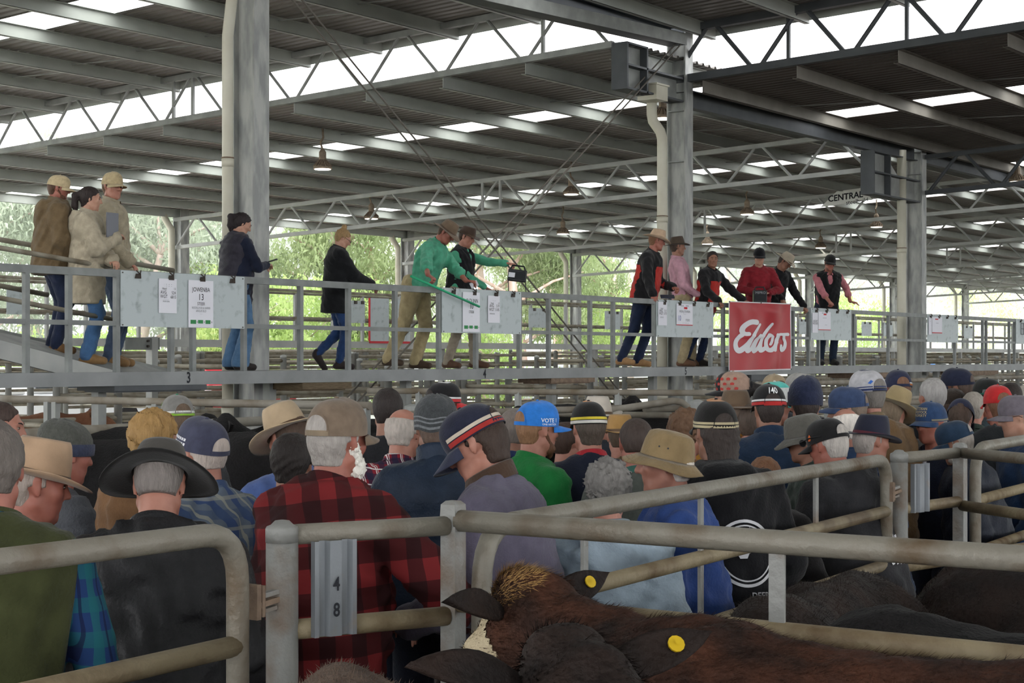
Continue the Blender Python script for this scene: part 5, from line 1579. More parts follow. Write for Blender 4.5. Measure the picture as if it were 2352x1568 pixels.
            Fq = [(j * (n + 1) + i, j * (n + 1) + i + 1, (j + 1) * (n + 1) + i + 1, (j + 1) * (n + 1) + i) for j in range(5 if col == 'fold' else 4) for i in range(n)]
            nv = len(Vc)
            poly_obj('collar', Vc, Fq, lay.get('cm', lay['m']), o)
        bk = lay.get('back')
        if bk:
            # print on the back: list of (kind, data, material) in torso coordinates (x right seen from behind, z up)
            Lc = (V - hip) @ R_T / s
            def back_at(x, z):
                m_ = (Lc[:, 1] < 0)
                dd = (Lc[:, 0] - x) ** 2 + (Lc[:, 2] - z) ** 2 + np.where(m_, 0, 9)
                j = np.argsort(dd)[:6]; w = 1 / (dd[j] + 1e-5); y = (Lc[j, 1] * w).sum() / w.sum()
                return Tq((x, y - .007, z))
            for V3, F3, mt_ in bk:
                poly_obj('printed_emblem', [back_at(x, z) for x, z in V3], F3, mt_, o, False)
    # ---- trousers and boots
    legs = legs or {'m': cloth('trouser_dark', '#2c3140')}
    P_ = np.array([hip + np.array([.2, .16, .05]), hip - np.array([.2, .16, .1]), kn[1], kn[-1], an[1], an[-1]]); lo, hi = P_.min(0) - .11, P_.max(0) + .09
    rs = legs.get('res', .045 if base == 0 else .019)
    C_ = Field(axis(lo[0], hi[0], rs), axis(lo[1], hi[1], rs), axis(lo[2], hi[2], rs))
    lg = legs.get('g', 1.0)
    C_.cone(hip + np.array([-.05, 0, 0.0]) * s, hip + np.array([.05, 0, 0.0]) * s, .115 * s * g, k=.05, sc=(1, .95, 1))
    C_.cone(hip + np.array([0, 0, .06]) * s, None, .15 * s * g, k=.04, sc=(1, .7, .6))
    for sd in (-1, 1):
        C_.cone(hip + np.array([sd * .07, -.035, -.03]) * s, None, .092 * s * g, k=.05)
        C_.cone(hp[sd], kn[sd], .098 * s * (.4 + .6 * g) * lg, .068 * s * lg, .03)
        C_.cone(kn[sd], an[sd], .066 * s * lg, legs.get('cuff', .058) * s * lg, .03)
    C_.ripple(.0045, .09, seed + 50, 3)
    for sd in (-1, 1):
        pass
    C_.half((0, 0, an[1][2] * 0 + min(an[1][2], an[-1][2]) - .045 * s), np.array([0, 0, -1.]))
    V, Fc = C_.mesh(); mesh_np('trousers', V, Fc, legs['m'], e, True)
    for sd in (-1, 1):
        fd = np.array([sd * .12, 1, 0.]); tl = (legs.get('toe') or {}).get(sd, 0.0); fd = unit(fd) * math.cos(tl) + np.array([0, 0, -math.sin(tl)])
        an_ = an[sd]; to = an_ + fd * .16 * s + np.array([0, 0, -.045 * s]); he = an_ - fd * .04 * s + np.array([0, 0, -.04 * s])
        P_ = np.array([an_ + np.array([0, 0, .1 * s]), to, he]); lo, hi = P_.min(0) - .06, P_.max(0) + .06
        rb = .0145 if base > 0 else .036
        C_ = Field(axis(lo[0], hi[0], rb), axis(lo[1], hi[1], rb), axis(lo[2], hi[2], rb))
        C_.cone(an_ + np.array([0, 0, .03]) * s, an_, .043 * s, .044 * s, .02)
        C_.cone(he, to, .038 * s, .036 * s, .03); C_.cone(an_ + fd * .04 * s - np.array([0, 0, .01]) * s, to, .042 * s, .03 * s, .02)
        if tl == 0: C_.half((0, 0, an_[2] - .083 * s), np.array([0, 0, -1.]))
        V, Fc = C_.mesh()
        bo = mesh_np('boot', V, Fc, cloth('boot_' + boots.strip('#'), boots, bump=.1, rough=.6), e, True)
    return e, dict(T=T, Tq=Tq, wr=wr, hd=hdirs, s=s, e=e, hc=hc, ang=ang)
def to_world(inf, p):
    """person-local point to world"""
    e = inf['e']; c, s_ = math.cos(inf['ang']), math.sin(inf['ang'])
    return (e.location[0] + c * p[0] - s_ * p[1], e.location[1] + s_ * p[0] + c * p[1], e.location[2] + p[2])
# ------------------------------------------------------------------ cattle
def hide(name, c, c2): return mat(name, c, .75, 0, c2, 7, .7, .5, 70, .25)
BROWN = hide('hide_red_brown', '#1f1410', '#4c2c1d'); DBROWN = hide('hide_dark_brown', '#161110', '#281b15'); BLACKC = hide('hide_black', '#0e0d0e', '#191617'); GREYB = hide('hide_grey_brown', '#4a3c34', '#6b5a4e')
TUFT = hide('hide_fawn_tuft', '#8a6a42', '#b8935c'); WHITEF = hide('hide_cream_face', '#b5a385', '#cbbd9f'); TAGY = mat('ear_tag_yellow', '#c9a81c', .45); NOSE = mat('wet_nose', '#2a2324', .3)
def steer(label, px, d, heading, hgt, mt, fur=None, neck=(.5, .0, .06), head_pitch=40, head_yaw=0, nfur=0, res=.026, tags=(), white=False, tuft=False, fl=.035, hide_c=None, group='cattle in the near pens', k=1.0):
    """px, d: where the withers are; heading as for people; hgt: height of the back; neck = forward, side, rise"""
    x, y, _ = W((px - CX) / FPX * d, d)
    ang = math.atan2(SX, SY) - R(heading)                 # local +x points along the heading
    e = empty('steer', (x, y, 0), ang); tag(e, label, 'cattle', group)
    s = hgt / 1.40 * k
    q = lambda *v: np.array(v, float) * s
    Nb = q(.12, 0, 1.22); Nt = Nb + q(neck[0], neck[1], neck[2])
    R_H = rz(R(head_yaw)) @ ry(R(head_pitch))             # head +x = muzzle direction, pitched down
    hd = lambda *v: Nt + R_H @ (np.array(v, float) * s)
    allp = np.array([q(-1.45, -.4, .0), q(.3, .4, 1.5), Nt + .45 * s, Nt - .45 * s]); lo, hi = allp.min(0) - .05, allp.max(0) + .08
    fz = [(Nt[2] - .3 * s, Nt[2] + .25 * s, res * .55)] if nfur > 8000 else []
    hf = res * .5
    fx_ = [(Nt[0] - .2 * s, Nt[0] + .45 * s, hf)] if nfur > 8000 else []; fy_ = [(Nt[1] - .3 * s, Nt[1] + .3 * s, hf)] if nfur > 8000 else []
    F_ = Field(axis(lo[0], hi[0], res, fx_), axis(lo[1], hi[1], res, fy_), axis(lo[2], hi[2], res, fz))
    F_.cone(q(-1.0, 0, 1.02), q(.0, 0, .99), .34 * s, .335 * s, .08, sc=(1, .86, 1.04))
    F_.cone(q(-.5, 0, .93), None, .36 * s, k=.1, sc=(1.5, .9, .95))
    F_.cone(q(-1.2, 0, 1.3), q(.05, 0, 1.31), .075 * s, .075 * s, .12)
    F_.cone(q(.0, 0, 1.1), None, .29 * s, k=.1, sc=(1, .82, 1.15))
    for sd in (-1, 1):
        F_.cone(q(-1.0, sd * .19, 1.24), None, .10 * s, k=.12); F_.cone(q(-1.32, sd * .12, 1.14), None, .12 * s, k=.1)
        F_.cone(q(-1.22, sd * .17, .95), q(-1.3, sd * .17, .58), .20 * s, .10 * s, .08); F_.cone(q(-1.3, sd * .17, .58), q(-1.38, sd * .17, .5), .085 * s, .07 * s, .04); F_.cone(q(-1.38, sd * .17, .5), q(-1.3, sd * .17, .1), .062 * s, .052 * s, .03); F_.cone(q(-1.3, sd * .17, .1), q(-1.26, sd * .17, .04), .058 * s, .066 * s, .02)
        F_.cone(q(.02, sd * .19, .95), q(.02, sd * .18, .5), .15 * s, .075 * s, .08); F_.cone(q(.02, sd * .18, .5), q(.0, sd * .18, .1), .066 * s, .05 * s, .03); F_.cone(q(.0, sd * .18, .1), q(.04, sd * .18, .04), .056 * s, .066 * s, .02)
    F_.cone(Nb + q(-.05, 0, -.1), Nt + q(-.02, 0, -.02), .235 * s, .135 * s, .1, sc=(1, .8, 1.1))
    F_.cone(q(.25, 0, .9), Nt + q(.0, 0, -.12), .13 * s, .09 * s, .08, sc=(1, .6, 1))
    F_.cone(hd(.0, 0, .03), hd(.16, 0, .0), .118 * s, .115 * s, .04, M=R_H.T, sc=(1, .95, 1.05)); F_.cone(hd(.16, 0, -.01), hd(.40, 0, -.03), .108 * s, .068 * s, .04, M=R_H.T, sc=(1, .85, 1.1))
    F_.cone(hd(.42, 0, -.035), None, .078 * s, k=.04, M=R_H.T, sc=(.8, 1, .95)); F_.cone(hd(.12, 0, -.09), hd(.36, 0, -.1), .075 * s, .05 * s, .05); F_.cone(hd(-.03, 0, .13), None, .06 * s, k=.05)
    for sd in (-1, 1):
        F_.cone(hd(.12, sd * .095, .055), None, .035 * s, k=.03)
    F_.ripple(.006, .22, 11, 3)
    V, Fc = F_.mesh()
    mesh_np('body', V, Fc, mt, e, True)
    for sd in (-1, 1):
        # leaf-shaped ear standing out sideways
        L = .235 * s; Vq = []; n = 10
        bx = hd(-.01, sd * .10, .085); axd = unit(R_H @ np.array([-.22, sd * 1.0, .12])); wd = unit(np.cross(axd, R_H @ np.array([1., 0, .25])))
        nr = np.cross(axd, wd)
        for i in range(9):
            t = i / 8; w_ = .047 * s * math.sin(math.pi * min(1, .12 + .88 * t)) ** .75 * (1 - .25 * t)
            for j in range(n):
                a = 2 * math.pi * j / n
                Vq.append(bx + axd * L * t + wd * w_ * math.cos(a) + nr * (.013 * s * math.sin(a) + .02 * s * (math.cos(a) ** 2) * math.sin(math.pi * t)))
        Fq = [(i * n + j, i * n + (j + 1) % n, (i + 1) * n + (j + 1) % n, (i + 1) * n + j) for i in range(8) for j in range(n)] + [tuple(range(n))[::-1], tuple(80 + j for j in range(n))]
        eo = poly_obj('ear', Vq, Fq, DBROWN if mt is BROWN else mt, e)
        if sd in tags:
            c = bx + axd * L * .62; r_ = .017 * s
            for fs in (1, -1):
                Vt = [c + nr * fs * (.018 * s + .004 * (k_ // 12)) + (axd * math.cos(k_ * math.pi / 6) + wd * math.sin(k_ * math.pi / 6)) * r_ for k_ in range(24)] + [c + nr * fs * .030 * s + (axd * math.cos(k_ * math.pi / 3) + wd * math.sin(k_ * math.pi / 3)) * r_ * .35 for k_ in range(6)]
                poly_obj('ear_tag', Vt, [tuple(range(12)), tuple(range(12, 24))] + [(k_, (k_ + 1) % 12, 12 + (k_ + 1) % 12, 12 + k_) for k_ in range(12)] + [tuple(range(24, 30))], TAGY, eo, False)
        Ve = [hd(.125 + .016 * math.sin(a) * math.cos(b), sd * (.118 + .012 * math.cos(a)), .05 + .016 * math.sin(a) * math.sin(b)) for a in (.3, .8, 1.3) for b in [k_ * math.pi / 4 for k_ in range(8)]]
        poly_obj('eye', Ve, [tuple(range(8))] + [(i * 8 + k_, i * 8 + (k_ + 1) % 8, i * 8 + 8 + (k_ + 1) % 8, i * 8 + 8 + k_) for i in range(2) for k_ in range(8)], EYE, e)
    mb = MB(); mb.tube([tuple(q(-1.42, 0, 1.22)), tuple(q(-1.52, 0, 1.1)), tuple(q(-1.54, 0, .6))], [.035 * s, .028 * s, .018 * s], 8); mb.tube([tuple(q(-1.54, 0, .62)), tuple(q(-1.55, 0, .5)), tuple(q(-1.54, 0, .36))], [.02 * s, .045 * s, .01 * s], 8)
    poly_obj('tail', mb.v, mb.f, mt, e)
    def coat(name, sel, n, ln, m_, lift=0.0):
        a = V[Fc[:, 0]]; nrm = np.cross(V[Fc[:, 1]] - a, V[Fc[:, 3]] - a); ar = np.linalg.norm(nrm, axis=1); nrm = nrm / (ar[:, None] + 1e-12)
        cen = V[Fc].mean(1)
        ok = sel(cen, nrm); idx = np.nonzero(ok)[0]
        if not len(idx): return
        r = np.random.default_rng(5); pr = ar[idx] / ar[idx].sum()
        ch = r.choice(idx, n, p=pr); u = r.uniform(0, 1, (n, 1)); v = r.uniform(0, 1, (n, 1))
        P = V[Fc[ch, 0]] * (1 - u) * (1 - v) + V[Fc[ch, 1]] * u * (1 - v) + V[Fc[ch, 2]] * u * v + V[Fc[ch, 3]] * (1 - u) * v
        N = nrm[ch]
        back = np.tile(np.array([-1., 0, -.15]), (n, 1)); back -= N * (back * N).sum(1)[:, None]; back /= (np.linalg.norm(back, axis=1)[:, None] + 1e-6)
        cl = np.sin(P[:, :1] * 37 + np.sin(P[:, 1:2] * 29) * 2) * .5 + np.sin(P[:, 2:] * 31 + P[:, :1] * 11) * .5
        side = np.cross(N, back)
        dirv = back * .75 + N * (.30 + .15 * cl) + side * (.35 * cl) + r.normal(size=(n, 3)) * .16
        dirv /= np.linalg.norm(dirv, axis=1)[:, None]
        w = np.cross(dirv, N) ; w /= (np.linalg.norm(w, axis=1)[:, None] + 1e-6)
        L_ = ln * r.uniform(.6, 1.3, (n, 1)); wd_ = .0014
        P = P - N * .002
        tri = np.stack([P - w * wd_, P + w * wd_, P + dirv * L_], 1).reshape(-1, 3)
        o = mesh_np(name, tri, np.arange(3 * n).reshape(-1, 3), m_, e); o['kind'] = 'stuff'
    if nfur:
        head = lambda c: ((c - Nt) @ R_H)[:, 0] > .05 * s
        coat('fur', lambda c, N: (c[:, 2] > .75 * s) & (N[:, 2] > -.5), nfur, fl, fur or mt)
        if tuft:
            coat('poll_tuft', lambda c, N: (np.linalg.norm(c - hd(-.02, 0, .14), axis=1) < .10 * s), 1800, .03, TUFT)
        if white:
            L_ = (V - Nt) @ R_H / s; ins = (L_[:, 0] > .05) & (np.abs(L_[:, 1]) < .16) & ((L_[:, 0] > .26) | (L_[:, 2] > .0 + .1 * np.abs(np.sin(L_[:, 0] * 40)) * 0))
            fs = ins[Fc].all(1); used = np.unique(Fc[fs]); rm_ = np.full(len(V), -1); rm_[used] = np.arange(len(used))
            cn = V[used] - hd(.2, 0, -.02); cn /= np.linalg.norm(cn, axis=1)[:, None]
            mesh_np('cream_face', V[used] + cn * .004, rm_[Fc[fs]], WHITEF, e, True)
            coat('cream_face_hair', lambda c, N: ins[Fc].all(1), 5000, .016, WHITEF)
    return e
steer('red brown steer with a fawn poll and cream face, head against the corner post', 1640, 3.86, -62, 1.36, BROWN, None, neck=(.40, -.13, .13), head_pitch=44, head_yaw=-12, nfur=70000, tags=(-1,), white=True, tuft=True, fl=.026)
steer('dark steer pushing its tagged ear up at the bottom of the picture', 1860, 2.52, -30, 1.35, DBROWN, None, neck=(.46, .05, .20), head_pitch=50, head_yaw=0, nfur=26000, tags=(-1,), fl=.035)
steer('dark brown steer behind the long fence, beside the gate', 1800, 5.0, 204, 1.25, DBROWN, None, neck=(.42, 0, -.3), nfur=16000, fl=.022)
steer('black steer in front of the dark brown one', 2070, 4.6, -66, 1.27, BLACKC, None, neck=(.45, 0, -.2), nfur=14000, fl=.02)
steer('dark brown steer at the right picture edge below the corner post', 2290, 5.9, -30, 1.27, DBROWN, None, neck=(.45, 0, -.2), nfur=12000, fl=.024)
steer('grey brown steer with its rump showing below the red checked jacket', 700, 2.62, 178, 1.33, GREYB, None, neck=(.4, 0, -.1), nfur=16000, fl=.026)
for i, (px, d, hd_, h, lab) in enumerate(((300, 11.0, 70, 1.5, 'black steer behind the grey beanie and the blond curls'), (560, 10.6, 100, 1.48, 'black steer between the navy cap and the tan hat'), (640, 12.6, -70, 1.45, 'dark steer further back beside the tall column'), (1300, 15.6, 80, 1.52, 'black steer in the pen behind the blue cap'),
                              (1500, 15.4, -60, 1.5, 'black steer behind the bent gate corner'), (1690, 16.6, 60, 1.5, 'black steer below the red banner'), (1060, 14.0, 70, 1.5, 'black steer behind the navy striped cap'))):
    steer(lab, px, d, hd_, h, BLACKC, res=.034, head_pitch=20, neck=(.45, 0, .12), group='cattle in the far pens')
steer('tan steer in a far pen behind the heads at the left', 110, 20.5, 80, 1.3, hide('hide_tan', '#6a4430', '#7d563e'), res=.04, head_pitch=20, neck=(.45, 0, .1), group='cattle in the far pens')
# ------------------------------------------------------------------ clothing shortcuts
def jk(c, n='jacket', **k):
    m = k.pop('m', None) or cloth(n + '_' + c.strip('#'), c, bump=k.pop('bump', .25), rough=k.pop('rough', .9), sheen=k.pop('sheen', .1))
    if 'cc' in k: k['cm'] = cloth('collar_' + k['cc'].strip('#'), k.pop('cc'))
    return dict(n=n, m=m, **k)
def lg(c, **k): return dict(m=cloth('trouser_' + c.strip('#'), c, bump=.3), **k)
JEAN, JEAND, KHAKI = '#5f7d9c', '#27344d', '#a8997c'
cap = lambda c, **k: dict(kind='cap', c=c, **k)
aku = lambda c, **k: dict(kind='akubra', c=c, **k)
OFF = {'cap': .132, 'akubra': .146, 'bucket': .116, 'beanie': .131}
def C(label, x, ytop, d, face, **k):
    h = k.get('hat')
    off = (OFF[h['kind']] + (h.get('up', 0)) + (h.get('h', .115) - .115 if h['kind'] == 'akubra' else 0)) if h else .118 + (k.get('hair') or {}).get('v', .006)
    k.setdefault('group', 'buyers standing in the lane')
    k.setdefault('res', .015 if d < 7 else .020 if d < 9 else .025)
    k.setdefault('fine', .0068 if d < 7 else .0092 if d < 9 else .0125)
    if h and d < 9.6: h['hi'] = True
    return person(label, (x, ytop + off * FPX / d), d, face, **k)
def Wk(label, x, ytop, p, face, **k):
    d = dep(x, p)
    h = k.get('hat')
    off = (OFF[h['kind']] + h.get('up', 0)) if h else .118 + (k.get('hair') or {}).get('v', .006)
    k.setdefault('base', ZD); k.setdefault('group', 'people on the walkway'); k.setdefault('res', .015); k.setdefault('fine', .0080)
    return person(label, (x, ytop + off * FPX / d), d, face, **k)
def rail(px, dz=.05): a = a_of(px, PW); return {'w': (a, PW + .0, ZR + dz)}
def wp(px, py, p): return {'w': pl(px, py, p)}

# ------------------------------------------------------------------ on the walkway
i1 = Wk('man in brown hooded jacket and tan cap at the top of the ramp', 134, 402, 13.3, 64, base=2.03, hat=cap('#c2b08c', open=False, tilt=4, text=[('IIIIIIII', .018, -.45, .088, '#6d6252', {})]), hair={'c': '#4a3426', 'style': 'crop'}, beard={'c': '#5a3a28', 'v': .001}, skin='ruddy', hpitch=8, lean=2,
   top=[jk('#6d5b42', hood=True, collar='stand', ch=.075, hem=-.16, inf=.035, fold=.006)], legs=lg('#232c45'), boots='#7a5a38', hands={1: (.16, .24, .98), -1: (-.2, .2, .95)}, girth=1.3, hyaw=14)[1]
i2 = Wk('woman in long beige parka with a dark ponytail on the ramp', 208, 427, 12.95, 78, base=1.93, hair={'c': '#231a18', 'style': 'pony', 'v': .008, 'tie': '#8c4a4e'}, skin='fair', hpitch=8, lean=1, face_part=True,
   top=[jk('#b0a590', hood=True, collar='stand', ch=.07, hem=-.34, inf=.034, fold=.006)], legs=lg('#466a94', cuff=.07), boots='#8a6a44', hands={1: wp(262, 548, 12.74), -1: (.1, .24, 1.02)}, elbow={1: (.5, .1, -1), -1: (-.5, .1, -1)}, girth=1.08)[1]
i3 = Wk('man in beige jacket and tan cap looking back from the ramp', 258, 399, 13.45, 88, base=1.9, hat=cap('#b9a783', open=False, text=[('IIIIIIIII', .018, -.1, .088, '#6d6252', {})]), hair={'c': '#5a4636', 'style': 'crop'}, skin='pink', hyaw=42, lean=0,
   top=[jk('#a79c86', collar='stand', ch=.075, inf=.03)], legs=lg('#4a5a72'), boots='#8f6f4a', hands={1: wp(296, 600, 13.05), -1: (-.2, .1, .9)})[1]
i4 = Wk('woman in navy puffer vest with ponytail looking at her phone', 556, 487, 12.9, 50, hair={'c': '#1f1719', 'style': 'pony', 'v': .008}, skin='fair', hpitch=28, lean=3, twist=0, top=[jk('#1c2236', n='jumper', collar='stand', ch=.05, fold=.003), jk('#34323d', n='puffer_vest', sleeve=0, quilt=.085, hem=-.2, inf=.03, rough=.6, collar='stand', ch=.06, res=.012)],
   legs=lg('#587b9f', cuff=.095, g=1.0), boots='#2a2320', hands={1: (.06, .36, 1.16), -1: (-.08, .33, 1.14)}, elbow={1: (.7, -.3, -1), -1: (-.7, -.3, -1)}, girth=1.12, hyaw=18)[1]
i5 = Wk('blonde woman with a bun in a long black jacket', 788, 523, 12.95, 74, hair={'c': '#8a6f4c', 'style': 'bun', 'v': .006}, skin='fair', hpitch=30, lean=4, glasses=True, top=[jk('#17181b', collar='stand', ch=.065, hem=-.24, inf=.03, fold=.004)], legs=lg('#26406b', cuff=.05, toe={-1: .9}), boots='#2e2523',
   hands={1: (.05, .42, 1.04), -1: (-.06, .36, 1.06)}, feet={-1: (-.06, -.22, .19), 1: (.07, .03, .085)}, girth=1.0)[1]
i7 = Wk('man in black vest and green sleeves stretching out a black speaker', 1072, 518, 13.1, 112, hat=aku('#4a3b32', bw=.06, curl=.015, h=.1), hair={'c': '#3a2a20', 'style': 'crop'}, skin='pink', hpitch=22, lean=6, top=[jk('#55a988', n='shirt', collar='fold', sleeve=.97, inf=-.004, fold=.003, slim=.88), jk('#1c1c20', n='vest', sleeve=0, inf=.026, collar='stand', ch=.045, open=True, res=.0125)],
   legs=lg('#9a8f7f'), boots='#5a4030', hands={1: (-.1, .3, 1.0), -1: wp(1178, 607, 12.55)}, hand_dir={-1: (-.3, .9, -.15)}, elbow={-1: (-.6, .1, -.8)}, feet={1: (.12, -.1, .085), -1: (-.2, .12, .085)}, curl={-1: 1.1, 1: .5})[1]
i6 = Wk('man in green work shirt and felt hat bending over with a green cane', 1026, 506, 12.66, 108, hat=aku('#7d6a58', bw=.07, curl=.01, dip=.02, h=.105, slope=.012, band='#6a594a'), hair={'c': '#4a382c', 'style': 'crop'}, skin='ruddy', lean=30, hpitch=38, top=[jk('#58ab8b', n='shirt', collar='fold', sleeve=.72, fold=.006, inf=.014, hem=.0)],
   legs=lg('#b0a07a', g=1.1, cuff=.06), boots='#4a3a2c', hands={1: wp(982, 651, 12.33), -1: wp(1076, 651, 12.36)}, hand_dir={-1: (-.5, .8, -.1), 1: (.1, .8, -.5)}, curl={1: 1.0, -1: .7}, feet={1: (.12, -.3, .085), -1: (-.1, -.05, .085)}, elbow={1: (.5, -.8, -.6), -1: (-.6, .2, -.8)}, girth=1.22)[1]
RB = cloth('softshell_red', '#b8332c'); BK = cloth('softshell_black', '#1b1a1d')
redp = [(lambda x, y, z: (y > .045) & (y < .21) & (abs(x) < .13) & (z < .385) & (z > -.1), RB, 'red_panel'), (lambda x, y, z: (y < .01) & (abs(x) > .115) & (z < .36) & (abs(x) < .2), RB, 'red_panel')]
i9 = Wk('man in pink checked shirt and brown felt hat on the walkway', 1556, 545, 13.15, 92, hat=aku('#4f4339', bw=.066, curl=.02, h=.11, band='#3a3029', tilt=-4), hair={'c': '#3a2c24', 'style': 'short', 'v': .004}, skin='tan', lean=-8, hpitch=2, hyaw=-14, top=[jk('#c99aa8', n='shirt', collar='fold', sleeve=.97, hem=-.02, bump=.2)],
   legs=lg('#a89878', g=1.08), boots='#6a4c38', hands={1: (.18, .2, .95), -1: (-.1, .1, .9)}, feet={1: (.12, -.02, .085), -1: (-.14, .12, .085)})[1]
i8 = Wk('man in red and black jacket and pale felt hat leaning on the rail', 1508, 530, 12.62, 112, hat=aku('#c9ad92', bw=.075, curl=.035, h=.12, band='#7d5c48', tilt=6), hair={'c': '#6a4a34', 'style': 'short', 'v': .004}, skin='ruddy', lean=13, hyaw=-30, hpitch=12, top=[dict(n='jacket', m=BK, collar='stand', ch=.06, hem=-.13, inf=.018, patch=redp)],
   legs=lg('#1f2a44'), boots='#a9835a', hands={1: rail(1500, .05), -1: (-.12, .34, 1.02)}, feet={1: (.1, -.28, .085), -1: (-.1, -.12, .085)}, curl=.9, girth=1.12)[1]
i10 = Wk('dark haired man in red and black jacket with both hands on the rail', 1637, 576, 12.62, 132, hair={'c': '#2b2422', 'style': 'short', 'v': .008}, skin='tan', lean=12, hyaw=42, hpitch=6, top=[dict(n='jacket', m=BK, collar='stand', ch=.06, hem=-.13, inf=.016, patch=redp)], legs=lg('#22304c'), boots='#2a2420',
   hands={1: rail(1650, .055), -1: rail(1712, .055)}, feet={1: (.12, -.3, .085), -1: (-.12, -.2, .085)}, curl=.9, hand_dir={1: (.1, .7, -.5), -1: (-.4, .8, -.3)})[1]
i11 = Wk('youth in dark red pullover and black cap holding a black speaker box', 1744, 570, 12.66, 176, hat=cap('#16161a', open=False, L=.06, drop=.02), hair={'c': '#2a2220', 'style': 'crop'}, skin='fair', lean=4, hpitch=14, top=[jk('#8e2630', n='pullover', collar='fold', ch=.045, inf=.008, sleeve=.97)], legs=lg('#2a3450'),
   hands={1: (.09, .3, 1.07), -1: (-.09, .3, 1.07)}, hand_dir={1: (-.7, .6, -.1), -1: (.7, .6, -.1)}, elbow={1: (1, -.2, -.6), -1: (-1, -.2, -.6)})[1]
i12 = Wk('man in black pullover and pale felt hat looking down over the rail', 1803, 580, 12.62, 140, hat=aku('#bfb3a0', bw=.075, curl=.03, h=.115, band='#6b5c4c'), hair={'c': '#3a2e28', 'style': 'crop'}, skin='tan', lean=16, hpitch=40, hyaw=-25, top=[jk('#1a1a1d', n='pullover', collar='stand', ch=.05, inf=.008)], legs=lg('#46648c', g=1.05), boots='#5a4028',
   hands={1: rail(1800, .055), -1: rail(1846, .055)}, feet={1: (.1, -.3, .085), -1: (-.12, .05, .085)}, curl=.9)[1]
i13 = Wk('man in black vest over a pink shirt and black cap at the rail', 1906, 586, 12.62, 172, hat=cap('#1d1c1d', open=False, L=.065, drop=.022), hair={'c': '#4a3a30', 'style': 'crop'}, skin='ruddy', lean=10, hpitch=14, hroll=-6, beard={'c': '#6a4c40', 'v': -.002}, top=[jk('#c07880', n='shirt', collar='fold', sleeve=.75, inf=-.004, fold=.003, slim=.88), jk('#18191b', n='vest', sleeve=0, inf=.022, open=True, collar='stand', ch=.04, res=.0125)], legs=lg('#1f2b3e'), boots='#1f1c1a',
   hands={1: rail(1912, .05), -1: wp(1953, 692, 12.4)}, elbow={1: (.8, -.4, -.6), -1: (-.6, -.5, -.7)}, hand_dir={-1: (-.8, .5, -.25)}, girth=1.1, curl={1: 1.2, -1: .25})[1]

# things they hold
def hand_thing(name, label, cat, verts_box, mt, parts=()):
    mb = MB(); mb.hexa(verts_box); return tag(mb.build(name, mt), label, cat)
def box_at(c, ex, ey, ez, w, h, t):
    c, ex, ey, ez = map(lambda v: np.array(v, float), (c, ex, ey, ez))
    return [tuple(c + ex * (i * w / 2) + ey * (j * h / 2) + ez * (k * t / 2)) for k in (-1, 1) for i, j in ((-1, -1), (1, -1), (1, 1), (-1, 1))]
VR = np.array([SX, -SY, 0]); VF = np.array([SY, SX, 0]); VU = np.array([0, 0, 1.])       # camera right, forward, up
hand_thing('phone', 'dark phone in the hand of the woman in the puffer vest', 'phone', box_at(np.array(pl(627, 598, 12.75)), VR * .8 + VU * .25, VF, VU * .9 - VR * .3, .12, .07, .012), BLACKP)
hand_thing('folder', 'black edged grey folder held by the woman in the parka', 'folder', box_at(np.array(pl(258, 517, 12.7)), VR * .45 + VF * .85, VU, VR * .85 - VF * .5, .17, .24, .014), mat('folder_grey', '#6b6d75', .5))
hand_thing('notepad', 'white pad in the hand of the man in green', 'notepad', box_at(np.array(pl(1089, 653, 12.4)), VR * .8 + VU * .4, VU * .8 - VR * .4, VF, .11, .08, .006), PAPER)
hand_thing('notebook', 'dark notebook on the rail by the red jacket man', 'notebook', box_at(np.array(pl(1533, 681, 12.5)), VR, VF * .9 + VU * .3, VU * .9 - VF * .3, .2, .14, .02), mat('notebook_dark', '#3b4150', .6))
A_ = np.array(pl(944, 634, 12.30)); B_ = np.array(pl(1101, 704, 12.2))
mb = MB(); mb.tube([tuple(A_), tuple(B_)], .0145, 10); tag(mb.build('cane', mat('green_cane', '#2fae7d', .45), None, True), 'bright green plastic cane held by the man in green', 'cane')
def speaker_box(px, py, p, w, h, t, label, txt=None, tilt=0):
    c = np.array(pl(px, py, p)); ex = VR * math.cos(tilt) + VU * math.sin(tilt); ey = VU * math.cos(tilt) - VR * math.sin(tilt)
    e = empty('portable_speaker', tuple(c)); tag(e, label, 'speaker')
    mb = MB(); mb.hexa(box_at(c, ex, ey, VF, w, h, t)); o = mb.build('case', BLACKP, e)
    bv = o.modifiers.new('soft_edge', 'BEVEL'); bv.width = .012; bv.segments = 2
    mb = MB(); mb.hexa(box_at(c - VF * (t / 2 + .003), ex, ey, VF, w * .84, h * .7, .006)); mb.build('grille', mat('speaker_grille', '#26282c', .7, 0, None, bump=.4, bscale=300), e)
    mb = MB(); mb.tube([tuple(c + ex * -w * .4 + ey * h * .5), tuple(c + ex * -w * .3 + ey * (h * .5 + .05)), tuple(c + ex * w * .3 + ey * (h * .5 + .05)), tuple(c + ex * w * .4 + ey * h * .5)], .012, 8); mb.build('handle', BLACKP, e)
    if txt: text_on('lettering', txt, .055, tuple(c - VF * (t / 2 + .007) + VU * h * .28), VR, VU, mat('speaker_print', '#9a9ca2', .6), e)
    return c, ex, ey, e
speaker_box(1745, 681, 12.42, .21, .2, .16, 'black speaker box lettered MIPRO resting on the rail before the youth', 'MIPRO')
c, ex, ey, e = speaker_box(1188, 633, 12.45, .24, .15, .15, 'black portable speaker held out over the rail by the vest man', None, -.12)
mb = MB(); mb.hexa(box_at(c - VF * .08 - ex * .07, ex, ey, VF, .08, .06, .004)); mb.build('white_label', PAPER, e)
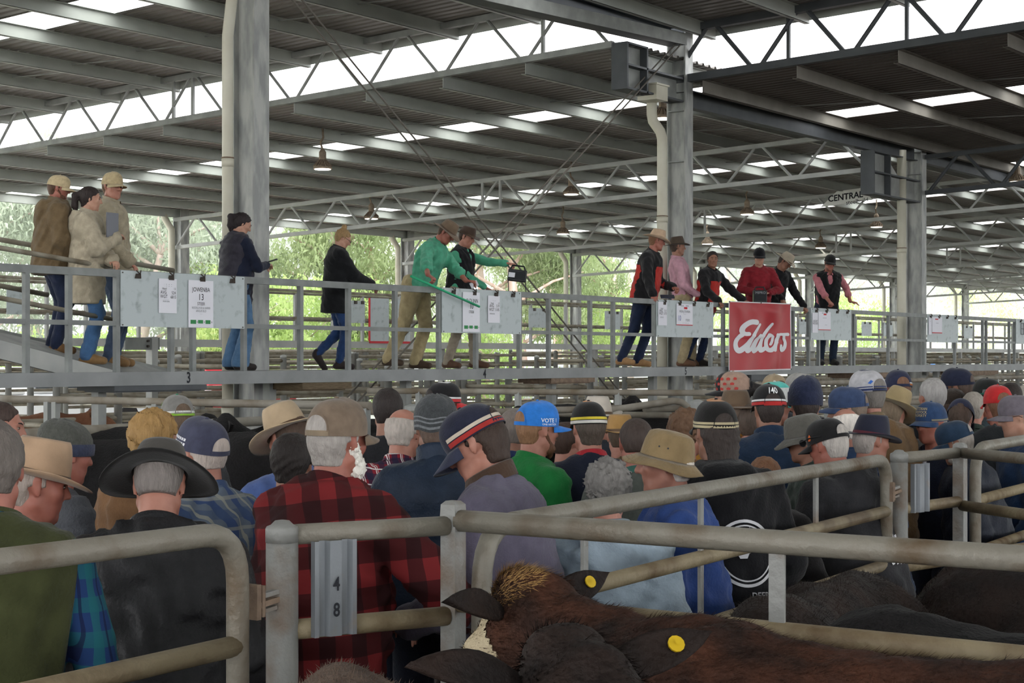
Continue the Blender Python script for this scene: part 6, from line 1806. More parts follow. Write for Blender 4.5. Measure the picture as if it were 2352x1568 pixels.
for sx in (-.11, .11):
    mb = MB(); mb.tube([tuple(c + ex * sx - ey * .05), tuple(c + ex * (sx + .02) - ey * .16 - VU * .05), tuple(c + ex * (sx + .03) - ey * .2 - VU * (.02 if sx < 0 else .14))], .006, 6); mb.build('strap', BLACKP, e)

# ------------------------------------------------------------------ the crowd, nearest rows first
BUFF = plaid('buffalo_check', '#742426', [('X', 0, .5, '#1c1214', .68), ('Z', 0, .5, '#180f11', .68)], .145, rot=.12)
TART = plaid('red_navy_tartan', '#7e1f2b', [('X', 0, .42, '#1d2138', .8), ('Z', 0, .42, '#1d2138', .75), ('X', .66, .07, '#d8d4d2', .9), ('Z', .66, .07, '#d8d4d2', .9), ('X', .8, .05, '#d8d4d2', .7)], .075)
BLUEP = plaid('blue_green_check', '#1e3560', [('X', 0, .4, '#1d5a60', .7), ('Z', 0, .45, '#1d5a60', .65), ('X', .6, .12, '#141a3a', .8)], .085)
GREYP = plaid('blue_grey_check', '#5c6674', [('X', 0, .38, '#2c426e', .8), ('Z', 0, .3, '#40516e', .6), ('X', .55, .1, '#8f8f86', .8), ('Z', .6, .12, '#8f8f86', .6)], .11)

C('man in olive fleece vest over a blue and green checked shirt', -22, 966, 4.42, -12, hair={'c': '#5c5550', 'style': 'short', 'v': .008}, skin='ruddy', top=[dict(n='shirt', m=BLUEP, sleeve=1, collar='fold', inf=-.004, fold=.003, slim=.88), jk('#3c4023', n='fleece_vest', sleeve=0, inf=.026, collar='stand', ch=.06, fold=.003, res=.0125)], legs=lg('#2b2d33'), girth=1.15, hpitch=14)
C('man in tan felt hat with a ruddy profile beside the olive vest', 80, 1002, 5.3, 62, hat=aku('#b5977b', bw=.072, curl=.02, h=.12, band='#6d5a4c', tilt=6), hair={'c': '#8c8078', 'style': 'crop'}, skin='ruddy', hpitch=10, top=[jk('#2f3038', collar='fold')])
C('man in grey knitted beanie and grey marled jumper', 152, 966, 6.7, 48, hat=dict(kind='beanie', c='#54554f', foldc='#3c4258', fold=.045, h=.15, slouch=.02, tilt=-8), hair={'c': '#8a8680', 'style': 'crop'}, skin='ruddy', hpitch=10, top=[jk('#4b4d52', n='jumper', inf=.01, collar='stand', ch=.03, bump=.5)])
C('dark haired man in profile at the left picture edge', 4, 922, 8.2, 84, hair={'c': '#3a2d28', 'style': 'short', 'v': .004}, skin='pink', hpitch=8, top=[jk('#2a2c33')])
C('person in grey cap with a green and white emblem', 407, 908, 9.3, -30, hat=cap('#85837f', bands=[(.0, .06, '#8ab83a', 0.3, 6.0), (.07, .13, '#d8d8d4', .3, 6.0)], button='#3f8a6a', logo=[(-1.25, .085, [(-.018, -.012), (-.006, -.014), (.012, .014), (.002, .016)], '#8ac83a'), (-1.25, .085, [(-.034, -.014), (-.028, -.014), (-.018, .010), (-.024, .010)], '#e8e8e8')]), hair={'c': '#5a4a3c', 'style': 'short'}, top=[jk('#4a4c50')])
C('person with blond curly hair and a rust brown coat', 357, 938, 7.3, 32, hair={'c': '#8f7044', 'style': 'curly', 'v': .02, 'nape': -.09}, skin='fair', glasses=True, top=[jk('#7b5a3d', n='coat', inf=.014, collar='fold', fold=.006)], girth=1.1, hpitch=6)
C('man in black broad felt hat and black oilskin jacket seen from behind', 366, 1014, 5.25, -4, hat=aku('#45423e', brimc='#242322', bw=.082, curl=-.035, dip=-.012, h=.1, band='#2b2a28', tilt=7, slope=.006), hair={'c': '#6f6864', 'style': 'crop', 'v': .002, 'nape': -.05}, skin='pink', hpitch=20, lean=12, top=[jk('#2a2a2c', n='oilskin_jacket', inf=.02, collar='fold', ch=.06, fold=.008, rough=.55, hem=-.25, sheen=0)], legs=lg('#20222a'), girth=1.25)
C('man in faded navy cap turned to the left, with a blue grey checked shirt', 462, 960, 6.3, -52, hat=cap('#44465a', logo=[(-1.2, .062 - .017 * j, [(-.034 + .012 * i, -.005), (-.025 + .012 * i, -.005), (-.023 + .012 * i, .005), (-.032 + .012 * i, .005)], '#d4d4da') for i in range(6) for j in range(3)], tilt=-14), hair={'c': '#a89c94', 'style': 'crop', 'nape': -.06}, skin='pink', hpitch=4, top=[dict(n='shirt', m=GREYP, collar='fold', ch=.055, inf=.012)], girth=1.1)
C('man in tan felt hat and blue shirt with his back turned', 665, 926, 7.2, -35, hat=aku('#b7a184', bw=.078, curl=.012, dip=.02, h=.12, band='#5c4636', tilt=12, cant=-10), hair={'c': '#4a3a30', 'style': 'crop'}, skin='pink', hpitch=14, top=[jk('#5c74ae', n='shirt', collar='fold', inf=.008)])
C('dark haired head between the blue shirt and the red checked jacket', 672, 988, 6.68, 8, hair={'c': '#231d1b', 'style': 'short', 'v': .012, 'nape': -.1}, skin='tan', top=[jk('#4a5a78')], hpitch=12)
C('bearded man in red and black checked jacket and taupe cap', 775, 922, 5.75, 34, hat=cap('#7d6c5c', L=.072, tilt=-2, strap='#8a7a66'), hair={'c': '#8d8782', 'style': 'short', 'v': .012, 'nape': -.085}, beard={'c': '#d9d3ca', 'v': .010, 'L': .05}, skin='ruddy', hpitch=4, lean=8, top=[dict(n='checked_jacket', m=BUFF, collar='fold', ch=.055, inf=.024, fold=.007, wl=.16, hem=-.3)], legs=lg('#2a2c35'), girth=1.24, hands={1: (.30, .36, 1.06), -1: (-.12, .3, 1.0)}, elbow={1: (.9, -.2, -.5), -1: (-.6, -.8, -.3)}, hs=1.02)
C('short dark haired man behind the red checked jacket', 891, 891, 9.4, 2, hair={'c': '#241d1b', 'style': 'short', 'v': .006}, skin='tan', top=[jk('#222226')])
C('balding grey fringed man in a red and navy tartan shirt', 928, 934, 8.3, 24, hair={'c': '#a39a92', 'style': 'fringe', 'v': .010, 'top': .06}, skin='pink', hpitch=12, top=[dict(n='shirt', m=TART, collar='fold', inf=.008)])
C('man in striped grey beanie and wet blue raincoat', 1000, 913, 7.3, -6, hat=dict(kind='beanie', c='#474a4c', fold=0, h=.155, bands=[(.08, .15, '#83878a'), (.24, .29, '#83878a'), (.36, .40, '#83878a')], tilt=-14, slouch=.02), hair={'c': '#5a4a40', 'style': 'crop'}, skin='tan', hpitch=10, top=[jk('#2a3648', n='raincoat', inf=.018, collar='stand', ch=.09, rough=.5, sheen=0, fold=.006)], girth=1.12)
C('person in black cap with red brim and white top', 1018, 880, 10.3, 52, hat=cap('#1d1b1e', brim='#d13b3e', bands=[(.02, .1, '#c8363a', .6, 5.6), (.11, .16, '#e6e6e6', .6, 5.6)], topc='#e6e6e6', top_e=.8), hair={'c': '#2a2220', 'style': 'short'}, top=[jk('#22242c')])
C('young man in navy striped cap and mauve fleece with brown collar looking down', 1098, 936, 6.05, -72, hat=cap('#24273a', brim='#363a4e', bands=[(.02, .10, '#a8332f', .95, 5.4), (.12, .19, '#cdbfae', .95, 5.4)], L=.082, drop=.03, tilt=8), hair={'c': '#33261f', 'style': 'short', 'v': .018, 'nape': -.09}, skin='pink', hpitch=26, hroll=4, lean=10, top=[jk('#625d6e', n='fleece', inf=.022, collar='fold', ch=.085, cc='#4a382c', hem=-.25, fold=.005)], legs=lg('#2b3040'), girth=1.18, hands={1: (.1, .32, 1.0), -1: (-.14, .34, 1.02)}, hs=1.04)
C('man with shaven grey hair behind the blue cap', 1180, 938, 8.85, 14, hair={'c': '#6d645e', 'style': 'crop', 'v': .002}, skin='tan', hpitch=10, top=[jk('#26375c', collar='fold')])
C('man in bright blue cap and green work shirt facing right', 1234, 922, 8.05, 56, hat=cap('#2f7fd8', text=[('VOTE 1', .026, 1.45, .05, '#dfe8f4', {'bold': True}), ('ONE NATION', .012, 1.45, .032, '#dfe8f4', {'bold': True})], logo=[(.1, .085, [(-.03, -.03), (.03, -.03), (.02, .0), (.026, .03), (-.02, .03)], '#e6eef6')], L=.082, drop=.012), hair={'c': '#7d5c42', 'style': 'short', 'v': .002}, beard={'c': '#5a3c2a', 'v': .002, 'L': .012}, skin='pink', hpitch=4, top=[jk('#1f7a3c', n='work_shirt', collar='fold', ch=.055, inf=.012)], girth=1.08, lean=4)
C('man in black cap with yellow and white stripes and a red collar', 1352, 922, 8.5, -14, hat=cap('#1f1d1c', open=False, topc='#c9803a', top_e=.9, bands=[(.02, .09, '#dcd8d0', .8, 5.4), (.11, .18, '#d8c440', .8, 5.4)]), hair={'c': '#4a4038', 'style': 'short', 'v': .014, 'nape': -.1}, skin='pink', top=[jk('#1d2233', n='jumper', collar='fold', cc='#b52a34', ch=.05, inf=.01)])
C('man in white felt hat behind the black and yellow cap', 1374, 909, 10.6, -20, hat=aku('#c9c0b4', bw=.07, h=.12), hair={'c': '#6a5a4c', 'style': 'crop'}, top=[jk('#3a3e48')])
C('person with dark wavy hair and a grey and yellow jacket by the blue cap', 1306, 962, 9.4, 60, hair={'c': '#3a2a22', 'style': 'short', 'v': .012}, top=[jk('#4c4c58', patch=[(lambda x, y, z: (abs(z - .38) < .03), cloth('hivis_yellow', '#d8c422'), 'yellow_band')])])
C('man with very short dark hair seen from behind in a green collar', 1460, 957, 7.8, -8, hair={'c': '#3b302b', 'style': 'crop', 'v': .003, 'nape': -.05}, skin='ruddy', hpitch=8, top=[jk('#5c615c', n='vest', collar='fold', cc='#3f6d62')], girth=1.08)
C('person in straw coloured hat behind the short dark haired man', 1424, 948, 10.0, 0, hat=aku('#b18a54', bw=.05, h=.11), hair={'c': '#4a3c30', 'style': 'crop'}, top=[jk('#6a5a3c')])
C('woman with curly grey hair in a pale blue raincoat', 1396, 1043, 6.35, 6, hair={'c': '#6d6a67', 'style': 'curly', 'v': .020, 'nape': -.1}, skin='pink', hpitch=10, top=[jk('#a3b4c1', n='raincoat', hood=True, inf=.018, rough=.45, sheen=0, fold=.006, hem=-.3)], girth=1.12, legs=lg('#2c3040'))
C('old man in khaki bucket hat and blue work shirt in left profile', 1530, 990, 6.7, -82, hat=dict(kind='bucket', c='#8f7a58', tilt=-17, holes=True, h=.1, bw=.058, drop=.04, k=.96, up=.008), hair={'c': '#b0a8a0', 'style': 'crop'}, skin='pink', hpitch=4, lean=8, top=[jk('#2d4680', n='work_shirt', collar='fold', inf=.02, fold=.006, hem=-.3)], girth=1.18, legs=lg('#2b3344'), hs=1.08, hands={1: (.12, .3, 1.0), -1: (-.12, .3, 1.0)})
C('person with wavy brown hair beside the gold striped cap', 1578, 934, 8.6, 30, hair={'c': '#5c4432', 'style': 'curly', 'v': .014}, skin='pink', top=[jk('#7a5228', n='jacket')])
def ring_pts(cx, cz, r0, r1, a0, a1, n=18, sx=1.0):
    V = []; F = []
    for i in range(n + 1):
        a = a0 + (a1 - a0) * i / n
        V += [(cx + r0 * sx * math.cos(a), cz + r0 * math.sin(a)), (cx + r1 * sx * math.cos(a), cz + r1 * math.sin(a))]
        if i: b = 2 * i; F.append((b - 2, b, b + 1, b - 1))
    return V, F
def txt2(s_, size, cx, cz, **k):
    V, F = text_np(s_, size, **k); return [(x + cx, y + cz) for x, y, _ in V], [tuple(f) for f in F]
WPRT = mat('print_white_back', '#c9c9cc', .8)
stag = [([(-.01, .2), (-.022, .25), (-.03, .3), (-.018, .255), (-.002, .215)], [(0, 1, 2, 3, 4)]), ([(.03, .2), (.05, .25), (.052, .31), (.06, .25), (.045, .2)], [(0, 1, 2, 3, 4)]), ([(-.01, .2), (.0, .18), (.03, .18), (.04, .2), (.015, .215)], [(0, 1, 2, 3, 4)])]
C('man in black cap with gold stripes and a black hoodie with a white emblem', 1643, 920, 7.15, -14, hat=cap('#1d1b1a', topc='#b97a3c', top_e=.82, bands=[(.02, .07, '#b9ac8a', .9, 5.3), (.09, .14, '#b9ac8a', .9, 5.3)], tilt=-6), hair={'c': '#2a211d', 'style': 'long', 'v': .008}, skin='tan', hpitch=6, top=[jk('#17171a', n='hoodie', hood=True, inf=.02, hem=-.25, back=[(*ring_pts(.03, .2, .12, .132, .4, 2.8), WPRT), (*ring_pts(.03, .2, .105, .111, .4, 2.8), WPRT), (*ring_pts(.03, .2, .12, .132, 3.6, 5.8), WPRT), (*ring_pts(.03, .2, .105, .111, 3.6, 5.8), WPRT), (*txt2('DEERS', .034, .09, .035, bold=True), WPRT)] + [(v, f, WPRT) for v, f in stag])], girth=1.25, legs=lg('#1d1f26'), lean=8)
C('person in brown brimmed hat and mustard shirt behind the gold striped cap', 1690, 897, 9.95, -5, hat=aku('#6d5a48', bw=.068, h=.1, curl=.012), hair={'c': '#6a5a4e', 'style': 'crop'}, top=[jk('#a8742e', n='shirt', collar='fold', ch=.05)])
C('woman in red spotted cap with black brim and dark ponytail', 1685, 857, 11.3, -78, hat=cap('#a58a7a', brim='#1d1c1e', front='#232226', open=True, strap='#2a2422', logo=[(-1.75 + .42 * i + .2 * (j % 2), .035 + .03 * j, [(-.010, -.007), (.008, -.008), (.012, .004), (0, .010), (-.011, .005)], '#a8362f') for i in range(5) for j in range(3)]), hair={'c': '#1d1918', 'style': 'pony'}, skin='fair', top=[jk('#1d1d20')])
C('man in black cap lettered 140 with red and white bands and a navy jacket', 1766, 885, 9.3, -4, hat=cap('#1c1b1d', strap='#b5302f', bands=[(.02, .10, '#b5302f', .95, 5.33), (.12, .17, '#dedede', .95, 5.33)], text=[('140', .046, math.pi, .1, '#e8e8e8', {'bold': True})]), hair={'c': '#2b2320', 'style': 'short', 'v': .002}, skin='tan', top=[jk('#22344c', collar='stand', ch=.07, inf=.014, fold=.005)], girth=1.2)
C('person in mauve grey jacket behind the navy jacket', 1722, 925, 9.9, 10, hat=None, hair={'c': '#4c4038', 'style': 'crop'}, top=[jk('#6a6876', inf=.01)])
C('person in tan cap deep behind the lane', 1779, 862, 13.0, -20, hat=cap('#a8957a'), hair={'c': '#5a4a3e', 'style': 'short'}, top=[jk('#33363d')])
C('person in turquoise and white cap', 1778, 879, 10.4, 62, hat=cap('#d9dcda', brim='#57c0b4', topc='#57c0b4', top_e=.5, L=.085), hair={'c': '#5a4a3e', 'style': 'short'}, top=[jk('#2d3038')])
C('person in grey white cap behind the navy beanie', 1838, 860, 12.0, -40, hat=cap('#9c9a96', bands=[(.02, .1, '#5f80b8', .5, 5.8)]), hair={'c': '#6a5a4c', 'style': 'short'}, top=[jk('#4c4e55')])
C('man in navy knitted beanie with a wide cuff', 1850, 875, 9.45, 4, hat=dict(kind='beanie', c='#252c45', fold=.075, h=.165, slouch=.012), hair={'c': '#2d2522', 'style': 'crop'}, skin='pink', top=[jk('#20242e', inf=.014)], hs=.98)
C('man in blue cap and glasses in left profile', 1948, 890, 9.9, -74, hat=cap('#3a4a6b', L=.08), hair={'c': '#6a5c50', 'style': 'short'}, skin='fair', glasses=True, top=[jk('#2b3040')])
C('man in white cap with a blue fish emblem and a brown oilskin coat', 1992, 857, 10.1, -28, hat=cap('#b9b8bc', bands=[(.02, .07, '#2f3a63', .6, 5.7), (.10, .13, '#2f3a63', .6, 5.7)], topc='#2f3558', top_e=.86, logo=[(-2.5, .07, [(-.015, -.005), (.0, -.01), (.016, .004), (.004, .012)], '#2f5fae')], strap='#33333c'), hair={'c': '#6a6560', 'style': 'short'}, skin='pink', top=[jk('#6d5334', n='oilskin_coat', collar='fold', ch=.06, inf=.024, rough=.6, fold=.006, cc='#7d6a4e')], girth=1.2, hs=1.05)
C('man in pale felt hat with a tall crown behind the brown coat', 2050, 887, 10.9, 30, hat=aku('#a8956f', bw=.085, curl=.02, h=.14, dent=1.3, band='#8d7a58', tilt=22, cant=14), hair={'c': '#7a6a58', 'style': 'crop'}, top=[jk('#4c4a48')])
C('man in grey canvas bucket hat and dark green oilskin', 1850, 951, 8.55, -72, hat=dict(kind='bucket', c='#62605a', h=.1, bw=.055, drop=.04), hair={'c': '#8a847e', 'style': 'crop'}, skin='tan', hpitch=12, top=[jk('#3a4640', n='oilskin', inf=.016, collar='fold', rough=.55, fold=.006)])
hood_print = [(*txt2('LUM', .05, .1, .36, bold=True), WPRT), (*txt2('CE', .045, .11, .31, bold=True), WPRT)]
C('man in black cap and charcoal hoodie leaning his sleeve on the gate', 1903, 960, 8.1, -40, hat=cap('#1b1a1b', tilt=4, shades=True, logo=[(-1.2, .055, [(-.012, -.014), (.004, -.016), (.012, .0), (.002, .016), (-.008, .006)], '#c8622a')]), hair={'c': '#9c9690', 'style': 'crop', 'v': .003}, skin='ruddy', hpitch=14, lean=20, top=[jk('#2f2f32', n='hoodie', hood=True, inf=.018, hem=-.2, fold=.007, back=hood_print + [([(-.02 + .03 * i + .012 * (j % 2), .2 - .03 * j), (0.0 + .03 * i + .012 * (j % 2), .205 - .03 * j), (.0 + .03 * i, .185 - .03 * j), (-.018 + .03 * i, .18 - .03 * j)], [(0, 1, 2, 3)], WPRT) for i in range(4) for j in range(5)])], girth=1.18, legs=lg('#26282e'), hands={-1: (.02, .36, 1.12), 1: (.2, .34, 1.1)}, elbow={-1: (-.8, -.2, -.5)})
C('white haired balding man in blue jacket behind the charcoal hoodie', 1941, 933, 9.3, -10, hair={'c': '#cfc8c0', 'style': 'fringe', 'v': .010, 'top': .07}, skin='pink', hpitch=16, top=[jk('#2c4466', inf=.012, collar='stand', ch=.05)])
C('man in navy felt hat with a maroon band in right profile', 2001, 949, 8.85, 66, hat=aku('#262838', bw=.062, curl=.014, h=.115, band='#5e2c36', tilt=4), hair={'c': '#9a928c', 'style': 'crop'}, skin='pink', hpitch=6, top=[jk('#27364e', inf=.016, collar='fold')], girth=1.12)
C('woman with gingery brown ponytail in a black top', 1757, 1038, 7.7, 10, hair={'c': '#6b4a34', 'style': 'pony', 'v': .012}, skin='fair', hpitch=8, top=[jk('#1e1c1d', n='top', inf=.006)], girth=.98)
C('man in navy cap with an orange stripe and grey jacket far back', 2063, 853, 12.2, -6, hat=cap('#2b2f48', bands=[(.04, .09, '#c8742f', 1.1, 2.6), (.1, .14, '#dedede', 1.1, 2.6)]), hair={'c': '#6a4c3a', 'style': 'crop'}, skin='ruddy', top=[jk('#55545f', inf=.012)], girth=1.15)
C('grey haired man in black jacket with a raised collar', 2141, 868, 11.6, -12, hair={'c': '#8f8c8a', 'style': 'short', 'v': .008}, skin='pink', top=[jk('#1d1e22', collar='stand', ch=.07, inf=.012)])
C('man in dark navy cap far back, turned to the left', 2199, 849, 12.3, -58, hat=cap('#20253a', L=.08), hair={'c': '#4a3c34', 'style': 'short'}, skin='tan', top=[jk('#2a3040')])
C('smiling man in blue lettered cap and navy jacket facing the camera', 2139, 922, 10.2, -118, hat=cap('#2c4468', open=False, front='#2d456a', bands=[(.02, .07, '#8d8672', .75, 5.5)], text=[('VICTORIAN', .021, .0, .098, '#a89a78', {'bold': True}), ('LIVESTOCK', .021, .0, .078, '#a89a78', {'bold': True}), ('PROPERTY', .021, .0, .058, '#a89a78', {'bold': True})], L=.07, drop=.02), hair={'c': '#8a827c', 'style': 'crop'}, skin='ruddy', hpitch=4, hyaw=-10, top=[jk('#c9ccd8', n='shirt', collar='fold', sleeve=.9, inf=-.004), jk('#232a3c', inf=.014, collar='fold', open=True)])
C('man in dark brown knitted cap', 2187, 887, 12.0, 0, hat=dict(kind='beanie', c='#3a312b', fold=0, h=.12), hair={'c': '#4a3c34', 'style': 'crop'}, skin='tan', top=[jk('#2b2d33')])
C('person in navy cap with white crown leaning away in a navy quilted jacket', 2206, 916, 11.2, 22, hat=cap('#242b48', topc='#d8d8dc', top_e=.68, open=False, tilt=18), hair={'c': '#4a3c34', 'style': 'short'}, hpitch=26, lean=24, top=[jk('#222a48', inf=.02, quilt=.09)], girth=1.1)
C('grey haired man with a large ear beside the red cap', 2236, 898, 11.8, 20, hair={'c': '#8f8880', 'style': 'short', 'v': .005}, skin='pink', top=[jk('#2e3a34', collar='fold')])
C('man in black cap with a white logo far back', 2268, 871, 11.9, -24, hat=cap('#1e201f', bands=[(.03, .08, '#2f6a5a', .8, 5.4)], text=[('/////', .03, -2.2, .05, '#d0d0d0', {})]), hair={'c': '#3a302a', 'style': 'short'}, skin='pink', top=[jk('#3a4a50', inf=.01)])
C('dark haired man behind the red cap', 2320, 878, 12.4, 4, hair={'c': '#2a2320', 'style': 'short', 'v': .008}, skin='tan', top=[jk('#2a2d34')])
C('man in bright red cap and dark vest with mint sleeves', 2292, 886, 11.0, -6, hat=cap('#c22c2e'), hair={'c': '#6a4a38', 'style': 'crop'}, skin='ruddy', top=[jk('#7fb59c', n='shirt', sleeve=1, inf=-.004, fold=.003, slim=.88), jk('#26292c', n='vest', sleeve=0, inf=.022)])
C('man in mauve grey cap and glasses at the right picture edge', 2336, 908, 10.2, -82, hat=cap('#6f6870', L=.078), hair={'c': '#8a827c', 'style': 'crop'}, skin='fair', glasses=True, hpitch=8, top=[jk('#22395a', inf=.02, collar='stand', ch=.06, fold=.006)], girth=1.2)
C('grey haired head at the very edge behind the mauve cap', 2352, 884, 12.7, 0, hair={'c': '#a09a92', 'style': 'short', 'v': .006}, top=[jk('#3a3d44')])
C('man in dark teal cap and black puffer jacket at the corner post', 2196, 963, 9.55, -70, hat=cap('#22364c', L=.085, tilt=4), hair={'c': '#8c857e', 'style': 'crop'}, beard={'c': '#8c857e', 'v': -.002}, skin='tan', hpitch=18, lean=12, top=[jk('#1f2430', n='puffer_jacket', inf=.03, quilt=.1, rough=.6, sheen=0, collar='stand', ch=.06)], girth=1.28, legs=lg('#1f2128'))
# ------------------------------------------------------------------ trees, hills and vehicles beyond the open side
BARK = mat('gum_bark', '#d0c0b4', .9, 0, '#b09c90', 3, .6, .3, 12, stretch=(3, 3, .6))
BARKR = mat('red_gum_bark', '#c79a88', .9, 0, '#e0d0c4', 2, .6, .3, 12, stretch=(3, 3, .5))
def leafm(name, c, c2):
    m = mat(name, c, .7, 0, c2, .6, .7, spec=.3)
    return m
LEAF = [leafm('gum_leaf_grey', '#98a48e', '#bcc5b0'), leafm('gum_leaf_green', '#87996a', '#b2bf8e'), leafm('shrub_leaf_lime', '#a2bc6c', '#c6d896'), leafm('gum_leaf_olive', '#a09e6c', '#c4bc88')]
for _m in LEAF:
    _nt = _m.node_tree; _b = _nt.nodes['Principled BSDF']; _tl = _nt.nodes.new('ShaderNodeBsdfTranslucent'); _mx = _nt.nodes.new('ShaderNodeMixShader'); _mx.inputs[0].default_value = .45
    _nt.links.new(_b.inputs['Base Color'].links[0].from_socket, _tl.inputs[0]); _nt.links.new(_b.outputs[0], _mx.inputs[1]); _nt.links.new(_tl.outputs[0], _mx.inputs[2]); _nt.links.new(_mx.outputs[0], _nt.nodes['Material Output'].inputs[0])
def leaves(cents, radii, n, L, wd, droop, seed):
    """drooping thin leaves round the cluster centres"""
    r = np.random.default_rng(seed)
    k = r.integers(0, len(cents), n)
    v = r.normal(size=(n, 3)); v /= np.linalg.norm(v, axis=1)[:, None]
    P = cents[k] + v * (radii[k] * r.uniform(.35, 1.0, n) ** .6)[:, None]
    d = r.normal(size=(n, 3)) * .6; d[:, 2] -= droop; d /= np.linalg.norm(d, axis=1)[:, None]
    s = np.cross(d, r.normal(size=(n, 3))); s /= np.linalg.norm(s, axis=1)[:, None]
    ln = (L * r.uniform(.6, 1.4, n))[:, None]; w = wd * r.uniform(.7, 1.3, n)[:, None]
    V = np.stack([P + s * w, P - s * w, P + d * ln], 1).reshape(-1, 3)
    F = np.arange(3 * n).reshape(-1, 3)
    return V, F
def tree(label, px, d, h, spread, mt, nleaf=5200, seed=1, bark=BARK, trunk_r=.28, lo=.35, L=.34, lean_=0.0, nb=9, name='gum_tree', cat='tree', group='trees beyond the open side'):
    x, y, _ = W((px - CX) / FPX * d, d)
    e = empty(name, (x, y, 0)); tag(e, label, cat, group)
    r = np.random.default_rng(seed)
    mb = MB()
    top = Vector((x + r.normal() * .6 + lean_, y + r.normal() * .6, h * .72))
    mid = Vector((x + r.normal() * .35, y + r.normal() * .35, h * .36))
    mb.tube([(x, y, -.05), tuple(mid), tuple(top)], [trunk_r, trunk_r * .75, trunk_r * .4], 9); mb.build('trunk', bark, e, True)
    cents = []; rad = []
    for i in range(nb):
        f = lo + (1 - lo) * (i + r.uniform(0, 1)) / nb
        b0 = (Vector((x, y, 0)).lerp(mid, f / .36) if f < .36 else mid.lerp(top, min(1, (f - .36) / .36)))
        an = r.uniform(0, 6.28); ln = spread * r.uniform(.5, 1.0) * (1.15 - abs(f - .6))
        tip = Vector((b0.x + math.cos(an) * ln, b0.y + math.sin(an) * ln, min(h * .97, h * f + ln * .45)))
        mb = MB(); mb.tube([tuple(b0), tuple(b0.lerp(tip, .55) + Vector((0, 0, .2))), tuple(tip)], [trunk_r * .32, trunk_r * .2, trunk_r * .08], 6); mb.build('branch', bark, e, True)
        for t in (.6, .85, 1.05):
            q = b0.lerp(tip, t); cents.append((q.x + r.normal() * .4, q.y + r.normal() * .4, q.z + r.normal() * .5)); rad.append(spread * r.uniform(.22, .4))
    V, F = leaves(np.array(cents) - np.array([x, y, 0]), np.array(rad), nleaf, L, .022 + L * .07, 1.0, seed + 3)
    o = mesh_np('foliage', V, F, mt, e); o['kind'] = 'stuff'
    return e
TL = [(-40, 62, 15, 4.2, 0, 'grey gum at the left picture edge beyond the ramp'), (90, 70, 17, 4.5, 0, 'pale grey gum behind the man in brown'), (330, 58, 13, 3.8, 0, 'airy grey gum between the tan caps and the tall column'), (470, 66, 15, 4.0, 0, 'grey gum just left of the tall column'),
      (690, 74, 17, 4.6, 0, 'pale gum right of the tall column'), (770, 52, 12, 3.0, 1, 'green gum behind the woman in black'), (895, 50, 13, 3.4, 1, 'red trunked gum behind the man in green'), (1110, 56, 13, 3.6, 1, 'green gum behind the crossing rods'), (1210, 50, 12, 3.2, 1, 'drooping gum behind the held out speaker'),
      (1265, 63, 14, 3.8, 1, 'green gum left of the third far column'), (1385, 52, 12.5, 3.4, 1, 'drooping green gum left of the red jacket man'), (1450, 66, 15, 4, 0, 'pale gum behind the red jacket man'), (1680, 72, 15, 4.4, 0, 'pale gum between the two red jackets'), (1775, 78, 15, 4.4, 0, 'pale gum behind the youth in red'),
      (1960, 74, 15, 4.4, 0, 'grey gum behind the vest man'), (2150, 82, 16, 4.6, 0, 'grey green gum past the last column'), (2270, 84, 15, 5.0, 3, 'olive gum near the picture edge'), (2345, 92, 17, 5.4, 3, 'yellowish gum at the picture edge')]
for i, (px, d, h, sp, k, lab) in enumerate(TL):
    d = dep(px, 40 + (d - 50) * .45)
    tree(lab, px, d, min(h, 1.0 + .115 * d), sp, LEAF[k], 13000, 40 + i, BARKR if k == 1 else BARK, .3 if k == 1 else .26, .22 if k == 1 else .3, .24)
SH = [(30, 47, 2.2, 'lime shrub under the ramp'), (250, 50, 2.6, 'lime shrub behind the wide notice board'), (480, 52, 2.4, 'lime shrub beside the tall column foot'), (640, 49, 4.2, 'tall lime shrub right of the tall column'), (700, 55, 3.4, 'lime shrub behind the booted woman'), (830, 54, 2.6, 'lime shrub beside the red edged board'),
      (1130, 56, 2.4, 'lime shrub under the crossing rods'), (1390, 58, 2.8, 'lime shrub by the red jacket man'), (1680, 64, 3.0, 'lime shrub beside the banner'), (1930, 70, 3.2, 'lime shrub beyond the vest man'), (2010, 72, 2.6, 'lime shrub left of the last column'), (2290, 78, 4.2, 'lime shrub near the picture edge')]
for i, (px, d, h, lab) in enumerate(SH):
    d = dep(px, 37.5 + (i * 1.7) % 5)
    h *= d / 55
    tree(lab, px, d, h, 1.5 + h * .25, LEAF[2], 5500, 140 + i, BARK, .07, .15, .2, name='shrub', cat='shrub', group='shrubs beyond the open side')
HILL = mat('misty_hill_bush', '#a3b09c', .95, 0, '#c3cbbc', .08, .7)  # mist whitening put into the hill's pale colours
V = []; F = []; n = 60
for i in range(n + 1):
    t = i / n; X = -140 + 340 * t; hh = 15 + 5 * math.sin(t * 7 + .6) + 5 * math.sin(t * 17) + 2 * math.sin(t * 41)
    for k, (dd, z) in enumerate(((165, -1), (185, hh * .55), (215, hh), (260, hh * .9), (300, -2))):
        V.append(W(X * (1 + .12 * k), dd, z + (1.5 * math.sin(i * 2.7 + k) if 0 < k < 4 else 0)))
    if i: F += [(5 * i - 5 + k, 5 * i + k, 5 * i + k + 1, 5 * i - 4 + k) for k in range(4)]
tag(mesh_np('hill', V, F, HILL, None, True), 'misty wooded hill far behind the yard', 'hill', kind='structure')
m = MB(); m.box(-150, 260, 58, 140, -.02, -.01)
tag(m.build('lawn', GRASSG), 'green paddock grass beyond the gravel', 'grass', kind='structure')
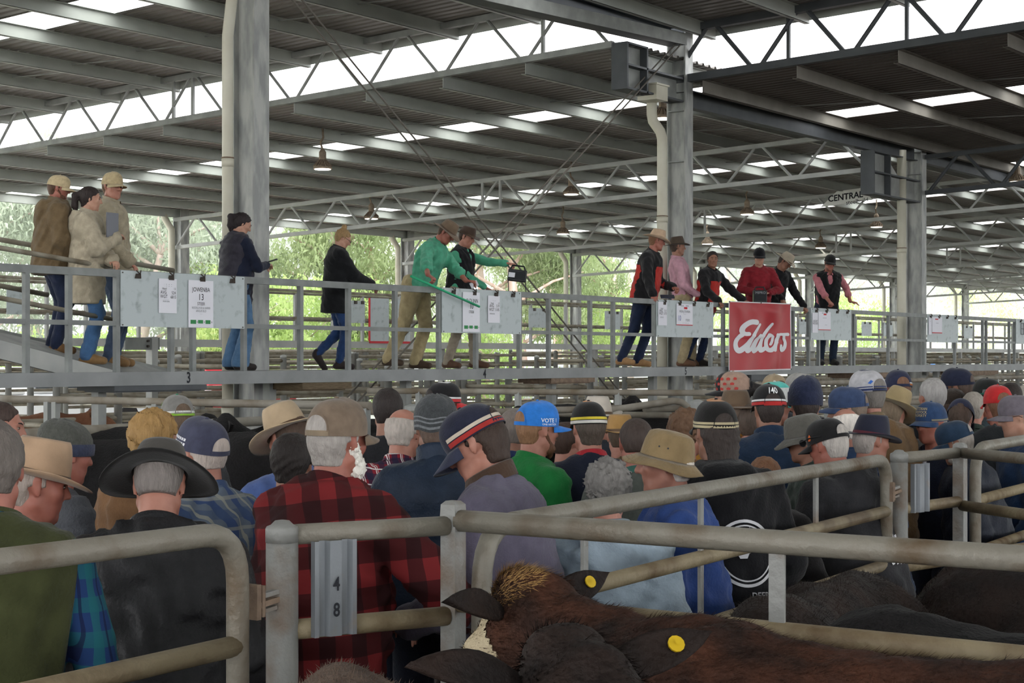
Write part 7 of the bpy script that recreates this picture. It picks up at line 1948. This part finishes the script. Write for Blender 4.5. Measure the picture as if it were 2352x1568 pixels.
def ute(label, px, d, c, rot):
    x, y, _ = W((px - CX) / FPX * d, d); e = empty('parked_ute', (x, y, 0), rot); tag(e, label, 'vehicle', 'vehicles parked outside')
    paint = mat('car_paint_' + c.strip('#'), c, .3, spec=.6); glass = mat('car_glass', '#30363c', .1, spec=.6); tyre = mat('tyre', '#1c1c1e', .8)
    def lb(x0, x1, y0, y1, z0, z1, nm, mt, tp=0.0):
        me = bpy.data.meshes.new(nm); k = tp
        me.from_pydata([(x0, y0, z0), (x1, y0, z0), (x1, y1, z0), (x0, y1, z0), (x0 + k, y0 + k * .3, z1), (x1 - k, y0 + k * .3, z1), (x1 - k, y1 - k * .3, z1), (x0 + k, y1 - k * .3, z1)], [], [(0, 3, 2, 1), (4, 5, 6, 7), (0, 1, 5, 4), (1, 2, 6, 5), (2, 3, 7, 6), (3, 0, 4, 7)])
        me.materials.append(mt); o = bpy.data.objects.new(nm, me); COL.objects.link(o); o.parent = e
        b = o.modifiers.new('soft', 'BEVEL'); b.width = .05; b.segments = 2
    lb(-2.5, 2.5, -.9, .9, .45, 1.05, 'body', paint, .05); lb(-.6, 1.3, -.82, .82, 1.05, 1.75, 'cabin', paint, .3)
    lb(-.4, 1.1, -.86, .86, 1.15, 1.58, 'window', glass, .2); lb(-2.45, -.7, -.88, .88, 1.05, 1.2, 'tray', paint, .02)
    for sx in (-1.6, 1.6):
        for sy in (-.86, .86):
            mb = MB(); mb.tube([(sx, sy - .1, .36), (sx, sy + .1, .36)], .36, 16); o = poly_obj0('wheel', mb, tyre, e)
    lb(2.46, 2.53, -.8, -.5, .75, .9, 'lamp', mat('tail_lamp', '#c03028', .3)); lb(2.46, 2.53, .5, .8, .75, .9, 'lamp', mat('tail_lamp', '#c03028', .3))
def poly_obj0(name, mb, mt, parent):
    me = bpy.data.meshes.new(name); me.from_pydata(mb.v, [], mb.f); me.materials.append(mt)
    o = bpy.data.objects.new(name, me); COL.objects.link(o); o.parent = parent; return o
for px, d, c, r_, lab in ((60, 47, '#e4e6e8', 0, 'white ute parked at the left under the walkway line'), (330, 49, '#dfe2e6', .1, 'white ute parked behind the wide notice board'), (500, 44, '#c02a38', 1.5, 'red vehicle parked behind the tall column'), (680, 52, '#e6e8ea', 0, 'white ute parked right of the tall column'), (1250, 62, '#dfe3e8', 0, 'white ute parked behind the crossing rods'), (1720, 72, '#c3ccd8', 0, 'pale ute parked behind the banner'), (2130, 80, '#4a86c8', .2, 'blue vehicle parked past the last column')):
    ute(lab, px, dep(px, 36.5 if px < 600 else 37.5), c, r_)

# drifting rain mist over the paddock
mist = bpy.data.materials.new('rain_mist'); mist.use_nodes = True
_nt = mist.node_tree; _nt.nodes.clear()
_o = _nt.nodes.new('ShaderNodeOutputMaterial'); _v = _nt.nodes.new('ShaderNodeVolumeScatter'); _v.inputs['Density'].default_value = .010; _v.inputs['Anisotropy'].default_value = .2
_nt.links.new(_v.outputs[0], _o.inputs['Volume'])
m = MB(); m.box(-60, 220, 38, 130, 0, 16)
tag(m.build('mist', mist), 'pale rain mist hanging over the paddock and trees', 'mist', kind='stuff')
